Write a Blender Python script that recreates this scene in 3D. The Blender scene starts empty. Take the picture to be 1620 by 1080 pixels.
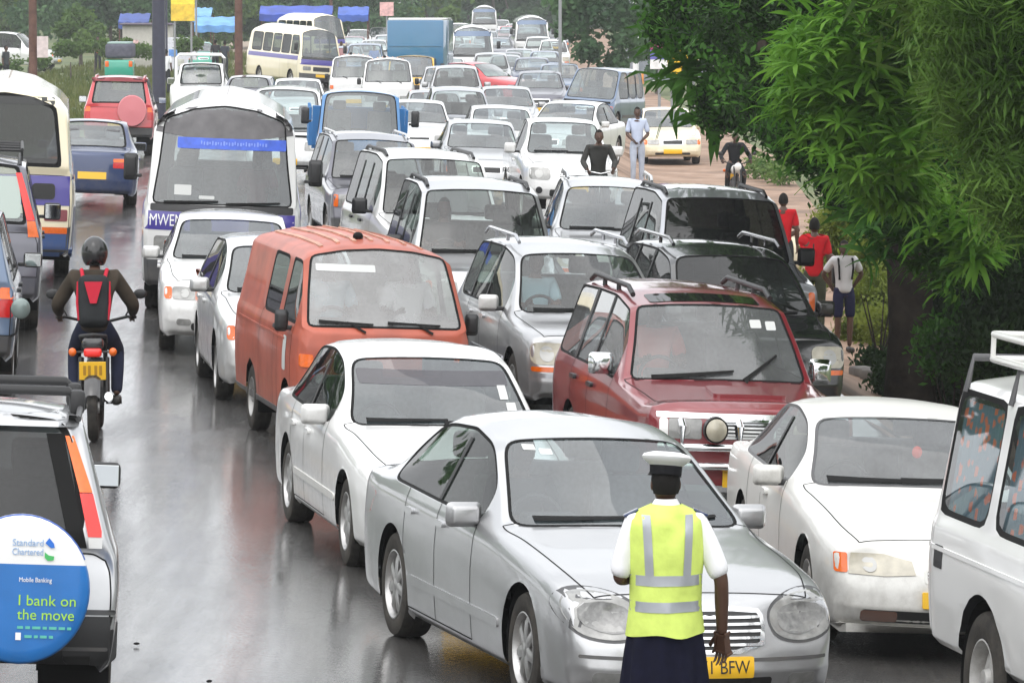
import bpy, bmesh, math, random
import numpy as np
from mathutils import Vector, Matrix
from mathutils.bvhtree import BVHTree

SC = bpy.context.scene
COL = SC.collection
R = math.radians
random.seed(7)

# ---------------------------------------------------------------- camera, sky, sun, exposure
FPX = 7400.0          # focal length in pixels of the 1620 px wide photograph
CAMH = 4.55
PITCH = math.atan(580.0 / FPX)
cam_d = bpy.data.cameras.new("camera")
cam_d.sensor_width = 36.0
cam_d.lens = FPX / 1620.0 * 36.0
cam_d.clip_start = 0.5
cam_d.clip_end = 3000.0
cam = bpy.data.objects.new("camera", cam_d)
COL.objects.link(cam)
cam.location = (0, 0, CAMH)
cam.rotation_euler = (math.pi / 2 - PITCH, 0, 0)
SC.camera = cam

SUN_EL, SUN_AZ = R(62), R(200)
W_ = bpy.data.worlds.new("World")
SC.world = W_
W_.use_nodes = True
wn, wl = W_.node_tree.nodes, W_.node_tree.links
bg = wn["Background"]
sky = wn.new("ShaderNodeTexSky")
sky.sky_type = 'NISHITA'
sky.sun_disc = False
sky.sun_elevation = SUN_EL
sky.sun_rotation = SUN_AZ
sky.dust_density = 4.0
sky.air_density = 1.2
hs = wn.new("ShaderNodeHueSaturation")
hs.inputs['Saturation'].default_value = 0.16
wl.new(sky.outputs[0], hs.inputs['Color'])
ov_mix = wn.new("ShaderNodeMix")          # the cloud layer evens the sky out
ov_mix.data_type = 'RGBA'
ov_mix.inputs['Factor'].default_value = 0.7
wtc = wn.new("ShaderNodeTexCoord")
wno = wn.new("ShaderNodeTexNoise")       # broken rain cloud
wno.inputs['Scale'].default_value = 2.6
wno.inputs['Detail'].default_value = 6
wno.inputs['Roughness'].default_value = 0.55
wrp = wn.new("ShaderNodeValToRGB")
wrp.color_ramp.elements[0].position, wrp.color_ramp.elements[1].position = 0.34, 0.68
wrp.color_ramp.elements[0].color = (3.6, 3.8, 4.1, 1)
wrp.color_ramp.elements[1].color = (7.6, 7.7, 7.8, 1)
wl.new(wtc.outputs['Generated'], wno.inputs['Vector'])
wl.new(wno.outputs[0], wrp.inputs[0])
wl.new(wrp.outputs[0], ov_mix.inputs['B'])
wl.new(hs.outputs[0], ov_mix.inputs['A'])
wl.new(ov_mix.outputs['Result'], bg.inputs[0])
bg.inputs[1].default_value = 0.145

sun_d = bpy.data.lights.new("sun", 'SUN')
sun_d.energy = 0.9
sun_d.angle = R(120)
sun_d.color = (1.0, 0.97, 0.93)
sun = bpy.data.objects.new("sun", sun_d)
COL.objects.link(sun)
_sd = Vector((math.sin(SUN_AZ) * math.cos(SUN_EL), math.cos(SUN_AZ) * math.cos(SUN_EL), math.sin(SUN_EL)))
sun.rotation_euler = _sd.to_track_quat('Z', 'Y').to_euler()
sun.location = (0, 0, 60)

SC.view_settings.view_transform = 'Standard'
SC.view_settings.look = 'None'
SC.view_settings.exposure = 1.02
SC.view_settings.gamma = 1.0
SC.view_settings.use_curve_mapping = False
SC.render.engine = 'CYCLES'
SC.cycles.max_bounces = 8
SC.cycles.transparent_max_bounces = 12
SC.cycles.caustics_reflective = False
SC.cycles.caustics_refractive = False
# ---------------------------------------------------------------- helpers
def lerp(a, b, t): return a + (b - a) * t
def clamp(v, a, b): return max(a, min(b, v))
def smooth(a, b, v):
    t = clamp((v - a) / (b - a), 0, 1)
    return t * t * (3 - 2 * t)
def interp(tab, v):
    if v <= tab[0][0]: return tab[0][1]
    for (a, p), (b, q) in zip(tab, tab[1:]):
        if v <= b: return lerp(p, q, (v - a) / (b - a))
    return tab[-1][1]

XR_T = [(0, 6.5), (30, 6.2), (40, 5.4), (50, 4.1), (60, 3.5), (75, 3.1), (110, 2.4), (150, 2.3), (260, 2.6), (420, 5.0), (900, 9.0)]
XL_T = [(0, -14), (80, -12.6), (120, -11.4), (200, -10.0), (300, -11.0), (900, -16.0)]
def road_r(y): return interp(XR_T, y)
def road_l(y): return interp(XL_T, y)
DS = FPX / 8000.0
def gz(x, y):
    y = y / DS
    tilt = 0.04 * (1 - smooth(85, 170, y))
    xl, xr = road_l(y), road_r(y)
    z = -tilt * clamp(x, -15, xr)
    z -= 0.6 * smooth(140, 250, y)
    if x > xr:
        dz = 0.80 * smooth(xr - .2, xr + 1.6, x)
        z -= dz * (1 - 0.75 * smooth(150, 260, y))
    if x < xl:
        z += 0.10 * smooth(xl, xl - 0.3, x)
    z += 0.2 * smooth(34, 27, y) * smooth(-1.6, -2.4, x)
    z += 0.012 * max(0, y - 420)
    return z
def at(px, d):
    """pixel column of the photograph + distance along the view -> ground x, y"""
    d = d * DS
    return ((px - 810.0) / FPX * d, (d - 0.33) / 0.9974)
def ground_euler(x, y, rz):
    e = 0.4
    nx = -(gz(x + e, y) - gz(x - e, y)) / (2 * e)
    ny = -(gz(x, y + e) - gz(x, y - e)) / (2 * e)
    nx, ny = clamp(nx, -.07, .07), clamp(ny, -.05, .05)
    n = Vector((nx, ny, 1)).normalized()
    q = Vector((0, 0, 1)).rotation_difference(n)
    return (q.to_matrix() @ Matrix.Rotation(rz, 3, 'Z')).to_euler()

def empty(name, label=None, cat=None, loc=(0, 0, 0), rot=(0, 0, 0), group=None):
    o = bpy.data.objects.new(name, None)
    o.empty_display_size = 0.3
    COL.objects.link(o)
    o.location = loc
    o.rotation_euler = rot
    return tag(o, label, cat, group)
def tag(o, label=None, cat=None, group=None, kind=None):
    if label: o['label'] = label
    if cat: o['category'] = cat
    if group: o['group'] = group
    if kind: o['kind'] = kind
    return o
def link(name, me, parent=None, mats=None):
    if mats is not None:
        me.materials.clear()
        for m in (mats if isinstance(mats, (list, tuple)) else [mats]): me.materials.append(m)
    o = bpy.data.objects.new(name, me)
    COL.objects.link(o)
    if parent: o.parent = parent
    return o
def fin(bm, name, mats=None, parent=None, smooth_ang=35, recalc=True):
    if recalc: bmesh.ops.recalc_face_normals(bm, faces=bm.faces[:])
    me = bpy.data.meshes.new(name)
    bm.to_mesh(me)
    bm.free()
    if smooth_ang: shade(me, smooth_ang)
    return link(name, me, parent, mats)
def shade(me, ang=35):
    me.shade_smooth()
    me.set_sharp_from_angle(angle=R(ang))
def kids(o): return [c for c in KIDS(o)]
def KIDS(o): return o.children
def copy_tree(o, parent=None, paint=None, skip=()):
    c = o.copy()
    COL.objects.link(c)
    if parent: c.parent = parent
    if paint and o.type == 'MESH':
        for k, s in enumerate(o.material_slots):
            if s.material and s.material.name in paint:
                c.material_slots[k].link = 'OBJECT'
                c.material_slots[k].material = paint[s.material.name]
    for ch in o.children:
        nm = ch.name.split('.')[0]
        if nm in skip: continue
        copy_tree(ch, c, paint, skip)
    return c

# ---- bmesh shapes
def bx(bm, cx, cy, cz, sx, sy, sz, bev=0.0, M=None, seg=2):
    r = bmesh.ops.create_cube(bm, size=1.0)
    vs = r['verts']
    for v in vs: v.co = Vector((v.co.x * sx, v.co.y * sy, v.co.z * sz))
    if bev:
        es = list({e for v in vs for e in v.link_edges})
        rr = bmesh.ops.bevel(bm, geom=es, offset=bev, segments=seg, affect='EDGES', profile=0.5)
        vs = list({v for f in rr['faces'] for v in f.verts} | {v for v in vs if v.is_valid})
    T = Matrix.Translation((cx, cy, cz))
    if M is not None: T = T @ M.to_4x4()
    bmesh.ops.transform(bm, matrix=T, verts=vs)
    return vs
def tube(bm, pts, r, n=8, cap=True):
    """bar along a polyline; r a number or one radius per point"""
    pts = [Vector(p) for p in pts]
    rs = r if isinstance(r, (list, tuple)) else [r] * len(pts)
    rings = []
    up = Vector((0, 0, 1))
    for i, p in enumerate(pts):
        t = (pts[min(i + 1, len(pts) - 1)] - pts[max(i - 1, 0)])
        if t.length < 1e-9: t = Vector((0, 1, 0))
        t.normalize()
        a = t.cross(up)
        if a.length < 0.1: a = t.cross(Vector((1, 0, 0)))
        a.normalize()
        b = a.cross(t)
        rings.append([bm.verts.new(p + (a * math.cos(2 * math.pi * k / n) + b * math.sin(2 * math.pi * k / n)) * rs[i]) for k in range(n)])
    for A, B in zip(rings, rings[1:]):
        for k in range(n):
            bm.faces.new((A[k], A[(k + 1) % n], B[(k + 1) % n], B[k]))
    if cap:
        bm.faces.new(rings[0][::-1]); bm.faces.new(rings[-1])
def lathe(bm, prof, n=24, axis='Z', M=None, a0=0, a1=2 * math.pi):
    """prof: list of (height, radius)"""
    full = abs(a1 - a0 - 2 * math.pi) < 1e-6
    rings = []
    m = n if full else n + 1
    for h, r in prof:
        ring = []
        for k in range(m):
            a = a0 + (a1 - a0) * k / n
            c, s = math.cos(a) * r, math.sin(a) * r
            co = Vector((c, s, h)) if axis == 'Z' else Vector((h, c, s)) if axis == 'X' else Vector((s, h, c))
            if M is not None: co = M @ co
            ring.append(bm.verts.new(co))
        rings.append(ring)
    for A, B in zip(rings, rings[1:]):
        for k in range(n):
            q = (A[k], A[(k + 1) % m], B[(k + 1) % m], B[k])
            try: bm.faces.new(q)
            except ValueError: pass
    return rings
def ball(bm, c, r, sc=(1, 1, 1), u=16, v=10, M=None):
    q = bmesh.ops.create_uvsphere(bm, u_segments=u, v_segments=v, radius=r)
    T = Matrix.Translation(c)
    if M is not None: T = T @ M.to_4x4()
    T = T @ Matrix.Diagonal((*sc, 1))
    bmesh.ops.transform(bm, matrix=T, verts=q['verts'])
def rrect(x0, z0, x1, z1, r=0.02, n=4):
    out = []
    for cx, cz, a in ((x1 - r, z1 - r, 0), (x0 + r, z1 - r, 90), (x0 + r, z0 + r, 180), (x1 - r, z0 + r, 270)):
        for k in range(n + 1):
            t = R(a + 90 * k / n)
            out.append((cx + r * math.cos(t), cz + r * math.sin(t)))
    return out
def ell(cx, cz, rx, rz, n=20):
    return [(cx + rx * math.cos(2 * math.pi * k / n), cz + rz * math.sin(2 * math.pi * k / n)) for k in range(n)]
def chai(p, it=2):
    for _ in range(it):
        q = []
        for a, b in zip(p, p[1:] + p[:1]):
            q += [(a[0] * .75 + b[0] * .25, a[1] * .75 + b[1] * .25), (a[0] * .25 + b[0] * .75, a[1] * .25 + b[1] * .75)]
        p = q
    return p
def mir(p): return [(-a, b) for a, b in p][::-1]
AX = {'front': (Vector((0, 1, 0)), lambda a, b: Vector((a, -20, b))),
      'rear': (Vector((0, -1, 0)), lambda a, b: Vector((a, 20, b))),
      'left': (Vector((1, 0, 0)), lambda a, b: Vector((-20, a, b))),
      'right': (Vector((-1, 0, 0)), lambda a, b: Vector((20, a, b))),
      'top': (Vector((0, 0, -1)), lambda a, b: Vector((a, b, 20)))}
def patch_bm(bvh, pts, axis, off=0.004, thick=0.015, cell=0.06, bm=None):
    """a piece that follows the body skin: outline pts seen along an axis"""
    d, org = AX[axis]
    own = bm is None
    b2 = bmesh.new()
    vs = [b2.verts.new((p[0], p[1], 0)) for p in pts]
    b2.faces.new(vs)
    xs, ys = [p[0] for p in pts], [p[1] for p in pts]
    for k, (lo, hi) in enumerate(((min(xs), max(xs)), (min(ys), max(ys)))):
        m = int((hi - lo) / cell)
        for i in range(1, m + 1):
            c = lo + (hi - lo) * i / (m + 1)
            co, no = ((c, 0, 0), (1, 0, 0)) if k == 0 else ((0, c, 0), (0, 1, 0))
            bmesh.ops.bisect_plane(b2, geom=b2.verts[:] + b2.edges[:] + b2.faces[:], plane_co=co, plane_no=no)
    last = 0.0
    hitp = {}
    miss = []
    for v in b2.verts:
        o = org(v.co.x, v.co.y)
        h = bvh.ray_cast(o, d)
        if h[0] is None: miss.append((v, o))
        else:
            hitp[v] = h[0]
    mean = sum(((p - org(v.co.x, v.co.y)).dot(d) for v, p in hitp.items()), 0.0) / max(1, len(hitp)) if hitp else 20
    for v, o in miss: hitp[v] = o + d * mean
    for v, p in hitp.items(): v.co = p - d * off
    if thick:
        bnd = [e for e in b2.edges if e.is_boundary]
        ex = bmesh.ops.extrude_edge_only(b2, edges=bnd)
        for g in ex['geom']:
            if isinstance(g, bmesh.types.BMVert): g.co += d * thick
    bmesh.ops.recalc_face_normals(b2, faces=b2.faces[:])
    f0 = max(b2.faces, key=lambda f: abs(f.normal.dot(d)) * f.calc_area())
    if f0.normal.dot(d) > 0: bmesh.ops.reverse_faces(b2, faces=b2.faces[:])
    if own: return b2
    me = bpy.data.meshes.new('t')
    b2.to_mesh(me); b2.free()
    bm.from_mesh(me); bpy.data.meshes.remove(me)
    return bm
def patch(name, bvh, pts, axis, mat, parent, off=0.004, thick=0.015, cell=0.06):
    return fin(patch_bm(bvh, pts, axis, off, thick, cell), name, mat, parent, 40, recalc=False)
def seam(bvh, line, axis, w=0.008, off=0.002, bm=None, step=0.05):
    """thin dark gap drawn over the body skin along a 2-D polyline"""
    d, org = AX[axis]
    pts = []
    for (a, b) in zip(line, line[1:]):
        n = max(1, int(math.hypot(b[0] - a[0], b[1] - a[1]) / step))
        pts += [(lerp(a[0], b[0], k / n), lerp(a[1], b[1], k / n)) for k in range(n)]
    pts.append(line[-1])
    P = []
    for p in pts:
        h = bvh.ray_cast(org(*p), d)
        P.append(None if h[0] is None else (h[0], h[1]))
    prev = None
    for i, q in enumerate(P):
        if q is None: prev = None; continue
        nb = P[i + 1] if i + 1 < len(P) and P[i + 1] else (P[i - 1] if i and P[i - 1] else None)
        if nb is None: prev = None; continue
        t = nb[0] - q[0]
        n = q[1] if q[1].dot(d) < 0 else -q[1]
        s = t.cross(n)
        if s.length < 1e-8: continue
        s.normalize()
        if i + 1 >= len(P) or not P[i + 1]: s = -s
        a = bm.verts.new(q[0] + n * off + s * w / 2); b = bm.verts.new(q[0] + n * off - s * w / 2)
        if prev:
            try: bm.faces.new((prev[0], a, b, prev[1]))
            except ValueError: pass
        prev = (a, b)
def text_obj(name, s, size, mat, parent, M, ext=0.002, align='CENTER', width=None):
    cu = bpy.data.curves.new(name, 'FONT')
    cu.body = s; cu.size = size; cu.extrude = ext; cu.align_x = align; cu.align_y = 'CENTER'
    cu.resolution_u = 3
    o = bpy.data.objects.new(name, cu)
    COL.objects.link(o)
    dg = bpy.context.evaluated_depsgraph_get()
    me = bpy.data.meshes.new_from_object(o.evaluated_get(dg))
    bpy.data.objects.remove(o)
    bpy.data.curves.remove(cu)
    if width:
        xs = [v.co.x for v in me.vertices]
        k = width / (max(xs) - min(xs))
        for v in me.vertices: v.co.x *= k
    me.transform(M)
    me.name = name
    return link(name, me, parent, mat)
def drape(o, bvh, axis, off):
    d, org = AX[axis]
    for v in o.data.vertices:
        c = (v.co.y, v.co.z) if axis in ('left', 'right') else (v.co.x, v.co.z)
        h = bvh.ray_cast(org(*c), d)
        if h[0] is not None: v.co = h[0] - d * off
# text facing -y (readable from the front) / +y (from behind)
def M_front(x, y, z, tilt=0): return Matrix.Translation((x, y, z)) @ Matrix.Rotation(R(90 + tilt), 4, 'X')
def M_rear(x, y, z, tilt=0): return Matrix.Translation((x, y, z)) @ Matrix.Rotation(math.pi, 4, 'Z') @ Matrix.Rotation(R(90 + tilt), 4, 'X')

# ---------------------------------------------------------------- materials
def mat(name, col, rough=0.5, metal=0.0, coat=0.0, coat_r=0.05, noise=0.0, nscale=6.0, bump=0.0, bscale=60.0, emis=None, spec=0.5, back=None, dirt=0.0, rvar=0.0):
    m = bpy.data.materials.new(name)
    m.use_nodes = True
    N, L = m.node_tree.nodes, m.node_tree.links
    p = N["Principled BSDF"]
    p.inputs['Base Color'].default_value = (*col, 1)
    p.inputs['Roughness'].default_value = rough
    p.inputs['Metallic'].default_value = metal
    p.inputs['Coat Weight'].default_value = coat
    p.inputs['Coat Roughness'].default_value = coat_r
    p.inputs['Specular IOR Level'].default_value = spec if rough < .65 else .15
    if noise or dirt or rvar or bump:
        tc = N.new("ShaderNodeTexCoord")
    src = None
    if noise:
        n = N.new("ShaderNodeTexNoise"); n.inputs['Scale'].default_value = nscale; n.inputs['Detail'].default_value = 6
        L.new(tc.outputs['Object'], n.inputs['Vector'])
        mx = N.new("ShaderNodeMix"); mx.data_type = 'RGBA'
        rp = N.new("ShaderNodeMapRange"); rp.inputs[1].default_value = .3; rp.inputs[2].default_value = .7
        L.new(n.outputs[0], rp.inputs[0]); L.new(rp.outputs[0], mx.inputs['Factor'])
        mx.inputs['A'].default_value = (*[c * (1 - noise) for c in col], 1)
        mx.inputs['B'].default_value = (*[min(1, c * (1 + noise)) for c in col], 1)
        src = mx.outputs['Result']
    if dirt:
        # road film: splashes of grey-brown mud, denser low on the bodywork
        n2 = N.new("ShaderNodeTexNoise"); n2.inputs['Scale'].default_value = 7; n2.inputs['Detail'].default_value = 8; n2.inputs['Roughness'].default_value = .7
        L.new(tc.outputs['Object'], n2.inputs['Vector'])
        sx = N.new("ShaderNodeSeparateXYZ"); L.new(tc.outputs['Object'], sx.inputs[0])
        hr = N.new("ShaderNodeMapRange"); hr.inputs[1].default_value = .2; hr.inputs[2].default_value = .95; hr.inputs[3].default_value = .3; hr.inputs[4].default_value = -.12
        L.new(sx.outputs['Z'], hr.inputs[0])
        ad = N.new("ShaderNodeMath"); ad.operation = 'ADD'; L.new(n2.outputs[0], ad.inputs[0]); L.new(hr.outputs[0], ad.inputs[1])
        dr = N.new("ShaderNodeMapRange"); dr.inputs[1].default_value = .55; dr.inputs[2].default_value = .95; dr.inputs[4].default_value = dirt
        L.new(ad.outputs[0], dr.inputs[0])
        md = N.new("ShaderNodeMix"); md.data_type = 'RGBA'; L.new(dr.outputs[0], md.inputs['Factor'])
        md.inputs['B'].default_value = (.17, .15, .125, 1)
        if src: L.new(src, md.inputs['A'])
        else: md.inputs['A'].default_value = (*col, 1)
        src = md.outputs['Result']
        if coat:
            cm = N.new("ShaderNodeMapRange"); cm.inputs[2].default_value = max(dirt, .01); cm.inputs[3].default_value = coat; cm.inputs[4].default_value = coat * .25
            L.new(dr.outputs[0], cm.inputs[0]); L.new(cm.outputs[0], p.inputs['Coat Weight'])
    if back is not None:
        ge = N.new("ShaderNodeNewGeometry")
        mb = N.new("ShaderNodeMix"); mb.data_type = 'RGBA'; L.new(ge.outputs['Backfacing'], mb.inputs['Factor'])
        if src: L.new(src, mb.inputs['A'])
        else: mb.inputs['A'].default_value = (*col, 1)
        mb.inputs['B'].default_value = (*back, 1)
        src = mb.outputs['Result']
    if src: L.new(src, p.inputs['Base Color'])
    if rvar:
        n3 = N.new("ShaderNodeTexNoise"); n3.inputs['Scale'].default_value = nscale * 2.3; n3.inputs['Detail'].default_value = 5
        L.new(tc.outputs['Object'], n3.inputs['Vector'])
        mr = N.new("ShaderNodeMapRange"); mr.inputs[1].default_value = .3; mr.inputs[2].default_value = .7; mr.inputs[3].default_value = max(0, rough - rvar); mr.inputs[4].default_value = rough + rvar
        L.new(n3.outputs[0], mr.inputs[0]); L.new(mr.outputs[0], p.inputs['Roughness'])
    if bump:
        n4 = N.new("ShaderNodeTexNoise"); n4.inputs['Scale'].default_value = bscale; n4.inputs['Detail'].default_value = 3
        L.new(tc.outputs['Object'], n4.inputs['Vector'])
        b = N.new("ShaderNodeBump"); b.inputs['Strength'].default_value = bump; b.inputs['Distance'].default_value = .01
        L.new(n4.outputs[0], b.inputs['Height']); L.new(b.outputs[0], p.inputs['Normal'])
    if emis:
        p.inputs['Emission Color'].default_value = (*emis[0], 1); p.inputs['Emission Strength'].default_value = emis[1]
    return m
def glass_mat(name, tint, dust=0.06, rough=0.015, dustcol=(.5, .52, .53), ior=1.6, boost=1.5):
    """one sheet of tinted window glass: mirror by Fresnel, a little dust and dried water, the rest see-through"""
    m = bpy.data.materials.new(name)
    m.use_nodes = True
    N, L = m.node_tree.nodes, m.node_tree.links
    N.remove(N["Principled BSDF"])
    out = N["Material Output"]
    tr = N.new("ShaderNodeBsdfTransparent"); tr.inputs[0].default_value = (*tint, 1)
    gl = N.new("ShaderNodeBsdfGlossy"); gl.inputs['Roughness'].default_value = rough
    df = N.new("ShaderNodeBsdfDiffuse"); df.inputs[0].default_value = (*dustcol, 1)
    fr = N.new("ShaderNodeFresnel"); fr.inputs[0].default_value = ior
    tc = N.new("ShaderNodeTexCoord"); n = N.new("ShaderNodeTexNoise"); n.inputs['Scale'].default_value = 3.2; n.inputs['Detail'].default_value = 8; n.inputs['Roughness'].default_value = .65
    L.new(tc.outputs['Object'], n.inputs['Vector'])
    mr = N.new("ShaderNodeMapRange"); mr.inputs[1].default_value = .3; mr.inputs[2].default_value = .75; mr.inputs[3].default_value = dust * .7; mr.inputs[4].default_value = dust * 1.35
    L.new(n.outputs[0], mr.inputs[0])
    ge = N.new("ShaderNodeNewGeometry")
    fm = N.new("ShaderNodeMath"); fm.operation = 'MULTIPLY'
    inv = N.new("ShaderNodeMath"); inv.operation = 'SUBTRACT'; inv.inputs[0].default_value = 1.0
    L.new(ge.outputs['Backfacing'], inv.inputs[1])
    m2 = N.new("ShaderNodeMath"); m2.operation = 'MULTIPLY'; m2.inputs[1].default_value = boost; m2.use_clamp = True
    L.new(fr.outputs[0], m2.inputs[0]); L.new(m2.outputs[0], fm.inputs[0]); L.new(inv.outputs[0], fm.inputs[1])
    a = N.new("ShaderNodeMixShader"); L.new(mr.outputs[0], a.inputs[0]); L.new(tr.outputs[0], a.inputs[1]); L.new(df.outputs[0], a.inputs[2])
    b = N.new("ShaderNodeMixShader"); L.new(fm.outputs[0], b.inputs[0]); L.new(a.outputs[0], b.inputs[1]); L.new(gl.outputs[0], b.inputs[2])
    L.new(b.outputs[0], out.inputs[0])
    return m
LINER = (.06, .06, .062)
def paint(name, col, metal=0.0, rough=0.35, dirt=0.5, coat=1.0, noise=0.03):
    return mat(name, col, rough, metal, coat, 0.06, noise=noise, nscale=3, dirt=dirt, back=LINER, bump=0.02, bscale=220)
M = {}
M['white'] = paint('white_paint', (.72, .72, .71), dirt=.32)
M['white_old'] = paint('old_white_paint', (.69, .685, .655), dirt=.45, rough=.45, coat=.6)
M['cream'] = paint('cream_paint', (.78, .70, .50), dirt=.35)
M['silver'] = paint('silver_paint', (.44, .445, .455), metal=.65, rough=.33, dirt=.25)
M['silver_dark'] = paint('dark_silver_paint', (.36, .37, .40), metal=.6, rough=.35, dirt=.3)
M['pearl'] = paint('pale_silver_paint', (.68, .685, .68), metal=.4, rough=.35, dirt=.35)
M['charcoal'] = paint('charcoal_paint', (.10, .10, .125), metal=.4, rough=.3, dirt=.4)
M['black'] = paint('black_paint', (.012, .012, .014), rough=.25, dirt=.1)
M['maroon'] = paint('maroon_paint', (.195, .016, .023), metal=.1, rough=.35, dirt=.28)
M['orange'] = paint('faded_red_paint', (.38, .080, .043), rough=.55, dirt=.4, coat=.25, noise=.22)
M['red'] = paint('red_paint', (.5, .02, .03), dirt=.2)
M['blue'] = paint('blue_paint', (.022, .17, .42), dirt=.25)
M['teal_p'] = paint('teal_paint', (.012, .13, .27), dirt=.2, rough=.5)
M['navy'] = paint('navy_paint', (.010, .028, .10), dirt=.3, metal=.2)
M['bluegrey'] = paint('blue_grey_paint', (.10, .15, .24), metal=.3, dirt=.3)
M['green'] = paint('green_paint', (.02, .32, .22), dirt=.3)
M['yellow_p'] = paint('yellow_paint', (.75, .45, .05), dirt=.3)
M['purple'] = mat('purple_stripe', (.055, .04, .27), .35, coat=.6)
M['glass'] = glass_mat('window_glass', (.64, .71, .71), .05, dustcol=(.48, .60, .66), boost=2.3)  # dust film; its bluish colour also stands in for reflected sky
M['glass_side'] = glass_mat('dark_side_glass', (.30, .36, .32), .012, ior=1.45, boost=.9)
M['glass_clear'] = glass_mat('clear_window_glass', (.80, .84, .82), .03)
M['glass_dark'] = glass_mat('dark_window_glass', (.10, .11, .11), .02, boost=.9)
M['glass_grey'] = glass_mat('dusty_window_glass', (.58, .61, .61), .16)
M['glass_van'] = glass_mat('blue_grey_glass', (.72, .80, .82), .05, boost=1.7)
M['glass_white'] = glass_mat('misted_window_glass', (.66, .68, .68), .30, dustcol=(.6, .6, .6))
M['rubber'] = mat('black_rubber', (.008, .008, .008), .7)
M['plastic'] = mat('dark_plastic', (.016, .016, .017), .5, noise=.1)
M['greyplastic'] = mat('grey_plastic', (.07, .07, .073), .5, noise=.1, dirt=.4)
M['tyre'] = mat('tyre_rubber', (.018, .018, .018), .75, noise=.2, nscale=20, dirt=.35, bump=.2, bscale=80)
M['under'] = mat('underbody_black', (.008, .008, .008), .8)
M['gap'] = mat('panel_gap_black', (.01, .01, .01), .7)
M['chrome'] = mat('chrome', (.75, .76, .77), .10, 1.0, rvar=.05)
M['alloy'] = mat('alloy_wheel', (.52, .52, .52), .32, .85, dirt=.5, noise=.1)
M['steel'] = mat('steel_wheel', (.55, .55, .54), .45, .3, dirt=.6, noise=.1)
M['mirrorglass'] = mat('mirror_glass', (.7, .72, .72), .03, 1.0)
M['lens'] = mat('lamp_lens', (.25, .25, .24), .15, .0, 1.0, noise=.25, nscale=14)
M['lens_old'] = mat('clouded_lamp_lens', (.40, .37, .29), .25, 0, .6, noise=.2, nscale=12)
M['lens_inner'] = mat('lamp_inner_shade', (.20, .20, .195), .2, .0, .6, noise=.3, nscale=25)
M['reflector'] = mat('lamp_reflector', (.40, .40, .39), .5, .5)
M['amber'] = mat('amber_lens', (.75, .13, .004), .25, 0, .4, noise=.1, nscale=30)
M['redlens'] = mat('red_lens', (.50, .008, .008), .25, 0, .4, noise=.12, nscale=30)
M['redlens_lit'] = mat('bright_red_lens', (.62, .012, .01), .25, 0, .4, emis=((1, .04, .02), .12))
M['clearlens'] = mat('clear_lens', (.75, .75, .73), .15, 0, 1.0)
M['plate'] = mat('yellow_number_plate', (.86, .50, .02), .4, coat=.3)
M['plate_w'] = mat('white_number_plate', (.8, .8, .8), .4)
M['black_ink'] = mat('black_ink', (.015, .015, .015), .5)
M['white_ink'] = mat('white_ink', (.85, .85, .85), .45)
M['seat'] = mat('grey_seat_cloth', (.16, .16, .165), .9, noise=.2, nscale=30)
M['seat_light'] = mat('beige_seat_cloth', (.33, .31, .27), .9, noise=.15, nscale=30)
M['dash'] = mat('dashboard_vinyl', (.035, .035, .037), .55, noise=.1)
M['paper'] = mat('paper_sticker', (.55, .56, .55), .7)
# ---------------------------------------------------------------- vehicle builder
def P2(pts, L, axis): return [(p[0] - L / 2, p[1]) for p in pts] if axis in ('left', 'right') else ([(p[0], p[1] - L / 2) for p in pts] if axis == 'top' else pts)

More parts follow.
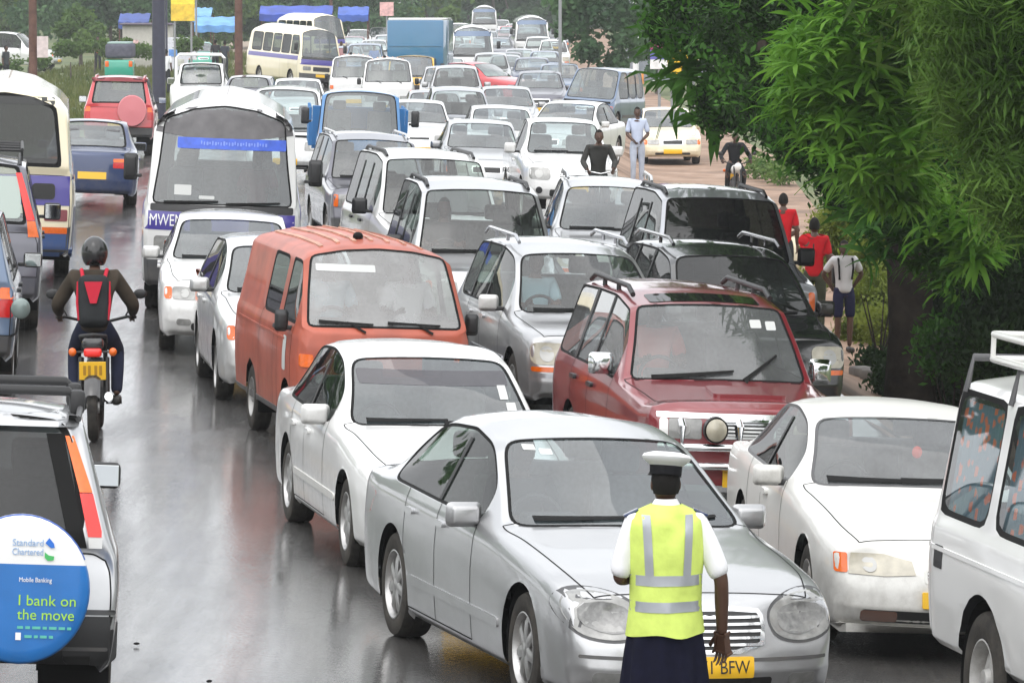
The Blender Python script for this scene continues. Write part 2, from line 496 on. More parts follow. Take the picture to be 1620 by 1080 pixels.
def shell(sp):
    """lofted body skin: stations from nose to tail, regions kept as material index"""
    S, L = sp['st'], sp['L']
    n = len(S)
    bm = bmesh.new()
    nose = sp.get('nose', [.10, .03, 0, .02, .06, .10]); tail = sp.get('tail', [.08, .02, 0, .02, .04, .06])
    bn, bt = sp.get('bulge', (.12, .06))
    rows = sp.get('rows', ((.90, 0, 0), (.965, 0, .05), (.99, .35, 0), (1, .66, 0), (.985, .9, 0), (.95, 1, 0)))
    rings, flat = [], []
    for i, s in enumerate(S):
        y, w, zb, zt, w6, z6, zc = s[:7]
        pil = s[7] if len(s) > 7 else .07
        bow = s[8] if len(s) > 8 else 0.0
        h = zt - zb
        p = [(w * a, zb + b * h + c) for a, b, c in rows]
        x7 = w6 - pil; z7 = z6 + (zc - z6) * .4
        p += [(w6, z6), (x7, z7), (x7 * .52, zc - (zc - z7) * .27), (0, zc)]
        flat.append(p)
        ring = []
        for c in range(19):
            j = c if c <= 9 else 18 - c
            sg = -1 if c <= 9 else 1
            x, z = p[j]
            dy = 0
            if i == 0: dy += nose[min(j, 5)]
            if i == n - 1: dy -= tail[min(j, 5)]
            if j >= 7 or (j >= 6 and i in (0, n - 1)):
                f = 1 - (x / max(w6, .01)) ** 2
                dy += bow * f
                if i == 0: dy -= bn * f
                if i == n - 1: dy += bt * f
            ring.append(bm.verts.new((sg * x, y + dy - L / 2, z)))
        rings.append(ring)
    el = bm.edges.layers.float.new('crease_edge')
    def segin(lst, i):
        return lst is not None and lst[0] <= i < lst[1]
    for i in range(n - 1):
        A, B = rings[i], rings[i + 1]
        for c in range(18):
            f = bm.faces.new((A[c], A[c + 1], B[c + 1], B[c]))
            reg = 0
            if 7 <= c <= 10:
                if segin(sp.get('ws'), i): reg = 1
                elif segin(sp.get('rw'), i): reg = 2
            if 6 <= c <= 11 and reg == 0:
                if segin(sp.get('bonnet'), i): reg = 40
                elif segin(sp.get('boot'), i): reg = 41
            if c in (5, 12):
                for k, q in enumerate(sp.get('sw', ())):
                    if segin(q, i): reg = 3 + 2 * k + (c == 12)
            if 1 <= c <= 4 or 13 <= c <= 16:
                for k, q in enumerate(sp.get('doors', ())):
                    if segin(q, i): reg = 20 + 2 * k + (c > 9)
                br = sp.get('bump_rows', 2)
                if (c < br or c >= 18 - br) and reg == 0:
                    if i < sp.get('bump_seg', (1, 1))[0]: reg = 42
                    elif i >= n - 1 - sp.get('bump_seg', (1, 1))[1]: reg = 43
            if (c < 1 or c >= 17) and reg == 0:
                if i < sp.get('bump_seg', (1, 1))[0]: reg = 42
                elif i >= n - 1 - sp.get('bump_seg', (1, 1))[1]: reg = 43
            f.material_index = reg
    def cap(k, yoff, prof, bulge, front):
        ring, p = rings[k], flat[k]
        w5 = p[5][0]
        cols = [6, 7, 8, 9, 8, 7, 6]
        grid = []
        for r in range(5):
            row = [ring[r]]
            for q, j in enumerate(cols):
                sg = -1 if q <= 3 else 1
                fr = p[j][0] / w5
                y = yoff + prof[r] - bulge * (1 - fr * fr) if front else yoff - prof[r] + bulge * (1 - fr * fr)
                row.append(bm.verts.new((sg * fr * p[r][0], y - L / 2, p[r][1])))
            row.append(ring[18 - r])
            grid.append(row)
        grid.append([ring[5]] + [ring[j] for j in (6, 7, 8, 9, 10, 11, 12)] + [ring[13]])
        for r in range(5):
            for c in range(8):
                q = [grid[r][c], grid[r][c + 1], grid[r + 1][c + 1], grid[r + 1][c]]
                f = bm.faces.new(q if front else q[::-1])
                f.material_index = (42 if front else 43) if r < sp.get('bump_rows', 2) else (0 if front else sp.get('tailreg', 0))
    cap(0, S[0][0], nose, bn, True)
    cap(n - 1, S[-1][0], tail, bt, False)
    # windows: a frame ring and the glass set back a little
    union = sp.get('union', True)
    regs = sorted({f.material_index for f in bm.faces if 0 < f.material_index < 20})
    sets = [[r] for r in regs if r < 3 or not union]
    if union: sets += [[r for r in regs if r >= 3 and r % 2 == q] for q in (0, 1)]
    for rs in sets:
        fs = [f for f in bm.faces if f.material_index in rs]
        if not fs: continue
        t = sp.get('seal', .028) if rs[0] < 3 else sp.get('seal_s', .022)
        ret = bmesh.ops.inset_region(bm, faces=fs, thickness=t, depth=-.006, use_boundary=True, use_even_offset=True)
        for f in ret['faces']: f.material_index = 60
    for _ in range(sp.get('tight', 1)):
        bmesh.ops.subdivide_edges(bm, edges=bm.edges[:], cuts=1, use_grid_fill=True)
    el = bm.edges.layers.float.get('crease_edge') or bm.edges.layers.float.new('crease_edge')
    bl = sp.get('boxy', 0.0)
    for e in bm.edges:
        if len(e.link_faces) == 2:
            a, b = e.link_faces[0].material_index, e.link_faces[1].material_index
            if a != b:
                if (0 < a < 20) and (0 < b < 20): pass
                elif (0 < a < 20) or (0 < b < 20): e[el] = 1.0
                elif 60 in (a, b): e[el] = 1.0
                elif (42 in (a, b)) or (43 in (a, b)): e[el] = .5
            elif bl:
                ang = e.calc_face_angle(0)
                if ang > R(28): e[el] = bl
    bm.normal_update()
    me = bpy.data.meshes.new('cage'); bm.to_mesh(me); bm.free()
    o = bpy.data.objects.new('cage', me); COL.objects.link(o)
    md = o.modifiers.new('s', 'SUBSURF'); md.levels = sp.get('lev', 2); md.render_levels = md.levels
    dg = bpy.context.evaluated_depsgraph_get()
    m2 = bpy.data.meshes.new_from_object(o.evaluated_get(dg))
    bpy.data.objects.remove(o); bpy.data.meshes.remove(me)
    bm = bmesh.new(); bm.from_mesh(m2); bpy.data.meshes.remove(m2)
    # wheel arches
    rad = sp['r'] + sp.get('arch', .055)
    for ya in sp['ax']:
        yc, zc = ya - L / 2, sp['r']
        ins = {v for v in bm.verts if (v.co.y - yc) ** 2 + (v.co.z - zc) ** 2 < rad * rad and abs(v.co.x) > sp['W'] * .3}
        dl = [f for f in bm.faces if all(v in ins for v in f.verts)]
        bmesh.ops.delete(bm, geom=dl, context='FACES')
        for v in ins:
            if v.is_valid and v.link_faces:
                d = Vector((0, v.co.y - yc, v.co.z - zc))
                if d.length > 1e-4:
                    d *= rad / d.length
                    v.co.y, v.co.z = yc + d.y, zc + d.z
    bmesh.ops.delete(bm, geom=[v for v in bm.verts if not v.link_faces], context='VERTS')
    bm.normal_update()
    return bm

def split(bm, root, names, L):
    """one object per region, keeping the smooth normals of the whole skin"""
    bm.verts.ensure_lookup_table()
    groups = {}
    for f in bm.faces: groups.setdefault(f.material_index, []).append(f)
    objs = {}
    for r in sorted(groups):
        fs = groups[r]
        nm, mt = names(r)
        if nm is None: continue
        idx, co, no, fa = {}, [], [], []
        for f in fs:
            q = []
            for v in f.verts:
                if v.index not in idx:
                    idx[v.index] = len(co); co.append(v.co[:]); no.append(v.normal[:])
                q.append(idx[v.index])
            fa.append(q)
        me = bpy.data.meshes.new(nm)
        me.from_pydata(co, [], fa)
        me.shade_smooth()
        if not 0 < r < 20: me.normals_split_custom_set_from_vertices(no)
        objs[r] = link(nm, me, root, mt)
    return objs

def screen_seal(bm, root, mt, w=.022):
    for reg in (1, 2):
        out = bmesh.new()
        es = [e for e in bm.edges if len(e.link_faces) == 2 and (e.link_faces[0].material_index == reg) != (e.link_faces[1].material_index == reg)]
        nrm, nb = {}, {}
        for e in es:
            g = e.link_faces[0] if e.link_faces[0].material_index == reg else e.link_faces[1]
            for v in e.verts:
                nrm.setdefault(v, Vector((0, 0, 0))); nrm[v] += g.normal
            nb.setdefault(e.verts[0], []).append(e.verts[1]); nb.setdefault(e.verts[1], []).append(e.verts[0])
        ctr = sum((v.co for v in nrm), Vector((0, 0, 0))) / max(1, len(nrm))
        P = {}
        for v in nrm:
            n = nrm[v].normalized()
            q = nb[v]
            t = (q[0].co - q[-1].co) if len(q) > 1 else (q[0].co - v.co)
            s = t.cross(n)
            if s.length < 1e-9: continue
            s.normalize()
            if s.dot(v.co - ctr) < 0: s = -s
            b = v.co + n * .005
            P[v] = (out.verts.new(b + s * w * .55 - n * .002), out.verts.new(b - s * w * .45))
        for e in es:
            a, c = e.verts
            if a in P and c in P:
                try: out.faces.new((P[a][0], P[c][0], P[c][1], P[a][1]))
                except ValueError: pass
        if out.faces: fin(out, 'screen_seal', mt, root, 60)
        else: out.free()

def gaps(bm, regs, root, w=.009):
    """dark joint lines round doors, bonnet and boot"""
    out = bmesh.new()
    for e in bm.edges:
        if len(e.link_faces) != 2: continue
        a, b = e.link_faces[0].material_index, e.link_faces[1].material_index
        if a == b or not (a in regs or b in regs): continue
        if (0 < a < 20) or (0 < b < 20) or 60 in (a, b): continue
        v0, v1 = e.verts
        t = v1.co - v0.co
        if t.length < 1e-6: continue
        q = []
        for v, sg in ((v0, 1), (v1, 1), (v1, -1), (v0, -1)):
            s = t.cross(v.normal)
            if s.length < 1e-9: break
            s.normalize()
            q.append(out.verts.new(v.co + v.normal * .0015 + s * sg * w / 2))
        if len(q) == 4: out.faces.new(q)
    if out.faces: fin(out, 'panel_gap', M['gap'], root, 0, recalc=False)['kind'] = 'stuff'
    else: out.free()

WHEELS = {}
VZ = 1.08
def wheel_mesh(r, w, style, hubcap='alloy'):
    key = (round(r, 3), round(w, 3), style)
    if key in WHEELS: return WHEELS[key]
    rr = r * (.66 if style != 'steel' else .60)
    bm = bmesh.new()
    h = w / 2
    lathe(bm, [(-h * .9, rr * .97), (-h, rr * 1.05), (-h * 1.02, r * .86), (-h * .93, r * .955), (-h * .72, r * .992), (-h * .3, r), (-h * .28, r * .985), (-h * .22, r * .985), (-h * .2, r), (h * .2, r), (h * .22, r * .985), (h * .28, r * .985), (h * .3, r), (h * .72, r * .992), (h * .93, r * .955), (h * 1.02, r * .86), (h, rr * 1.05), (h * .9, rr * .97)], 40, 'X')
    bmesh.ops.recalc_face_normals(bm, faces=bm.faces[:])
    ty = bpy.data.meshes.new('wheel'); bm.to_mesh(ty); bm.free(); shade(ty, 40); ty.materials.append(M['tyre'])
    # rim: outer face towards +x
    bm = bmesh.new()
    lathe(bm, [(h * .98, rr * 1.0), (h * 1.0, rr * .96), (h * .80, rr * .90), (-h * .2, rr * .84), (-h * .6, rr * .84)], 36, 'X')
    k0 = len(bm.faces)
    if style == 'steel':
        lathe(bm, [(h * .25, rr * .88), (h * .45, rr * .62), (h * .62, rr * .42), (h * .62, rr * .30), (h * .9, rr * .26), (h * .95, .001)], 30, 'X')
        holes = 10
    else:
        ns = int(style)
        for k in range(ns):
            a = 2 * math.pi * k / ns
            Mx = Matrix.Rotation(a, 3, 'X')
            wd = rr * (2.1 / ns)
            pr = []
            for (rad, hw, x0) in ((rr * .12, wd * .8, h * .80), (rr * .4, wd * .52, h * .84), (rr * .72, wd * .48, h * .80), (rr * .92, wd * .75, h * .62)):
                pr.append([Mx @ Vector(c) for c in ((x0, -hw, rad), (x0 + h * .08, -hw * .4, rad), (x0 + h * .08, hw * .4, rad), (x0, hw, rad), (x0 - h * .35, hw, rad), (x0 - h * .35, -hw, rad))])
            vv = [[bm.verts.new(c) for c in q] for q in pr]
            for A, B in zip(vv, vv[1:]):
                for q in range(6): bm.faces.new((A[q], A[(q + 1) % 6], B[(q + 1) % 6], B[q]))
        lathe(bm, [(h * .84, rr * .24), (h * .92, rr * .17), (h * .95, .001)], 20, 'X')
    bmesh.ops.recalc_face_normals(bm, faces=bm.faces[:])
    ri = bpy.data.meshes.new('rim'); bm.to_mesh(ri); bm.free(); shade(ri, 35)
    ri.materials.append(M['steel' if style == 'steel' else 'alloy'])
    bm = bmesh.new()
    lathe(bm, [(-h * .1, rr * .86), (-h * .1, rr * .3), (h * .3, rr * .28), (h * .3, .001)], 24, 'X')
    dk = bpy.data.meshes.new('brake_disc'); bm.to_mesh(dk); bm.free(); shade(dk, 35); dk.materials.append(M['under'])
    WHEELS[key] = (ty, ri, dk)
    return WHEELS[key]
def add_wheel(root, x, y, r, w, style):
    ty, ri, dk = wheel_mesh(r, w, style)
    o = link('wheel', ty, root)
    o.location = (x, y, r)
    if x < 0: o.rotation_euler = (0, 0, math.pi)
    link('rim', ri, o); link('brake_disc', dk, o)
    return o

def half(v, sg): return v if sg > 0 else mir(v)
def kit_item(bvh, root, L, it):
    """(part, outline, axis, material, mirrored, off, thick, subparts)"""
    nm, pts, axis, mk, mirrored = it[:5]
    off = it[5] if len(it) > 5 else .006
    thick = it[6] if len(it) > 6 else .02
    subs = it[7] if len(it) > 7 else ()
    for sg in ((1, -1) if mirrored else (1,)):
        ax = axis
        if axis == 'left' and mirrored and sg < 0: ax = 'right'
        p = P2(pts, L, ax)
        if axis in ('front', 'rear', 'top') and sg < 0: p = mir(p)
        o = patch(nm, bvh, p, ax, M[mk] if isinstance(mk, str) else mk, root, off, thick, it[8] if len(it) > 8 else .06)
        for sb in subs:
            q = P2(sb[1], L, ax)
            if axis in ('front', 'rear', 'top') and sg < 0: q = mir(q)
            patch(sb[0], bvh, q, ax, M[sb[2]] if isinstance(sb[2], str) else sb[2], o, off + (sb[3] if len(sb) > 3 else .003), sb[4] if len(sb) > 4 else .004)

def mirror_obj(root, x, y, z, sx, matk, L, facing=-1, w=.2, h=.13):
    """door mirror on its arm; facing -1: the housing's back towards the nose"""
    bm = bmesh.new()
    bx(bm, 0, 0, 0, w, .10, h, .035, seg=3)
    for v in bm.verts:
        if v.co.y < 0: v.co.x *= .82; v.co.z *= .8
    o = fin(bm, 'mirror', M[matk], root, 40)
    o.location = (x + sx * w * .5, y - L / 2, z)
    b2 = bmesh.new(); bx(b2, 0, .052, 0, w * .86, .006, h * .8, .002)
    fin(b2, 'mirror_glass', M['mirrorglass'], o, 0)
    b3 = bmesh.new(); bx(b3, -sx * w * .55, .0, -h * .32, w * .5, .05, .04, .012)
    fin(b3, 'mirror_arm', M['plastic'], o, 0)
    return o

def seats(root, L, rowsy, z, halfw, mk='seat', bench=True, wheel=True, dash=None, H=1.0):
    for k, (y, kind) in enumerate(rowsy):
        xs = (-halfw, halfw) if kind == 'pair' else (0,)
        for x in xs:
            bm = bmesh.new()
            w = .5 if kind == 'pair' else halfw * 2 + .5
            bx(bm, x, y - L / 2, z, w, .5, .14, .05)
            bx(bm, x, y + .27 - L / 2, z + .34, w * .94, .13, .62, .05, Matrix.Rotation(R(-14), 3, 'X'))
            for hx in ((0,) if kind == 'pair' else (-halfw, halfw)):
                bx(bm, x + hx, y + .36 - L / 2, z + .74, .26, .09, .17, .035)
            fin(bm, 'seat', M[mk], root, 40)
    if dash:
        y, zt, w, sx = dash
        bm = bmesh.new()
        bx(bm, 0, y - L / 2, zt - .16, w * 2, .42, .30, .06)
        bx(bm, sx, y + .1 - L / 2, zt + .02, .38, .2, .10, .03)
        fin(bm, 'dashboard', M['dash'], root, 40)
        bm = bmesh.new()
        Mx = Matrix.Translation((sx, y + .36 - L / 2, zt - .03)) @ Matrix.Rotation(R(65), 4, 'X')
        m = 24
        ring = [Mx @ Vector((.185 * math.cos(2 * math.pi * q / m), .185 * math.sin(2 * math.pi * q / m), 0)) for q in range(m)]
        tube(bm, ring + [ring[0]], .016, 8, False)
        tube(bm, [Mx @ Vector((-.18, 0, 0)), Mx @ Vector((0, 0, -.03)), Mx @ Vector((.18, 0, 0))], .018, 6)
        tube(bm, [Mx @ Vector((0, 0, -.03)), Mx @ Vector((0, 0, -.3))], .03, 8)
        fin(bm, 'steering_wheel', M['plastic'], root, 40)

def underbody(root, sp):
    L, W = sp['L'], sp['W']
    zb = min(s[2] for s in sp['st'])
    bm = bmesh.new()
    fl = sp.get('floor', zb + .12)
    ya, yb = sp['ax'][0] + sp['r'] + .1, sp['ax'][1] - sp['r'] - .1
    bx(bm, 0, (ya + yb) / 2 - L / 2, (zb + .03 + fl) / 2, W * .90, yb - ya, fl - zb - .03)
    bx(bm, 0, 0, zb + .16, W * .52, L * .86, .24)
    # a firewall between engine bay and cabin, and one behind
    if 'wall' in sp:
        y, z = sp['wall']
        bx(bm, 0, y - L / 2, (zb + .2 + z) / 2, W * .84, .03, z - zb - .2)
    for y in sp['ax']:
        for sg in (-1, 1):
            ring = []
            n = 18
            for k in range(n + 1):
                a = R(-18) + R(216) * k / n
                c = Vector((0, math.cos(a) * (sp['r'] + .06), math.sin(a) * (sp['r'] + .06) + sp['r'])) + Vector((0, y - L / 2, 0))
                ring.append((bm.verts.new(c + Vector((sg * (W / 2 - .05), 0, 0))), bm.verts.new(c + Vector((sg * (W / 2 - .45), 0, 0)))))
            for A, B in zip(ring, ring[1:]): bm.faces.new((A[0], A[1], B[1], B[0]))
            cv = bm.verts.new((sg * (W / 2 - .45), y - L / 2, sp['r']))
            for A, B in zip(ring, ring[1:]): bm.faces.new((A[1], cv, B[1]))
    fin(bm, 'underbody', M['under'], root, 0)

def vehicle(name, label, cat, sp, group=None):
    L, W = sp['L'], sp['W']
    root = empty(name, label, cat, group=group)
    bm = shell(sp)
    bvh = BVHTree.FromBMesh(bm)
    pt = M[sp['paint']]
    def names(r):
        if r == 0: return 'body', pt
        if r == 1: return 'windscreen', M[sp.get('gws', 'glass')]
        if r == 2: return 'rear_window', M[sp.get('grw', 'glass')]
        if r < 20: return 'side_window', M[sp.get('gsw', 'glass_side')]
        if r < 40: return 'door', pt
        if r == 40: return 'bonnet', M[sp.get('p_bonnet', sp['paint'])]
        if r == 41: return sp.get('tailname', 'boot_lid'), pt
        if r == 42: return 'bumper', M[sp.get('bump', sp['paint'])]
        if r == 43: return 'bumper', M[sp.get('rbump', sp.get('bump', sp['paint']))]
        return 'window_seal', M[sp.get('sealmat', 'rubber')]
    split(bm, root, names, L)
    gaps(bm, set(range(20, 40)) | {40, 41}, root)
    screen_seal(bm, root, M[sp.get('sealmat', 'rubber')])
    bm.free()
    underbody(root, sp)
    for y in sp['ax']:
        for sg in (-1, 1):
            add_wheel(root, sg * (W / 2 - sp['tw'] / 2 - sp.get('inset', .035)), y - L / 2, sp['r'], sp['tw'], sp.get('rim', '7'))
    for it in sp.get('kit', ()): kit_item(bvh, root, L, it)
    for m in sp.get('mirrors', ()): mirror_obj(root, m[0], m[1], m[2], 1 if m[0] > 0 else -1, m[3], L, *m[4:])
    if 'seats' in sp: seats(root, L, **sp['seats'])
    root['length'] = L
    root.scale = (1, 1, VZ)
    return root, bvh

def set_on(root, x, y, rz, dz=0):
    root.location = (x, y, gz(x, y) + dz)
    root.rotation_euler = ground_euler(x, y, rz)
def oncoming(root, px, d, yaw, dz=0):
    """nose at pixel column px and distance d; yaw > 0 turns the nose to the right of the picture"""
    X, Y = at(px, d)
    a = R(yaw); L = root['length']
    set_on(root, X - math.sin(a) * L / 2, Y + math.cos(a) * L / 2, a, dz)
def leaving(root, px, d, yaw, dz=0):
    """tail at pixel column px and distance d, driving away; yaw > 0 turns the nose to the right"""
    X, Y = at(px, d)
    a = R(yaw); L = root['length']
    set_on(root, X + math.sin(a) * L / 2, Y + math.cos(a) * L / 2, math.pi - a, dz)

# outlines used again and again
def wiper(x0, z0, x1, z1, w=.012): 
    dx, dz = x1 - x0, z1 - z0
    l = math.hypot(dx, dz); nx, nz = -dz / l * w, dx / l * w
    return [(x0 - nx, z0 - nz), (x1 - nx * .5, z1 - nz * .5), (x1 + nx * .5, z1 + nz * .5), (x0 + nx, z0 + nz)]
def plate_kit(z, axis='front', x=0, w=.52, h=.12, off=.02): return ('number_plate', rrect(x - w / 2, z - h / 2, x + w / 2, z + h / 2, .008, 2), axis, 'plate', False, off, .02)
def handles(*ys, z=.9, w=.2, mk='plastic'):
    return [('door_handle', rrect(y - w / 2, z - .018, y + w / 2, z + .018, .014, 2), 'left', mk, True, .028, .03) for y in ys]

# ---------------------------------------------------------------- body families
def sedan(L, W, H, hoodz=.90, belt=.95, cowl=1.55, rf=2.30, B=2.75, rr=3.40, rb=4.05, deck=1.0, nosez=.62, zb=.19, roofw=.66, wagon=False):
    w = W / 2; w6 = roofw
    def q(y, z0, z1, y0, y1): return lerp(z0, z1, (y - y0) / (y1 - y0))
    st = [(0, w * .83, zb + .03, nosez, w * .66, nosez + .03, nosez + .045), (.12, w * .935, zb + .01, nosez + .10, w * .72, nosez + .14, nosez + .17), (.45, w * .985, zb, hoodz - .10, w * .80, hoodz - .06, hoodz - .03),
          (.9, w, zb, hoodz - .03, w * .83, hoodz, hoodz + .025), (cowl - .3, w, zb, hoodz + .01, w * .85, hoodz + .035, hoodz + .055), (cowl, w, zb, belt - .03, w * .89, belt, belt + .03, .06, -.13)]
    m = lerp(cowl, rf, .45)
    st += [(m, w, zb, belt - .01, lerp(w * .89, w6, .48), lerp(belt, H - .07, .48), lerp(belt + .03, H - .03, .49), .06, -.1), (rf, w, zb, belt, w6 + .02, H - .115, H - .075, .06, -.06),
           (B, w, zb, belt + .01, w6, H - .05, H), (rr, w, zb, belt + .02, w6 - .01, H - .085, H - .025)]
    if wagon:
        st += [(L - .55, w * .985, zb, belt + .03, w6 - .02, H - .10, H - .04), (L - .12, w * .95, zb + .03, belt + .02, w * .84, belt + .12, belt + .15, .08, .04), (L, w * .86, zb + .06, belt - .05, w * .78, belt, belt + .01)]
        rw, sw, boot = (10, 11), [(6, 8), (8, 9), (9, 10)], (11, 12)
    else:
        mm = lerp(rr, rb, .55)
        st += [(mm, w * .99, zb, belt + .03, lerp(w6, w * .82, .5), lerp(H - .085, deck, .52), lerp(H - .02, deck + .03, .5)), (rb, w * .98, zb, belt + .03, w * .80, deck + .01, deck + .04, .07, .1),
               (L - .25, w * .95, zb + .01, belt + .02, w * .78, deck - .01, deck + .01), (L - .05, w * .87, zb + .03, belt - .03, w * .70, deck - .04, deck - .03), (L, w * .83, zb + .06, belt - .09, w * .66, deck - .09, deck - .08)]
        rw, sw, boot = (9, 11), [(6, 8), (8, 10)], (11, 13)
    return dict(L=L, W=W, st=st, ws=(5, 7), rw=rw, sw=sw, doors=[(6, 8), (8, 9)], bonnet=(1, 5), boot=boot, bulge=(.15, .08), wall=(cowl - .02, belt))
def hatch(L, W, H, hoodz=.98, belt=1.02, cowl=1.15, rf=1.85, B=2.5, C=3.35, rr=3.95, zb=.27, roofw=.66, nosez=.76, tailbelt=1.05, tailin=.06, boxy=0, nosew=.84, flat=0):
    w = W / 2; w6 = roofw
    st = [(0, w * nosew, zb + .04, nosez, w * .70, nosez + .03, nosez + .045), (.11, w * lerp(nosew, 1, .62), zb + .01, lerp(nosez, hoodz, .5), w * .76, lerp(nosez, hoodz, .55) + .03, lerp(nosez, hoodz, .55) + .05), (.42, w * .985, zb, hoodz - .06, w * .82, hoodz - .03, hoodz - .01),
          (.85, w, zb, hoodz - .02, w * .84, hoodz, hoodz + .02), (cowl, w, zb, belt - .03, w * .90, belt, belt + .03, .06, -.11)]
    st += [(lerp(cowl, rf, .45), w, zb, belt - .01, lerp(w * .90, w6, .48), lerp(belt, H - .08, .48), lerp(belt + .03, H - .03, .49), .06, -.09), (rf, w, zb, belt, w6 + .01, H - .135, H - .085, .06, -.05),
           (B, w, zb, belt + .01, w6, H - .06, H), (C, w, zb, belt + .01, w6 - .005, H - .065, H), (rr, w * .99, zb, belt + .01, w6 - .015, H - .09, H - .03),
           (L - tailin, w * .965, zb + .03, tailbelt - .02, w * .88, tailbelt + .02, tailbelt + .04, .09, .03), (L, w * .93, zb + .06, tailbelt - .10, w * .80, tailbelt - .06, tailbelt - .05)]
    return dict(L=L, W=W, st=st, ws=(4, 6), rw=(9, 10), sw=[(5, 7), (7, 8), (8, 9)], doors=[(5, 7), (7, 8)], bonnet=(1, 4), bulge=(.10, .05), wall=(cowl - .02, belt), tailname='tailgate', tailreg=41, boxy=boxy)
def van(L, W, H, zb=.25, belt=1.0, wtop=None, base=.08, top=.55, roofw=.70, wins=((.45, 1.2), (1.35, 2.3), (2.45, 3.5)), rear_z=1.05, rear_in=.10, nosew=.90, boxy=.3, crown=.06, pil=.08, bowf=.10, frontbelt=None, beltrise=0):
    w = W / 2; w6 = roofw
    fb = frontbelt or belt
    z6 = (wtop or H - .10)
    def zc(y): return H
    st = [(0, w * nosew, zb + .02, fb - .10, w * .80, fb - .05, fb - .045), (base, w * .97, zb, fb - .02, w * .93, fb, fb + .01, .06, -bowf), (lerp(base, top, .5), w, zb, belt - .0, lerp(w * .94, w6, .5), lerp(fb, z6 - .02, .5), lerp(fb, H - crown, .5), pil * .8, -bowf),
          (top, w, zb, belt, w6 + .01, z6 - .01, H - crown, pil, -bowf * .7), (top + .14, w, zb, belt, w6 + .006, z6, H - crown * .45, pil, -.02)]
    sw, doors = [], []
    for k, (a, b) in enumerate(wins):
        if a <= top + .14:
            st.append((b, w, zb, belt, w6, z6, H, pil)); sw.append((2, len(st) - 1)); doors.append((2, len(st) - 1))
        else:
            st.append((a, w, zb, belt, w6, z6, H, pil)); st.append((b, w, zb, belt, w6, z6, H, pil)); sw.append((len(st) - 2, len(st) - 1))
            if k == 1: doors.append((len(st) - 2, len(st) - 1))
    st += [(L - rear_in - .12, w * .985, zb + .01, belt, w6 - .01, z6 - .01, H - crown * .6, pil), (L - rear_in, w * .97, zb + .02, belt, w6 - .03, z6 - .05, H - crown - .05, pil), (L - .03, w * .95, zb + .03, rear_z - .02, w * .90, rear_z, rear_z + .01, .1, .04), (L, w * .92, zb + .05, rear_z - .12, w * .84, rear_z - .10, rear_z - .09)]
    n = len(st)
    return dict(L=L, W=W, st=st, ws=(1, 3), rw=(n - 3, n - 2), sw=sw, doors=doors, bulge=(bowf, .04), boxy=boxy, union=False, tailname='tailgate', tailreg=41, wall=(.25, fb - .05), seal_s=.03, nose=[.03, 0, 0, .02, .03, .05])

def fk(xo, zl, lw, lh, gw, g0, g1, plz, lens='lens', sig='amber', bars=4, chrome='chrome', intake=None, ws=(.55, 1.02), gmk='black_ink', r=.03, sticker=True, bowls=True):
    """front kit: lamps, turn signals, grille with bars, plate, lower intake, wipers"""
    k = []
    sw = lw * .22 if sig else 0
    k.append(('headlamp', rrect(xo - lw, zl - lh / 2, xo - sw, zl + lh / 2, min(r, lh * .4)), 'front', lens, True, .008, .03, [('lamp_bowl', ell(xo - sw - (lw - sw) * .45, zl, lh * .36, lh * .36, 14), 'reflector', .003)] if bowls else []))
    if sig: k.append(('turn_signal', rrect(xo - sw + .004, zl - lh / 2, xo, zl + lh / 2, min(r, sw * .4)), 'front', sig, True, .006, .03))
    if gw: k.append(('grille', rrect(-gw, g0, gw, g1, min(.03, (g1 - g0) * .4)), 'front', chrome, False, .008, .03, [('grille_mesh', rrect(-gw + .025, g0 + .02, gw - .025, g1 - .02, min(.02, (g1 - g0) * .25)), gmk, .003)] + [('grille_bar', rrect(-gw + .03, g0 + .02 + (g1 - g0 - .04) * (i + .5) / bars - .007, gw - .03, g0 + .02 + (g1 - g0 - .04) * (i + .5) / bars + .007, .005, 1), chrome, .010, .01) for i in range(bars)]))
    if plz: k.append(plate_kit(plz))
    if intake: k.append(('air_intake', rrect(-intake[0], intake[1], intake[0], intake[2], .03), 'front', 'black_ink', False, .003, .01))
    if ws:
        k += [('wiper', wiper(-ws[0], ws[1], ws[0] * .05, ws[1] + .015), 'front', 'rubber', False, .022, .02), ('wiper', wiper(0, ws[1] - .005, ws[0], ws[1] + .01), 'front', 'rubber', False, .022, .02)]
    return k
def rk(xo, z0, z1, w, plz, px=0, mk='redlens', am=True, amfrac=.4):
    k = [('tail_lamp', rrect(xo - w, z0, xo, z1 - (z1 - z0) * (amfrac if am else 0), .02), 'rear', mk, True, .008, .03)]
    if am: k.append(('turn_signal', rrect(xo - w, z1 - (z1 - z0) * amfrac + .004, xo, z1, .02), 'rear', 'amber', True, .008, .03))
    if plz: k.append(plate_kit(plz, 'rear', px))
    return k
def pillar(y, z0, z1, w=.055): return ('pillar_cover', rrect(y - w / 2, z0, y + w / 2, z1, .01, 2), 'left', 'plastic', True, .010, .006, (), .2)
def rails(root, sp, x, y0, y1, z, mk='plastic', r=.018, name='roof_rail', feet=3):
    L = sp['L']
    for sg in (-1, 1):
        bm = bmesh.new()
        n = 9
        pts = [(sg * x, lerp(y0, y1, k / n) - L / 2, z + (.0 if k in (0, n) else .055)) for k in range(n + 1)]
        tube(bm, pts, r, 8)
        for k in range(1, feet):
            y = lerp(y0, y1, k / feet) - L / 2
            tube(bm, [(sg * x, y, z - .02), (sg * x, y, z + .05)], r, 6)
        fin(bm, name, M[mk], root, 50)
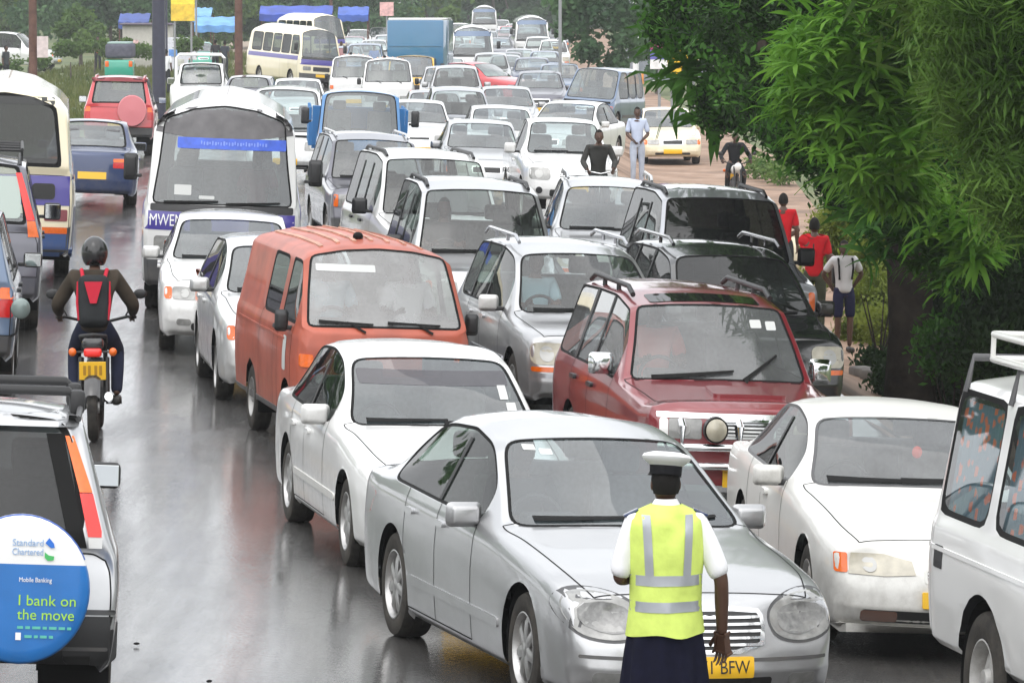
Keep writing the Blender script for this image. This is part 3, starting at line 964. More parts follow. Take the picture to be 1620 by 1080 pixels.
# ---------------------------------------------------------------- foreground cars
def lens_subs(*cs): return [('lamp_bowl', ell(x, z, r, r * k), 'reflector', .004) for x, z, r, k in cs]
MERC = dict(L=5.04, W=1.856, r=.335, tw=.225, ax=(.90, 3.90), rim='7', paint='silver', wall=(1.55, .95), floor=.35,
  st=[(0.00, .76, .21, .60, .62, .635, .65), (0.12, .865, .19, .69, .68, .735, .765), (0.45, .915, .18, .79, .76, .83, .86), (0.92, .925, .18, .86, .78, .89, .915),
      (1.32, .928, .18, .90, .79, .93, .955), (1.62, .928, .18, .93, .84, .955, .985, .06, -.13), (1.98, .928, .18, .945, .755, 1.15, 1.175, .06, -.10), (2.42, .928, .18, .96, .655, 1.375, 1.42, .06, -.06),
      (2.86, .928, .18, .97, .635, 1.43, 1.50), (2.94, .928, .18, .97, .635, 1.435, 1.505), (3.62, .926, .18, .985, .625, 1.40, 1.48), (4.06, .92, .18, .99, .70, 1.19, 1.27),
      (4.44, .91, .19, .99, .73, 1.03, 1.07, .07, .1), (4.78, .88, .20, .985, .72, 1.01, 1.035), (4.98, .80, .22, .94, .66, .965, .98), (5.04, .77, .25, .88, .62, .90, .91)],
  ws=(5, 7), rw=(10, 12), sw=[(6, 8), (8, 9), (9, 11)], doors=[(6, 8), (8, 10)], bonnet=(1, 5), boot=(12, 14), bulge=(.17, .08),
  nose=[.12, .04, .0, .03, .08, .13], gws='glass', gsw='glass_side',
  kit=[('headlamp', chai([(.40, .60), (.43, .69), (.56, .755), (.74, .775), (.86, .74), (.875, .63), (.80, .535), (.62, .505), (.46, .53)], 2), 'front', 'lens', True, .008, .03, [('lamp_bowl', chai([(.46, .60), (.48, .68), (.62, .72), (.80, .70), (.80, .60), (.64, .54), (.50, .555)], 1), 'lens_inner', .002)]),
       ('lamp_seal', chai([(.385, .60), (.415, .70), (.55, .77), (.745, .792), (.885, .75), (.90, .63), (.81, .52), (.62, .488), (.445, .515)], 2), 'front', 'greyplastic', True, .004, .02), ('grille', chai([(-.33, .45), (-.375, .64), (-.33, .70), (.33, .70), (.375, .64), (.33, .45)], 1), 'front', 'chrome', False, .012, .03,
        [('grille_mesh', chai([(-.30, .475), (-.345, .63), (-.31, .675), (.31, .675), (.345, .63), (.30, .475)], 1), 'black_ink', .003)] + [('grille_bar', rrect(-.335 + abs(k - 3) * .005, .494 + k * .036, .335 - abs(k - 3) * .005, .508 + k * .036, .005, 1), 'chrome', .012, .01) for k in range(5)]),
       ('air_intake', rrect(-.40, .245, .40, .315, .02), 'front', 'black_ink', False, .003, .01), ('fog_lamp', rrect(.52, .26, .72, .33, .03), 'front', 'lens', True, .004, .01),
       ('bumper_strip', rrect(-.80, .405, .80, .425, .008, 2), 'front', 'greyplastic', False, .004, .01),
       plate_kit(.375, 'front'),
       ('side_moulding', rrect(1.36, .40, 3.42, .46, .02), 'left', 'silver', True, .010, .012),
       ('wiper', wiper(-.62, 1.015, .05, 1.03), 'front', 'rubber', False, .025, .02), ('wiper', wiper(.02, 1.01, .62, 1.03), 'front', 'rubber', False, .025, .02),
       ('sticker', rrect(-.50, 1.355, -.42, 1.385, .004, 1), 'front', 'paper', False, .004, 0), ('sticker', rrect(-.40, 1.335, -.32, 1.365, .004, 1), 'front', 'paper', False, .004, 0),
       pillar(2.90, .99, 1.37), ('tail_lamp', rrect(.58, .70, .90, .90, .04), 'rear', 'redlens', True)] + handles(2.72, 3.45, z=.86, mk='silver'),
  mirrors=[(-.85, 2.02, .99, 'silver', -1, .24, .15), (.85, 1.98, .99, 'silver', -1, .24, .15)],
  seats=dict(rowsy=[(2.62, 'pair'), (3.45, 'bench')], z=.50, halfw=.40, dash=(1.95, .93, .74, -.38)))
merc, _b = vehicle('silver_saloon', 'large silver saloon with oval headlamps, right in front of the policewoman', 'car', MERC)
text_obj('plate_lettering', 'T 671 BFW', .105, M['black_ink'], merc, M_front(0, -2.9, .375), 0, width=.46)
drape(bpy.data.objects['plate_lettering'], _b, 'front', .024)
oncoming(merc, 1112, 30.9, 17)
# --- white saloon behind the silver one
MARK = sedan(4.70, 1.76, 1.46, hoodz=.88, belt=.93, cowl=1.50, rf=2.22, B=2.72, rr=3.42, rb=4.02, deck=.98, nosez=.62, roofw=.64)
MARK.update(r=.315, tw=.205, ax=(.90, 3.63), rim='6', paint='white', floor=.34,
  kit=fk(.80, .60, .42, .13, .30, .53, .67, .36, intake=(.5, .27, .33), ws=(.60, .985)) + rk(.80, .68, .84, .42, .55) + handles(2.55, 3.25, z=.80, mk='white') + [pillar(2.73, .95, 1.32), ('side_moulding', rrect(1.28, .42, 3.2, .47, .02), 'left', 'white_old', True, .01, .012),
       ('sun_strip', rrect(-.60, 1.215, .60, 1.31, .02, 2), 'front', glass_mat('tinted_strip', (.18, .16, .2), .12, dustcol=(.25, .23, .27)), False, .004, 0), ('sticker', rrect(.50, 1.13, .57, 1.22, .004, 1), 'front', 'paper', False, .006, 0), ('sticker', rrect(.54, 1.02, .62, 1.11, .004, 1), 'front', 'paper', False, .006, 0)],
  mirrors=[(-.80, 2.0, .97, 'white', -1, .23, .15), (.80, 2.0, .96, 'white', -1, .21, .14)],
  seats=dict(rowsy=[(2.45, 'pair'), (3.25, 'bench')], z=.48, halfw=.37, dash=(1.85, .90, .68, -.36)))
mark, _b = vehicle('white_saloon', 'white saloon with a tinted windscreen strip, in front of the faded red van', 'car', MARK)
oncoming(mark, 752, 37.9, 12)

# --- faded red forward-control van
OV = van(4.05, 1.68, 1.86, zb=.28, belt=1.14, base=.12, top=.62, roofw=.69, wtop=1.68, wins=((.45, 1.15), (1.36, 2.22)), rear_z=1.12, rear_in=.14, nosew=.90, boxy=.25, crown=.07, pil=.07, bowf=.08)
OV.update(tight=2, lev=1, r=.30, tw=.175, ax=(.62, 2.78), rim='steel', paint='orange', gws='glass_white', gsw='glass_side', floor=.5, bump='orange', bump_rows=1,
  kit=fk(.76, .66, .40, .17, .34, .60, .72, .42, sig=None, bars=3, chrome='plastic', ws=None) + [
   ('turn_signal', rrect(.68, .80, .80, .91, .02), 'front', 'amber', True, .02, .04),
   ('wiper', wiper(-.62, 1.19, -.12, 1.175), 'front', 'rubber', False, .03, .02), ('wiper', wiper(.02, 1.19, .52, 1.175), 'front', 'rubber', False, .03, .02),
   ('wiper_arm', wiper(-.20, 1.11, -.36, 1.19, .01), 'front', 'rubber', False, .03, .02), ('wiper_arm', wiper(.44, 1.11, .28, 1.19, .01), 'front', 'rubber', False, .03, .02),
   ('side_strip', rrect(.75, .98, 3.6, 1.0, .006, 2), 'left', 'orange', True, .008, .01), ('decal', rrect(.62, .72, .80, 1.02, .03), 'left', 'paper', True, .004, 0),
   ('side_step', rrect(.1, .30, 3.9, .36, .02), 'left', 'greyplastic', True, .012, .02),
   ('sun_strip', rrect(-.60, 1.60, -.05, 1.66, .01, 2), 'front', 'paper', False, .004, 0)] + handles(1.25, z=1.06, mk='plastic'),
  mirrors=[(-.84, .50, 1.16, 'plastic', -1, .13, .19), (.84, .50, 1.16, 'plastic', -1, .13, .19)],
  seats=dict(rowsy=[(1.0, 'pair'), (2.1, 'bench'), (3.0, 'bench')], z=.80, halfw=.38, dash=(.48, 1.12, .66, -.36), mk='seat_light'))
ov, ovb = vehicle('faded_red_van', 'old faded red van with rusty roof and misted windscreen', 'van', OV)
bm = bmesh.new()
for k in range(7):      # pressed ribs along the roof
    x = -.48 + k * .16
    patch_bm(ovb, P2([(x - .018, .95), (x + .018, .95), (x + .018, 3.6), (x - .018, 3.6)], 4.05, 'top'), 'top', .012, .014, .25, bm)
fin(bm, 'roof_rib_set', mat('rust_streaked_roof', (.46, .24, .17), .55, noise=.35, nscale=5, dirt=.3), ov, 30, recalc=False)
bm = bmesh.new(); ball(bm, (-.10, 1.1 - 2.0, 1.87), .05, (1, 1, .8)); fin(bm, 'roof_vent', M['rubber'], ov)
oncoming(ov, 604, 46.9, 12)

# --- silver minivan half hidden by the red van
NOAH = van(4.45, 1.70, 1.84, zb=.24, belt=1.0, base=.55, top=1.45, roofw=.68, wins=((1.3, 2.2), (2.28, 3.2), (3.28, 4.1)), rear_z=1.05, rear_in=.16, nosew=.86, boxy=.1, crown=.05, frontbelt=.98, bowf=.12, pil=.07)
NOAH['st'][1:1] = [(.14, .85 * .95, .24, .78, .72, .83, .85), (.38, .85, .24, .90, .76, .92, .94, .07, -.03)]
for k in ('ws', 'rw'): NOAH[k] = (NOAH[k][0] + 2, NOAH[k][1] + 2)
for k in ('sw', 'doors'): NOAH[k] = [(a + 2, b + 2) for a, b in NOAH[k]]
NOAH['st'][0] = (0, .72, .27, .70, .60, .73, .74)
NOAH.update(bonnet=(1, 3), r=.315, tw=.20, ax=(.85, 3.45), rim='6', paint='pearl', floor=.4, union=True, nose=[.08, .02, 0, .03, .07, .10],
  kit=fk(.80, .72, .40, .17, .28, .66, .76, .42, ws=(.58, 1.06), intake=(.5, .28, .36)) + rk(.80, .75, 1.05, .20, .62) + handles(2.05, 2.5, z=.92, mk='pearl') + [pillar(2.24, 1.02, 1.72), pillar(3.24, 1.02, 1.72), ('side_moulding', rrect(1.35, .48, 3.0, .56, .02), 'left', 'greyplastic', True, .01, .012)],
  mirrors=[(-.86, 1.25, 1.08, 'white', -1, .2, .17), (.86, 1.25, 1.08, 'white', -1, .2, .17)],
  seats=dict(rowsy=[(1.85, 'pair'), (2.7, 'bench')], z=.62, halfw=.37, dash=(1.15, 1.02, .66, -.36)))
noah, _b = vehicle('pale_silver_minivan', 'pale minivan between the white and purple bus and the blue lorry', 'van', NOAH)
oncoming(noah, 450, 107, 2)

# --- white estate in front of the bus
WAG = sedan(4.45, 1.70, 1.45, hoodz=.90, belt=.95, cowl=1.30, rf=2.0, B=2.5, rr=3.25, rb=4.0, nosez=.66, roofw=.62, wagon=True)
WAG.update(r=.30, tw=.185, ax=(.85, 3.40), rim='6', paint='white', floor=.34, bump_rows=2,
  kit=fk(.77, .67, .42, .13, .26, .62, .71, .42, ws=(.58, 1.0), intake=(.45, .28, .36)) + rk(.80, .70, 1.0, .18, .60) + handles(2.35, 3.05, z=.82, mk='white') + [pillar(2.5, .97, 1.35), ('fog_lamp', rrect(.45, .33, .62, .40, .03), 'front', 'lens', True, .004, .01)],
  mirrors=[(-.84, 1.75, 1.0, 'white', -1, .21, .14), (.84, 1.75, 1.0, 'white', -1, .21, .14)],
  seats=dict(rowsy=[(2.25, 'pair'), (3.05, 'bench')], z=.5, halfw=.36, dash=(1.65, .92, .64, -.35)))
wag, wagb = vehicle('white_estate_car', 'white estate car driving in front of the white and purple bus', 'car', WAG)
oncoming(wag, 362, 58.6, 4)

w2 = copy_tree(wag, None, {'white_paint': M['pearl']})
w2.name = 'pale_silver_estate_car'
tag(w2, 'pale silver estate car half hidden by the left flank of the faded red van', 'car')
w2['length'] = 4.45
oncoming(w2, 474, 52.2, 8)
w2.scale = (1, 1, 1.13)
# --- compact off-road car (silver, driver in view)
CRV = hatch(4.30, 1.75, 1.64, hoodz=.96, belt=1.01, cowl=1.18, rf=1.92, B=2.55, C=3.35, rr=3.98, roofw=.63, nosez=.72, tailbelt=1.04)
CRV.update(r=.335, tw=.205, ax=(.85, 3.47), rim='5', paint='silver', gws='glass_clear', gsw='glass_side', floor=.42,
  kit=fk(.81, .72, .36, .20, .30, .67, .77, .46, lens='lens_old', sig=None, ws=(.58, 1.06), intake=(.5, .32, .42), r=.07, chrome='silver') + [('turn_signal', rrect(.56, .555, .80, .60, .02), 'front', 'amber', True, .006, .02), ('bumper_strip', rrect(-.82, .50, .82, .54, .01, 2), 'front', 'silver_dark', False, .006, .01)] +
   handles(2.42, 3.15, z=.90, mk='silver') + [pillar(2.57, 1.04, 1.58), pillar(3.37, 1.04, 1.58), ('side_moulding', rrect(1.25, .50, 3.05, .60, .03), 'left', 'silver_dark', True, .01, .015)],
  mirrors=[(-.87, 1.55, 1.08, 'white', -1, .21, .16), (.87, 1.55, 1.08, 'silver', -1, .21, .16)],
  seats=dict(rowsy=[(2.15, 'pair'), (3.05, 'bench')], z=.62, halfw=.37, dash=(1.50, 1.0, .66, -.36)))
crv, _b = vehicle('silver_compact_suv', 'silver compact off-road car with its driver in view, left of the maroon one', 'car', CRV)
rails(crv, CRV, .58, 2.05, 3.9, 1.64, 'silver_dark', .02)
oncoming(crv, 962, 50.8, 11)

# --- maroon off-roader with chrome front
K4 = hatch(4.55, 1.80, 1.76, hoodz=1.06, belt=1.10, cowl=1.45, rf=1.98, B=2.65, C=3.45, rr=4.35, zb=.36, roofw=.66, nosez=.98, tailbelt=1.12, boxy=.35, nosew=.90)
K4.update(tight=2, lev=1, r=.36, tw=.235, ax=(.85, 3.50), rim='6', paint='maroon', gws='glass_grey', gsw='glass_grey', floor=.55, bump='chrome', bump_rows=1, nose=[.02, 0, .0, .01, .02, .04],
  kit=fk(.78, .87, .34, .15, .40, .80, .95, .50, sig='clearlens', chrome='chrome', bars=4, ws=None, r=.02) + [('front_panel', rrect(-.80, .95, .80, .99, .01, 2), 'front', 'chrome', False, .008, .01),
   ('wiper', wiper(-.58, 1.14, .12, 1.20, .014), 'front', 'rubber', False, .035, .02), ('wiper', wiper(.20, 1.13, .52, 1.32, .014), 'front', 'rubber', False, .035, .02),
   ('sticker', rrect(.33, 1.515, .43, 1.575, .01, 2), 'front', 'paper', False, .004, 0), ('sticker', rrect(.47, 1.50, .56, 1.565, .01, 2), 'front', 'paper', False, .004, 0),
   ('sunroof', P2(rrect(-.48, 2.08, .48, 2.42, .04), 0, 'front'), 'top', 'glass_dark', False, .006, .01), ('bonnet_scoop', rrect(-.22, .55, .40, .95, .05), 'top', 'maroon', False, .03, .03), 
   ('side_moulding', rrect(1.35, .58, 3.0, .70, .02), 'left', 'maroon', True, .012, .015)] + handles(2.5, 3.3, z=.98, mk='plastic') + [pillar(2.67, 1.12, 1.68), pillar(3.47, 1.12, 1.68, .10)],
  mirrors=[(-.82, 1.84, 1.20, 'chrome', -1, .22, .17), (.86, 1.78, 1.18, 'chrome', -1, .2, .2)],
  seats=dict(rowsy=[(2.4, 'pair'), (3.2, 'bench')], z=.78, halfw=.37, dash=(1.75, 1.10, .66, -.36)))
k4, _b = vehicle('maroon_off_roader', 'maroon off-road car with chrome mirrors, roof rails and a chrome front with round lamps', 'car', K4)
rails(k4, K4, .60, 2.25, 4.2, 1.72, 'plastic', .022)
bm = bmesh.new()
for x in (-.62, -.14, .14, .62): tube(bm, [(x, -2.28, .50), (x, -2.42, .56), (x, -2.44, .90), (x, -2.36, .93)], .03, 10)
for z in (.60, .74): tube(bm, [(-.80, -2.36, z), (-.66, -2.44, z), (.66, -2.44, z), (.80, -2.36, z)], .03, 10)
fin(bm, 'bull_bar', M['chrome'], k4, 50)
for x in (-.36, .36):
    bm = bmesh.new()
    lathe(bm, [(-2.42, .02), (-2.42, .088), (-2.47, .102), (-2.53, .098)], 24, 'Y', Matrix.Translation((x, 0, .88)))
    o = fin(bm, 'spot_lamp', M['plastic'], k4, 40)
    bm = bmesh.new(); lathe(bm, [(-2.528, .086), (-2.548, .05), (-2.552, .001)], 24, 'Y', Matrix.Translation((x, 0, .88))); fin(bm, 'spot_lens', M['lens_old'], o, 40)
oncoming(k4, 1184, 41.2, 9.5)

# --- big square off-roader family (several colours)
PR = hatch(4.72, 1.82, 1.94, hoodz=1.10, belt=1.17, cowl=1.45, rf=2.05, B=2.70, C=3.55, rr=4.45, zb=.36, roofw=.68, nosez=.96, tailbelt=1.20, boxy=.25, nosew=.88)
PR.update(tight=2, lev=1, r=.38, tw=.25, ax=(.88, 3.60), rim='6', paint='silver', gws='glass_clear', gsw='glass_side', floor=.55,
  kit=fk(.82, .87, .36, .20, .34, .78, .95, .56, ws=(.62, 1.22), intake=(.55, .44, .52)) + rk(.85, .85, 1.15, .16, .75) + handles(2.55, 3.4, z=1.04, mk='plastic') + [pillar(2.72, 1.19, 1.76), pillar(3.57, 1.19, 1.76), ('side_moulding', rrect(1.35, .58, 3.1, .72, .03), 'left', 'silver_dark', True, .012, .015)],
  mirrors=[(-.92, 1.80, 1.25, 'plastic', -1, .21, .2), (.92, 1.80, 1.25, 'plastic', -1, .21, .2)],
  seats=dict(rowsy=[(2.45, 'pair'), (3.3, 'bench')], z=.80, halfw=.38, dash=(1.78, 1.16, .70, -.37)))
PR['kit'] += [('fog_lamp', rrect(.55, .46, .72, .54, .03), 'front', 'lens', True, .004, .01)]
pr, prb = vehicle('silver_off_roader', 'silver off-road car with dark windscreen and yellow plate, behind the faded red van', 'car', PR)
rails(pr, PR, .60, 2.3, 4.3, 1.87, 'plastic', .022)
oncoming(pr, 782, 57.6, 7)

def repaint(src, newpaint, label, px, d, yaw, name=None, leaving_=False, skip=(), group=None, cat=None, dz=0, glass=None):
    pm = {}
    for m in [x for x in M.values() if x.name.endswith('paint')]: pm[m.name] = M[newpaint]
    if glass:
        for gname in ('window_glass', 'clear_window_glass', 'dusty_window_glass', 'misted_window_glass'): pm[gname] = M[glass]
    c = copy_tree(src, None, pm, skip)
    if name: c.name = name
    c['label'] = label
    if cat: c['category'] = cat
    if group: c['group'] = group
    elif 'group' in c: del c['group']
    c['length'] = src['length']
    (leaving if leaving_ else oncoming)(c, px, d, yaw, dz)
    return c
repaint(pr, 'white', 'white off-road car with roof rails, between the dark grey one and the silver one', 715, 66.8, 10, 'white_off_roader')

# --- older square off-roader family
SF = hatch(4.55, 1.72, 1.76, hoodz=1.03, belt=1.10, cowl=1.35, rf=1.88, B=2.55, C=3.4, rr=4.3, zb=.36, roofw=.65, nosez=.94, tailbelt=1.12, boxy=.45, nosew=.93)
SF.update(tight=2, lev=1, r=.36, tw=.235, ax=(.82, 3.45), rim='6', paint='charcoal', gws='glass_grey', gsw='glass_side', floor=.55, bump='greyplastic', bump_rows=2, nose=[.02, 0, .0, .04, .03, .05],
  kit=fk(.80, .84, .34, .18, .40, .77, .91, .50, ws=(.58, 1.15), intake=(.5, .42, .48), chrome='chrome', r=.02) + rk(.82, .80, 1.08, .14, .72) + handles(2.4, 3.25, z=.98, mk='plastic') + [pillar(2.57, 1.12, 1.66), pillar(3.42, 1.12, 1.66), ('fog_lamp', rrect(.48, .44, .70, .53, .03), 'front', 'lens_old', True, .006, .01)],
  mirrors=[(-.87, 1.66, 1.18, 'plastic', -1, .2, .15), (.87, 1.66, 1.18, 'plastic', -1, .2, .15)],
  seats=dict(rowsy=[(2.3, 'pair'), (3.15, 'bench')], z=.78, halfw=.36, dash=(1.65, 1.08, .66, -.35)))
sf, sfb = vehicle('dark_grey_off_roader', 'dark grey square off-road car with dusty windscreen, in front of the blue lorry', 'car', SF)
rails(sf, SF, .58, 2.1, 4.2, 1.70, 'silver_dark', .02)
oncoming(sf, 605, 79.5, 8)
repaint(pr, 'silver_dark', 'grey off-road car with very dark windscreen and roof rails, right behind the black one', 1174, 58.0, 7, 'grey_off_roader', glass='glass_dark')
repaint(crv, 'black', 'black off-road car with chrome mirror, right behind the maroon one', 1213, 51.6, 11, 'black_off_roader', glass='glass_dark')
repaint(crv, 'silver', 'pale silver compact car with a green sticker, left of the grey off-road car', 970, 68, 2, 'silver_hatchback', glass='glass')

# --- white coupe-like saloon at the right
CP = sedan(4.86, 1.80, 1.42, hoodz=.86, belt=.93, cowl=1.62, rf=2.30, B=2.80, rr=3.40, rb=4.15, deck=.96, nosez=.60, zb=.18, roofw=.63)
CP.update(r=.32, tw=.215, ax=(.95, 3.68), rim='5', paint='white_old', gws='glass_grey', gsw='glass_side', floor=.32, bulge=(.16, .10), sealmat='greyplastic',
  kit=[('headlamp', [(.30, .56), (.32, .64), (.50, .675), (.72, .675), (.74, .55), (.5, .545)], 'front', 'lens_old', True, .008, .03, [('lamp_bowl', ell(.60, .61, .05, .045), 'reflector', .003)]),
       ('turn_signal', rrect(.745, .555, .83, .675, .015), 'front', 'amber', True, .008, .03), ('grille', rrect(-.24, .51, .24, .60, .02), 'front', 'white_old', False, .006, .02, [('grille_mesh', rrect(-.22, .52, .22, .59, .015), 'black_ink', .003)] + [('grille_bar', rrect(-.22, .53 + k * .02, .22, .538 + k * .02, .003, 1), 'chrome', .008, .006) for k in range(3)]),
       ('air_intake', rrect(-.66, .255, .66, .335, .03), 'front', 'black_ink', False, .003, .01), ('turn_signal', rrect(.42, .26, .66, .33, .02), 'front', mat('smoked_amber_lens', (.12, .05, .03), .25, coat=1), True, .006, .01), ('bumper_lip', rrect(-.80, .18, .80, .235, .02), 'front', 'white_old', False, .03, .04),
       ('number_plate', rrect(-.26, .36, .26, .46, .008, 2), 'front', 'plate', False, .02, .02),
       ('wiper', wiper(-.1, .995, .60, 1.0, .016), 'front', 'rubber', False, .022, .02), ('wiper', wiper(-.62, .99, .0, .995, .016), 'front', 'rubber', False, .022, .02),
       ('side_moulding', rrect(1.4, .36, 3.2, .41, .02), 'left', 'white_old', True, .01, .012), ('bonnet_badge', ell(0, .10, .03, .02, 10), 'top', 'chrome', False, .01, .01)] + handles(2.6, z=.80, mk='white_old') + [pillar(2.82, .95, 1.29)] + rk(.82, .66, .80, .45, .5),
  mirrors=[(-.86, 2.02, .96, 'white_old', -1, .23, .14), (.86, 2.02, .96, 'white_old', -1, .23, .14)],
  seats=dict(rowsy=[(2.5, 'pair'), (3.25, 'bench')], z=.45, halfw=.37, dash=(1.92, .90, .70, -.36)))
cp, cpb = vehicle('white_coupe', 'white low car with wide flat headlamps and a red ornament inside its windscreen', 'car', CP)
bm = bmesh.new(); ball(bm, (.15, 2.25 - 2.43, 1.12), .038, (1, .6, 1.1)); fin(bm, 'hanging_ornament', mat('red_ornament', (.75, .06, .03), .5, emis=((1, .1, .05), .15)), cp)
oncoming(cp, 1508, 34.4, 6.5)

# --- white long off-roader with curtains, at the right edge
LC = van(5.0, 1.78, 2.05, zb=.46, belt=1.22, base=1.55, top=1.98, roofw=.73, wins=((1.75, 2.55), (2.66, 3.72), (3.86, 4.80)), rear_z=1.22, rear_in=.08, nosew=.90, boxy=.3, crown=.07, frontbelt=1.18, bowf=.05, pil=.08)
LC['st'][1:1] = [(.10, .84, .46, 1.02, .72, 1.05, 1.07), (.6, .88, .46, 1.10, .74, 1.13, 1.15)]
for k in ('ws', 'rw'): LC[k] = (LC[k][0] + 2, LC[k][1] + 2)
for k in ('sw', 'doors'): LC[k] = [(a + 2, b + 2) for a, b in LC[k]]
LC['st'][0] = (0, .80, .50, .95, .66, .98, .99)
LC['doors'] = LC['doors'][:1]
LC.update(tight=2, lev=1, bonnet=(1, 3), r=.39, tw=.24, ax=(.80, 3.78), rim='steel', paint='white', gsw='glass_van', floor=.6, bump='greyplastic', arch=.09, seal_s=.035,
  kit=[('fuel_flap', rrect(4.56, .92, 4.72, 1.05, .01, 2), 'left', 'plastic', True, .006, .01), ('side_moulding', rrect(2.7, 1.02, 4.9, 1.045, .008, 2), 'left', 'white', True, .010, .012), ('arch_lip', rrect(3.2, .40, 3.32, .46, .01), 'left', 'greyplastic', True, .01, .01)] + fk(.78, .86, .3, .2, .4, .76, .94, .5, ws=(.6, 1.22)) + handles(2.45, z=1.08, mk='plastic') + rk(.84, .75, .95, .16, .6),
  mirrors=[(-.95, 1.8, 1.35, 'plastic', -1, .16, .24), (.95, 1.8, 1.35, 'plastic', -1, .16, .24)],
  seats=dict(rowsy=[(2.3, 'pair')], z=.85, halfw=.38, dash=(1.75, 1.2, .68, -.36)))
lc, lcb = vehicle('white_curtained_off_roader', 'white long off-road car with orange patterned curtains and roof rack, at the right edge', 'car', LC)
# curtains: pleated cloth behind the rear side windows
cm = bpy.data.materials.new('patterned_curtain'); cm.use_nodes = True
N, Lk = cm.node_tree.nodes, cm.node_tree.links
tc = N.new("ShaderNodeTexCoord"); vo = N.new("ShaderNodeTexVoronoi"); vo.inputs['Scale'].default_value = 11
mp = N.new("ShaderNodeMapping"); mp.inputs['Scale'].default_value = (0, 1, 1)
Lk.new(tc.outputs['Object'], mp.inputs[0]); Lk.new(mp.outputs[0], vo.inputs['Vector'])
rp = N.new("ShaderNodeValToRGB"); rp.color_ramp.elements[0].position = .30; rp.color_ramp.elements[0].color = (.62, .13, .05, 1); rp.color_ramp.elements[1].position = .40; rp.color_ramp.elements[1].color = (.09, .15, .18, 1)
Lk.new(vo.outputs['Distance'], rp.inputs[0]); Lk.new(rp.outputs[0], N["Principled BSDF"].inputs['Base Color']); N["Principled BSDF"].inputs['Roughness'].default_value = .9
for sg in (-1, 1):
    for (y0, y1) in ((2.72, 3.68), (3.92, 4.76)):
        bm = bmesh.new()
        n = 44
        rows = []
        for z, xx in ((1.22, .79), (1.55, .745), (1.88, .70)):
            rows.append([bm.verts.new((sg * (xx + .012 * math.sin(k * 1.9)), lerp(y0, y1, k / n) - 2.5, z)) for k in range(n + 1)])
        for A, B in zip(rows, rows[1:]):
            for k in range(n): bm.faces.new((A[k], A[k + 1], B[k + 1], B[k]))
        fin(bm, 'curtain', cm, lc, 180)
bm = bmesh.new()    # roof rack and ladder frame
for y in (-.2, .55, 1.3, 2.2):
    tube(bm, [(-.74, y, 1.93), (-.70, y, 2.13), (.70, y, 2.13), (.74, y, 1.93)], .022, 8)
fin(bm, 'rack_leg', M['greyplastic'], lc, 50)['kind'] = 'stuff'
bm = bmesh.new()
for x in (-.70, -.35, 0, .35, .70): tube(bm, [(x, -.9, 2.16), (x, 1.7, 2.16)], .018, 8)
for z in (2.16, 2.30):
    tube(bm, [(-.74, -.9, z), (.74, -.9, z), (.74, 1.7, z), (-.74, 1.7, z), (-.74, -.9, z)], .02, 8)
for y in (-.9, -.1, .7, 1.7):
    for x in (-.74, .74): tube(bm, [(x, y, 2.16), (x, y, 2.30)], .016, 6)
fin(bm, 'roof_rack', M['white_old'], lc, 50)
a = R(12); X, Y = at(1452, 31.8)       # rear left corner of the picture side
set_on(lc, X + .86 * math.cos(a) + math.sin(a) * 2.5, Y + .86 * math.sin(a) - math.cos(a) * 2.5, a)
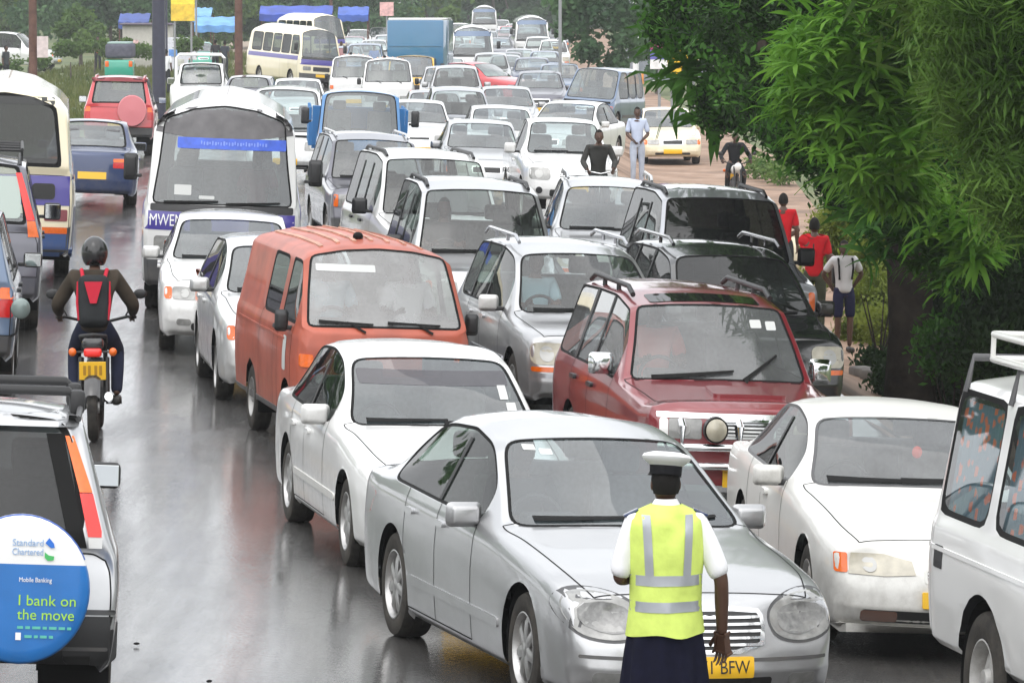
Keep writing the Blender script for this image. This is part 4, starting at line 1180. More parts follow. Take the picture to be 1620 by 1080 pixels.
# ---------------------------------------------------------------- buses
def bus_spec():
    b = van(6.9, 2.06, 2.62, zb=.34, belt=1.42, wtop=2.22, base=.10, top=.52, roofw=.90, wins=((.6, 1.35), (1.45, 2.55), (2.63, 3.7), (3.78, 4.9), (4.98, 6.3)), rear_z=1.50, rear_in=.16, nosew=.92, boxy=.2, crown=.12, frontbelt=1.33, bowf=.14, pil=.14)
    b.update(tight=2, lev=1, r=.37, tw=.21, ax=(1.15, 5.1), rim='steel', paint='white', floor=.8, bump='greyplastic', bump_rows=2, inset=.06, seal=.04, gws='glass',
             mirrors=[(-1.10, .15, 1.75, 'plastic', -1, .18, .32), (1.10, .15, 1.75, 'plastic', -1, .18, .32)])
    return b
BUS = bus_spec()
BUS.update(kit=[('purple_stripe', rrect(-1.0, 1.02, 1.0, 1.24, .02, 2), 'front', 'purple', False, .006, .01), ('purple_stripe', rrect(.3, 1.18, 6.6, 1.36, .02, 2), 'left', 'purple', True, .006, .01),
   ('cowl_panel', rrect(-.92, 1.245, .92, 1.33, .02, 2), 'front', 'plastic', False, .010, .01), ('headlamp', rrect(.50, .78, .86, .95, .04), 'front', 'lens', True, .008, .03, [('lamp_bowl', ell(.66, .865, .07, .07), 'reflector', .003)]),
   ('grille', rrect(-.40, .76, .40, .94, .03), 'front', 'plastic', False, .01, .02), ('number_plate', rrect(-.26, .52, .26, .64, .008, 2), 'front', 'plate', False, .02, .02), ('air_intake', rrect(-.7, .40, .7, .48, .02), 'front', 'black_ink', False, .005, .01),
   ('visor_band', chai([(-.90, 2.12), (.90, 2.12), (.86, 2.34), (.62, 2.45), (.25, 2.50), (-.25, 2.50), (-.62, 2.45), (-.86, 2.34)], 1), 'front', mat('grey_visor_film', (.12, .115, .12), .6, noise=.2), False, .006, 0),
   ('banner', rrect(-.60, 1.99, .80, 2.12, .01, 2), 'front', mat('blue_banner', (.035, .10, .55), .4, noise=.2, nscale=9), False, .008, 0, [('banner_lettering', rrect(-.30 + k * .036, 2.035 + .012 * (k * 7 % 3 == 0), -.282 + k * .036 + .008 * (k * 5 % 3 == 1), 2.075 + .012 * (k * 11 % 4 == 0), .006, 2), mat('pale_blue_ink', (.16, .25, .68), .5) if k == 0 else bpy.data.materials['pale_blue_ink'], .003, 0) for k in range(24)]),
   ('paper_slip', rrect(-.62, 1.44, -.40, 1.56, .01, 2), 'front', 'paper', False, .004, 0), ('paper_slip', rrect(-.30, 1.40, -.10, 1.44, .01, 2), 'front', 'paper', False, .004, 0),
   ('wiper', wiper(-.75, 1.35, -.05, 1.38, .015), 'front', 'rubber', False, .03, .02), ('wiper', wiper(.05, 1.35, .75, 1.38, .015), 'front', 'rubber', False, .03, .02)],
   seats=dict(rowsy=[(1.3, 'pair'), (2.2, 'bench'), (3.1, 'bench'), (4.2, 'bench')], z=1.05, halfw=.5, dash=(.5, 1.36, .85, -.45)))
bus, busb = vehicle('white_purple_bus', 'white and purple minibus with a blue banner across the top of its windscreen', 'bus', BUS)
text_obj('bus_lettering', 'MWEN', .20, M['white_ink'], bus, M_front(-.71, -3.60, 1.13), 0, width=.42)
drape(bpy.data.objects['bus_lettering'], busb, 'front', .012)
oncoming(bus, 345, 65.2, 3)

CB = bus_spec()
CB.update(paint='cream', gsw='glass_dark', grw='glass_dark', mirrors=[], seats=None)
del CB['seats']
CB['kit'] = [('purple_stripe', rrect(-1.0, 1.02, 1.0, 1.40, .02, 2), 'rear', 'purple', False, .006, .01), ('vent', rrect(.42, 1.10, .74, 1.30, .05), 'rear', 'black_ink', True, .02, .02), ('upper_window', rrect(-.70, 2.30, .70, 2.40, .03), 'rear', 'glass_dark', False, .008, .01),
   ('tail_lamp', rrect(.60, .82, .92, .97, .02), 'rear', mat('faded_red_lens', (.22, .05, .06), .4), True, .01, .03), ('reflector_strip', rrect(.40, .66, .92, .74, .01, 2), 'rear', 'amber', True, .01, .02), ('lower_panel', rrect(-1.0, .36, 1.0, .66, .02, 2), 'rear', mat('dull_blue_panel', (.05, .10, .26), .4, dirt=.3), False, .004, .01),
   ('roof_badge', rrect(.60, 2.44, .72, 2.50, .02, 2), 'rear', 'yellow_p', False, .01, .01), ('side_panel', rrect(.3, .36, 6.7, 1.0, .02, 2), 'left', mat('dull_blue_side', (.16, .17, .24), .4, dirt=.4), True, .004, .01)]
cb, _b = vehicle('cream_bus', 'cream minibus with purple rear stripe and dark rear window, driving away at the left edge', 'bus', CB)
leaving(cb, -2, 70.2, -5.5)

# ---------------------------------------------------------------- nearest car at the left, spare wheel on its tailgate
C2 = hatch(4.30, 1.75, 1.68, hoodz=.96, belt=1.01, cowl=1.18, rf=1.92, B=2.55, C=3.35, rr=4.00, roofw=.64, nosez=.72, tailbelt=1.0, tailin=.03, zb=.30)
C2.update(r=.335, tw=.205, ax=(.85, 3.47), rim='5', paint='silver', gsw='glass_dark', grw='glass_dark', floor=.42, rbump='plastic', bump_rows=2, bump_seg=(1, 1),
  kit=[('tail_lamp', [(.615, 1.25), (.69, 1.25), (.745, 1.06), (.745, 1.03), (.67, 1.03)], 'rear', 'redlens_lit', True, .012, .03), ('turn_signal', [(.525, 1.54), (.575, 1.54), (.688, 1.255), (.615, 1.255)], 'rear', 'amber', True, .012, .03), ('reversing_lamp', [(.675, .97), (.67, 1.025), (.75, 1.025), (.75, .97)], 'rear', 'clearlens', True, .012, .03),
       ('pillar_cover', [(.42, 1.55), (.515, 1.55), (.665, .97), (.57, .97)], 'rear', 'rubber', True, .010, .01), ('roof_spoiler', rrect(-.60, 1.585, .60, 1.645, .02, 2), 'rear', 'silver', False, .05, .08), ('bumper_line', rrect(-.84, .63, .84, .655, .01, 2), 'rear', 'greyplastic', False, .03, .03), ('bumper_line', rrect(-.80, .44, .80, .46, .01, 2), 'rear', 'greyplastic', False, .02, .03), ('number_plate', rrect(-.62, .70, -.40, .86, .008, 2), 'rear', 'plate', False, .01, .02),
       ('bumper_corner', rrect(.55, .36, .86, .62, .04), 'rear', 'plastic', True, .02, .03)],
  mirrors=[(-.74, 1.50, 1.19, 'plastic', -1, .19, .15), (.74, 1.50, 1.19, 'plastic', -1, .19, .15)],
  seats=dict(rowsy=[(2.15, 'pair'), (3.05, 'bench')], z=.62, halfw=.37, dash=(1.50, 1.0, .66, -.36)))
c2, c2b = vehicle('silver_spare_wheel_suv', 'silver off-road car at the lower left with a blue and white spare wheel cover', 'car', C2)
# spare wheel in its printed cover; local +y is the tail, +x is the picture's left when driving away
SX, SZ, SR = -.30, .765, .385
blue_ink = mat('cover_blue', (.012, .15, .46), .35, coat=.3, noise=.08)
def cover_part(nm, mt, keep):
    bm = bmesh.new()
    Mx = Matrix.Translation((SX, 2.15, SZ))
    lathe(bm, [(.02, SR * .92), (.05, SR * .985), (.10, SR), (.19, SR), (.225, SR * .985), (.238, SR * .95), (.243, SR * .8), (.247, SR * .4), (.248, .001)], 48, 'Y', Mx)
    bmesh.ops.bisect_plane(bm, geom=bm.verts[:] + bm.edges[:] + bm.faces[:], plane_co=(0, 0, SZ + .135), plane_no=(0, 0, 1), clear_inner=keep > 0, clear_outer=keep < 0)
    return fin(bm, nm, mt, c2, 40)
cv = cover_part('wheel_cover', blue_ink, -1)
cw = cover_part('wheel_cover_top', mat('cover_white', (.80, .80, .79), .4, coat=.3), 1)
bm = bmesh.new(); lathe(bm, [(2.10, SR * .6), (2.18, SR * .6)], 30, 'Y', Matrix.Translation((SX, 0, SZ))); fin(bm, 'wheel_bracket', M['plastic'], c2)
bm = bmesh.new(); lathe(bm, [(2.255, SR * .985), (2.345, SR * 1.012), (2.36, SR * .985)], 48, 'Y', Matrix.Translation((SX, 0, SZ)), R(-65), R(65)); fin(bm, 'cover_rim', mat('cover_rim_blue', (.03, .09, .35), .4), c2, 40)
lime = mat('lime_ink', (.36, .68, .05), .45); teal = mat('teal_ink', (.10, .48, .38), .45); pale = mat('pale_blue_print', (.30, .45, .68), .5)
yF = 2.15 + .2495
def ct(nm, s, size, m_, x, z, al='LEFT', width=None): return text_obj(nm, s, size, m_, cv, M_rear(SX - x, yF, SZ + z), .0015, al, width)
ct('cover_slogan', 'I bank on', .078, lime, -.015, -.052, width=.315)
ct('cover_slogan', 'the move', .078, lime, -.015, -.125, width=.315)
ct('cover_heading', 'Mobile Banking', .034, M['white_ink'], -.012, .055, width=.18)
o = text_obj('cover_name', 'Standard', .05, pale, cw, M_rear(SX + .055, yF, SZ + .245), .0015, 'LEFT', .17)
o = text_obj('cover_name', 'Chartered', .05, pale, cw, M_rear(SX + .055, yF, SZ + .198), .0015, 'LEFT', .17)
for k, (m_, dz) in enumerate(((mat('emblem_blue', (.02, .16, .62), .4), .028), (mat('emblem_green', (.06, .45, .12), .4), -.014))):    # folded ribbon emblem
    bm = bmesh.new()
    P = [(-.02, .0), (.0, .026), (.026, -.002), (.032, -.024), (.012, -.026), (-.018, -.004)] if k == 0 else [(-.022, -.006), (.0, -.022), (.030, -.026), (.028, -.046), (-.004, -.050), (-.022, -.034)]
    vs = [bm.verts.new((SX - .148 - a, yF + .001, SZ + .220 + dz + b)) for a, b in P]
    f = bm.faces.new(vs); g = bmesh.ops.extrude_face_region(bm, geom=[f])
    for q in g['geom']:
        if isinstance(q, bmesh.types.BMVert): q.co.y += .002
    fin(bm, 'emblem_ribbon', m_, cw, 0)
for k, (z, w_) in enumerate(((-.190, .30), (-.236, .20))):    # small print, too small to read: word-length strokes
    x = -.012 if k == 0 else .03
    while x < w_ - .02:
        l = random.uniform(.02, .06)
        bm = bmesh.new(); bx(bm, SX - x - l / 2, yF, SZ + z, l, .002, .014); fin(bm, 'small_print', teal, cv, 0); x += l + .012
bm = bmesh.new(); bx(bm, SX + .005, yF, SZ - .236, .03, .002, .038); fin(bm, 'print_icon', M['white_ink'], cv, 0)
bm = bmesh.new()
tube(bm, [(-.62, .35, 1.70), (-.55, .35, 1.76), (.55, .35, 1.76), (.62, .35, 1.70)], .026, 8); fin(bm, 'roof_bar', M['plastic'], c2, 50); bm = bmesh.new(); tube(bm, [(-.62, 1.25, 1.68), (-.55, 1.25, 1.745), (.55, 1.25, 1.745), (.62, 1.25, 1.68)], .026, 8)
fin(bm, 'roof_bar', M['plastic'], c2, 50)
for x in (-.60, .60):
    for y in (.35, 1.25):
        bm = bmesh.new(); bx(bm, x, y, 1.69, .09, .12, .13, .025); fin(bm, 'bar_foot', M['plastic'], c2, 40)
bm = bmesh.new(); tube(bm, [(.62, -.4, 1.66), (.635, 0, 1.70), (.635, .9, 1.69), (.60, 1.72, 1.62)], .018, 8); tube(bm, [(-.62, -.4, 1.66), (-.635, 0, 1.70), (-.635, .9, 1.69), (-.60, 1.72, 1.62)], .018, 8); fin(bm, 'roof_rail', M['greyplastic'], c2, 50)
leaving(c2, -62, 28.3, -6.5)

# two more leaving cars at the left edge
s3 = repaint(sf, 'bluegrey', 'dull blue-grey off-road car with orange and red tail lamps, cut by the left edge', -112, 51.5, -5, 'blue_grey_off_roader', True)
bm = bmesh.new()    # round parking mirror on a stalk at the tail corner
tube(bm, [(-.80, 2.20, .62), (-.86, 2.36, .66), (-.88, 2.40, .82)], .014, 8)
o = fin(bm, 'stalk', M['plastic'], s3, 40)
bm = bmesh.new(); ball(bm, (-.90, 2.42, .90), .10, (1, .35, 1), 18, 10); fin(bm, 'round_mirror', mat('green_grey_mirror', (.20, .25, .24), .2, .3), o, 40)
s2 = repaint(pr, 'charcoal', 'dark grey off-road car with pillar tail lamps and roof rack, beside the cream bus', -56, 60.5, -6, 'grey_rack_off_roader', True)
for ch in list(s2.children):
    if ch.name.split('.')[0] in ('tail_lamp', 'turn_signal') : bpy.data.objects.remove(ch)
for sg in (1, -1):
    A = [(.70, 1.28), (.80, 1.28), (.62, 1.80), (.55, 1.80)]; B_ = [(.72, 1.10), (.85, 1.10), (.80, 1.275), (.70, 1.275)]
    patch('tail_lamp', prb, A if sg > 0 else mir(A), 'rear', M['redlens_lit'], s2, .012, .03); patch('turn_signal', prb, B_ if sg > 0 else mir(B_), 'rear', M['amber'], s2, .012, .03)
bm = bmesh.new()
for y in (-.3, .4, 1.1, 1.9): tube(bm, [(-.62, y, 1.92), (-.62, y, 2.04), (.62, y, 2.04), (.62, y, 1.92)], .02, 6)
for x in (-.62, .62): tube(bm, [(x, -.35, 2.05), (x, 1.95, 2.05)], .02, 6)
fin(bm, 'roof_rack', M['plastic'], s2, 50)
patch('reflection_pane', prb, rrect(-.62, 1.30, .62, 1.76, .05), 'rear', mat('mint_reflection_glass', (.35, .42, .38), .08, coat=1), s2, .004, 0)  # pale green pane carries the window's reflection as its own colour

# blue saloon and red off-roader ahead, seen from behind
bl = repaint(mark, 'navy', 'dark blue saloon seen from behind, left of the white and purple bus', 144, 92.5, -5.5, 'dark_blue_saloon', True)
rd = repaint(sf, 'red', 'red off-road car with a pink spare wheel cover, driving away', 187, 121, -3, 'red_off_roader', True)
bm = bmesh.new()
lathe(bm, [(2.26, .30), (2.30, .345), (2.44, .35), (2.48, .33), (2.50, .001)], 36, 'Y', Matrix.Translation((-.32, 0, 1.0)))
fin(bm, 'wheel_cover', mat('pink_cover', (.62, .20, .22), .4), rd, 40)
patch('roof_spoiler', sfb, rrect(-.66, 1.64, .66, 1.72, .03), 'rear', mat('dark_red_plastic', (.20, .012, .02), .4), rd, .06, .1)

# ---------------------------------------------------------------- lorries
def lorry(name, label, cabcol, bumpcol, box=None, bed=None, H=2.0, W=1.74):
    sp = van(1.75, W, H, zb=.42, belt=1.15, wtop=H - .14, base=.10, top=.42, roofw=W / 2 - .12, wins=((.45, 1.30),), rear_z=1.2, rear_in=.05, nosew=.94, boxy=.4, crown=.06, frontbelt=1.16, bowf=.06)
    sp.update(r=.36, tw=.2, ax=(.75, 3.6), rim='steel', paint=cabcol, bump=bumpcol, bump_rows=1, floor=.6, gws='glass',
       kit=fk(.80, .72, .30, .16, .36, .72, .90, .50, ws=(.6, 1.22), bars=2, chrome='plastic', gmk='plastic'), mirrors=[(-W / 2 - .14, .25, 1.5, 'plastic', -1, .16, .30), (W / 2 + .14, .25, 1.5, 'plastic', -1, .16, .30)],
       seats=dict(rowsy=[(.85, 'pair')], z=.95, halfw=.4, dash=(.45, 1.14, .70, -.38)))
    root, b = vehicle(name, label, 'lorry', sp)
    L = 1.75
    bm = bmesh.new()
    for x in (-.38, .38): bx(bm, x, 2.9 - L / 2, .72, .10, 4.4, .16)
    fin(bm, 'chassis', M['under'], root, 0)
    if box:
        w, h, l, m_, top = box
        bm = bmesh.new(); bx(bm, 0, 1.85 + l / 2 - L / 2, .85 + h / 2, w, l, h, .06)
        fin(bm, 'cargo_box', M[m_], root, 40)
        bm = bmesh.new(); bx(bm, 0, 1.85 + l / 2 - L / 2, .85 + h + .03, w * .96, l * .98, .10, .04); fin(bm, 'box_roof', M[top], root, 40)
        for z in (1.5, h * .5 + 1.1):
            bm = bmesh.new(); bx(bm, 0, 1.85 - L / 2 - .012, z, w * .92, .03, .05, .01); fin(bm, 'box_rib', M[m_], root, 40)
    if bed:
        w, h, l, m_ = bed
        for sx in (-1, 1):
            bm = bmesh.new(); bx(bm, sx * w / 2, 1.9 + l / 2 - L / 2, .9 + h / 2, .05, l, h, .01); fin(bm, 'side_board', M[m_], root, 0)
            for k in range(4):
                bm = bmesh.new(); bx(bm, sx * (w / 2 + .04), 1.95 + k * (l - .1) / 3 - L / 2, .9 + h * .8, .06, .08, h * 1.6, .01); fin(bm, 'stake', M[m_], root, 0)
        bm = bmesh.new(); bx(bm, 0, 1.9 - L / 2, 1.05 + h / 2, w, .05, h + .3, .01); fin(bm, 'head_board', M[m_], root, 0)
        bm = bmesh.new(); bx(bm, 0, 1.9 + l / 2 - L / 2, .88, w, l, .06); fin(bm, 'bed_floor', M[m_], root, 0)
    return root
lo = lorry('blue_lorry', 'blue lorry cab with wide windscreen, behind the dark grey off-road car', 'blue', 'blue', bed=(1.86, .45, 3.1, 'blue'), H=2.02)
oncoming(lo, 566, 100, 3)
bt = lorry('blue_box_lorry', 'lorry with a tall blue cargo box and yellow bumper, towering over the cars', 'yellow_p', 'yellow_p', box=(2.15, 2.30, 4.6, 'teal_p', 'white'), H=1.95, W=1.9)
oncoming(bt, 650, 190, -4, -.3)

# ---------------------------------------------------------------- pickup
HX = sedan(5.0, 1.78, 1.76, hoodz=1.08, belt=1.14, cowl=1.42, rf=2.0, B=2.55, rr=3.05, rb=3.30, deck=1.12, nosez=.92, zb=.40, roofw=.64)
HX.update(r=.37, tw=.235, ax=(.90, 3.95), rim='6', paint='white', floor=.6, bump_rows=2, boxy=.2,
  kit=fk(.82, .86, .38, .20, .30, .74, .90, None, sig=None, ws=(.6, 1.2), intake=(.45, .48, .60), r=.06) + [('fog_lamp', ell(.64, .58, .06, .06, 14), 'front', 'plastic', True, .01, .02), plate_kit(.64)] + handles(2.4, z=1.0, mk='white') + [pillar(2.57, 1.15, 1.66)],
  mirrors=[(-.90, 1.75, 1.22, 'white', -1, .22, .18), (.90, 1.75, 1.22, 'white', -1, .22, .18)], seats=dict(rowsy=[(2.3, 'pair')], z=.8, halfw=.37, dash=(1.75, 1.1, .68, -.36)))
hx, _b = vehicle('white_pickup', 'white pickup at the roadside beside the man in the dark shirt', 'car', HX)
oncoming(hx, 905, 93, 6)

# ---------------------------------------------------------------- more distant traffic: copies of the cars above
SK = ('door_handle', 'sticker', 'steering_wheel', 'brake_disc', 'grille_bar', 'wiper', 'lamp_bowl', 'roof_rail', 'sunroof', 'mirror_arm', 'sun_strip')
GQ = 'cars queuing towards the camera'
far = [
 (mark, 'silver', 'silver saloon left of the white pickup', 768, 101, 4),
 (mark, 'white', 'white saloon right behind the silver one next to the pickup', 800, 113, 4),
 (wag, 'silver', 'silver hatchback, third back in the file beside the white pickup', 806, 134, 3),
 (wag, 'silver_dark', 'grey estate car right of the blue lorry cab', 690, 128, 3),
 (wag, 'pearl', 'pale estate car half behind the dark grey off-road car and the lorry', 662, 117, 3),
 (wag, 'white', 'white estate car with sloping bonnet, upper left of the blue lorry', 472, 142, 3),
 (ov, 'white', 'white van right behind the blue lorry cab', 560, 168, 2),
 (ov, 'white', 'small white van below the blue cargo box', 614, 158, 2),
 (crv, 'silver', 'silver car in the queue right of the blue box lorry', 722, 156, 1),
 (mark, 'charcoal', 'dark grey saloon left of the blue-grey people carrier', 855, 158, 0),
 (mark, 'red', 'red car standing crosswise in the far queue', 838, 186, 50),
 (wag, 'silver_dark', 'dark silver car at the head of the far right file', 800, 218, 0),
 (mark, 'navy', 'dark blue saloon behind the red car', 842, 206, 0),
 (crv, 'silver', 'silver car beyond the pale hatchbacks', 776, 205, 0),
 (wag, 'pearl', 'pale car right of the blue box lorry, far back', 708, 208, 0),
 (mark, 'silver', 'silver saloon between white cars in the far queue', 822, 243, 0),
 (wag, 'bluegrey', 'blue-grey car with a dark windscreen far up the road', 862, 236, 0),
 (pr, 'bluegrey', 'tall blue-grey car left of the blue box lorry', 575, 215, 0),
 (crv, 'bluegrey', 'blue-grey car beside the market, left file', 545, 236, 0),
 (crv, 'silver', 'grey car at the tail of the left file', 590, 262, 0),
 (mark, 'maroon', 'maroon saloon far back under the blue awnings', 556, 292, 0),
 (wag, 'silver', 'silver estate far up the road', 745, 262, 0), (mark, 'charcoal', 'dark car near the far white lorry', 790, 286, 0), (wag, 'silver_dark', 'small grey car beside the far bus', 822, 305, 0),
 (crv, 'pearl', 'pale car in the farthest file', 852, 275, 0), (mark, 'bluegrey', 'blue-grey car in the farthest file', 800, 330, 0), (wag, 'silver_dark', 'grey car in the farthest file', 770, 322, 0), (crv, 'white', 'white car where the road meets the trees', 740, 340, 0),
 (mark, 'white', 'white car at the far end of the queue', 815, 368, 0), (wag, 'pearl', 'pale car at the far end of the queue', 792, 402, 0), (mark, 'silver', 'grey car at the far end of the queue', 846, 392, 0), (wag, 'white', 'last white car before the trees', 765, 420, 0),
 (pr, 'white', 'tall white car in the left file beyond the lorry', 690, 240, 0), (crv, 'charcoal', 'dark car left of the far bus', 712, 285, 0),
 (wag, 'bluegrey', 'blue-grey estate between the two far files', 640, 245, 0), (mark, 'pearl', 'pale saloon among the far left cars', 610, 300, 0), (crv, 'red', 'red car among the far left cars', 650, 318, 0),
 (wag, 'white', 'white estate beside the queue of far cars', 690, 360, 0), (mark, 'charcoal', 'dark saloon in the far queue', 880, 330, 0)]
far += [(crv, 'silver_dark', 'grey car closing the gap left of the silver saloon', 728, 122, 3), (mark, 'bluegrey', 'blue-grey saloon right of the far hatchbacks', 886, 180, 0), (wag, 'charcoal', 'dark estate right of the far white bus', 802, 231, 0), (crv, 'white', 'white car hard by the grey far tree', 876, 262, 0), (mark, 'silver', 'silver saloon left of the far white bus', 704, 171, 1),
 (wag, 'white', 'white car deep in the left far file', 622, 205, 0), (crv, 'charcoal', 'dark car deep in the left far file', 660, 278, 0), (mark, 'white', 'white saloon near the far brown pole', 566, 330, 0), (wag, 'silver', 'silver car deep in the left far file', 600, 345, 0), (pr, 'pearl', 'tall pale car deep in the middle far file', 724, 318, 0), (mark, 'red', 'red saloon deep in the middle far file', 806, 352, 0), (wag, 'bluegrey', 'blue-grey estate at the far end of the queue', 836, 345, 0)]
for src, pc, lab, px, d, yaw in far:
    repaint(src, pc, lab, px, d, yaw, {'white': 'white_car', 'silver': 'silver_car', 'pearl': 'pale_car', 'charcoal': 'dark_car', 'red': 'red_car', 'bluegrey': 'blue_grey_car', 'silver_dark': 'dark_silver_car', 'maroon': 'maroon_car', 'navy': 'dark_blue_car'}[pc], skip=SK if d < 180 else SK + ('seat', 'dashboard', 'panel_gap', 'underbody', 'side_moulding', 'mirror', 'pillar_cover'), group=GQ, cat='car', glass='glass' if src in (ov, pr) else None)
repaint(mark, 'white', 'white saloon turning off the queue behind the white pickup', 864, 119, -15, 'white_turning_saloon', skip=SK, group=GQ)
repaint(noah, 'bluegrey', 'dull blue people carrier at the roadside under the far tree', 922, 151, -15, 'blue_people_carrier', skip=SK + ('mirror',))
pk = repaint(mark, 'cream', 'cream white saloon parked on the red earth, facing the camera', 1064, 143, 3, 'cream_parked_saloon', skip=SK)
# distant buses and lorries
fb = copy_tree(bus, None, None, SK + ('banner', 'visor_band', 'paper_slip', 'roof_ridges', 'purple_stripe', 'bus_lettering', 'seat'))
fb.name = 'white_bus'; fb['label'] = 'white bus with a blue windscreen band far up the road'; fb['length'] = 6.9
oncoming(fb, 748, 232, 2)
fb2 = copy_tree(fb); fb2['label'] = 'white bus with rounded roof near the far right tree'; fb2['length'] = 6.9
oncoming(fb2, 842, 290, 2)
for f_, px in ((fb, 0), (fb2, 0)): patch('blue_band', busb, rrect(-.85, 2.12, .85, 2.34, .02, 2), 'front', M['bluegrey'], f_, .012, .01)
fb3 = copy_tree(fb); fb3['label'] = 'small white lorry at the far end of the road'; fb3.name = 'far_white_lorry'; fb3['category'] = 'lorry'; fb3['length'] = 6.9
oncoming(fb3, 766, 385, 0)
fb4 = copy_tree(bus, None, None, SK + ('banner', 'visor_band', 'paper_slip', 'roof_ridges', 'bus_lettering', 'seat')); fb4.name = 'side_on_minibus'
for q in fb4.children_recursive:
    for k_, s_ in enumerate(q.material_slots):
        if s_.material is M['white']: s_.link = 'OBJECT'; s_.material = M['cream']
fb4['length'] = 6.9
fb4['label'] = 'cream minibus with purple stripe turned side-on at the market'
oncoming(fb4, 505, 228, 24)
fb5 = copy_tree(fb4); fb5.name = 'far_side_on_minibus'; fb5['label'] = 'second cream minibus behind the side-on one, below the blue awning'; fb5['length'] = 6.9
oncoming(fb5, 522, 290, 22)
# leaving traffic beyond the red car
repaint(hx, 'white', 'white pickup driving away behind the bus roof', 312, 150, 0, 'white_departing_pickup', True, skip=SK)
hp = bpy.data.objects['white_departing_pickup']
bm = bmesh.new(); tube(bm, [(-.72, 1.0, 1.1), (-.72, 1.0, 1.88), (-.62, 1.0, 1.98), (.62, 1.0, 1.98), (.72, 1.0, 1.88), (.72, 1.0, 1.1)], .045, 8); fin(bm, 'hoop_bar', M['white'], hp, 50)
repaint(wag, 'charcoal', 'dark car with red tail lamps driving away beside the bus roof', 393, 148, 0, 'dark_departing_car', True, skip=SK)
repaint(pr, 'pearl', 'pale car parked side-on among the bushes at the far left', 92, 262, 78, 'pale_blue_parked_car', skip=SK)
repaint(wag, 'green', 'dark green car facing the road near the posters', 322, 262, 10, 'dark_green_car', skip=SK)
# ---------------------------------------------------------------- people
def skin(chains, lev=1):
    """one continuous surface grown round joints; chains: list of [(co, r), ...]; joints with equal coordinates are shared"""
    idx, V, E, Rr = {}, [], set(), []
    for ch in chains:
        prev = None
        for co, r in ch:
            k = tuple(round(c, 4) for c in co)
            if k not in idx:
                idx[k] = len(V); V.append(co); Rr.append(r)
            i = idx[k]
            if prev is not None and prev != i: E.add((prev, i))
            prev = i
    me = bpy.data.meshes.new('t'); me.from_pydata([tuple(v) for v in V], list(E), [])
    o = bpy.data.objects.new('t', me); COL.objects.link(o)
    o.modifiers.new('k', 'SKIN'); s = o.modifiers.new('s', 'SUBSURF'); s.levels = lev; s.render_levels = lev
    sv = me.skin_vertices[0].data
    for i, r in enumerate(Rr):
        sv[i].radius = (r, r) if not isinstance(r, tuple) else r
        sv[i].use_root = (i == 0)
    dg = bpy.context.evaluated_depsgraph_get()
    m2 = bpy.data.meshes.new_from_object(o.evaluated_get(dg))
    bpy.data.objects.remove(o); bpy.data.meshes.remove(me)
    bm = bmesh.new(); bm.from_mesh(m2); bpy.data.meshes.remove(m2)
    return bm
def ellip_rings(bm, rings, n=24, cap=True):
    """loft of ellipses: (cx, cy, z, rx, ry)"""
    rs = [[bm.verts.new((cx + rx * math.cos(2 * math.pi * k / n), cy + ry * math.sin(2 * math.pi * k / n), z)) for k in range(n)] for cx, cy, z, rx, ry in rings]
    for A, B in zip(rs, rs[1:]):
        for k in range(n): bm.faces.new((A[k], A[(k + 1) % n], B[(k + 1) % n], B[k]))
    if cap: bm.faces.new(rs[0][::-1]); bm.faces.new(rs[-1])
SKIN_M = mat('dark_skin', (.075, .036, .022), .5, noise=.15, nscale=12)
HAIR_M = mat('black_hair', (.010, .009, .008), .8, bump=.3, bscale=150)
SHOE_M = mat('dark_shoe', (.02, .018, .016), .5)
def V(*a): return Vector(a)
def join_mesh(bm, other):
    me = bpy.data.meshes.new('t'); other.to_mesh(me); other.free(); bm.from_mesh(me); bpy.data.meshes.remove(me)
def hand_bm(w, d, side, curl=.45, up=V(0, 0, 1), sc=1.0):
    """palm, four unequal fingers and a thumb; w wrist, d pointing direction of the hand, side = direction of the thumb"""
    d = d.normalized(); t = (side - d * side.dot(d)).normalized(); n = d.cross(t)
    bm = bmesh.new()
    pl = .085 * sc
    q = bmesh.ops.create_cube(bm, size=1)
    for v in q['verts']:
        a, b, c = v.co
        wid = .074 * sc * (1.0 if a > 0 else .72)
        v.co = w + d * (pl * (a + .5)) + t * (b * wid) + n * (c * .028 * sc)
    bmesh.ops.bevel(bm, geom=bm.edges[:], offset=.009 * sc, segments=2, affect='EDGES')
    for k, (off, L) in enumerate(((.028, .068), (.010, .078), (-.009, .072), (-.027, .056))):
        p = w + d * pl * .9 + t * (off * sc)
        pts = [(p, .0088 * sc)]
        dd = d.copy()
        for j, f in enumerate((.45, .32, .23)):
            dd = (Matrix.Rotation(curl * (.5 + .35 * j), 3, t) @ dd)
            p = p + dd * (L * f * sc); pts.append((p, (.0088 - .0012 * (j + 1)) * sc))
        tube(bm, [a for a, b in pts], [b for a, b in pts[:-1]] + [pts[-1][1] * .6], 8)
    p = w + d * pl * .22 + t * .032 * sc
    dd = (d * .75 + t * .65).normalized()
    pts = [(p, .011 * sc)]
    for f in (.035, .03):
        p = p + dd * f * sc; pts.append((p, .0095 * sc)); dd = (dd + d * .5 - n * .15).normalized()
    tube(bm, [a for a, b in pts], [b for a, b in pts], 8)
    return bm
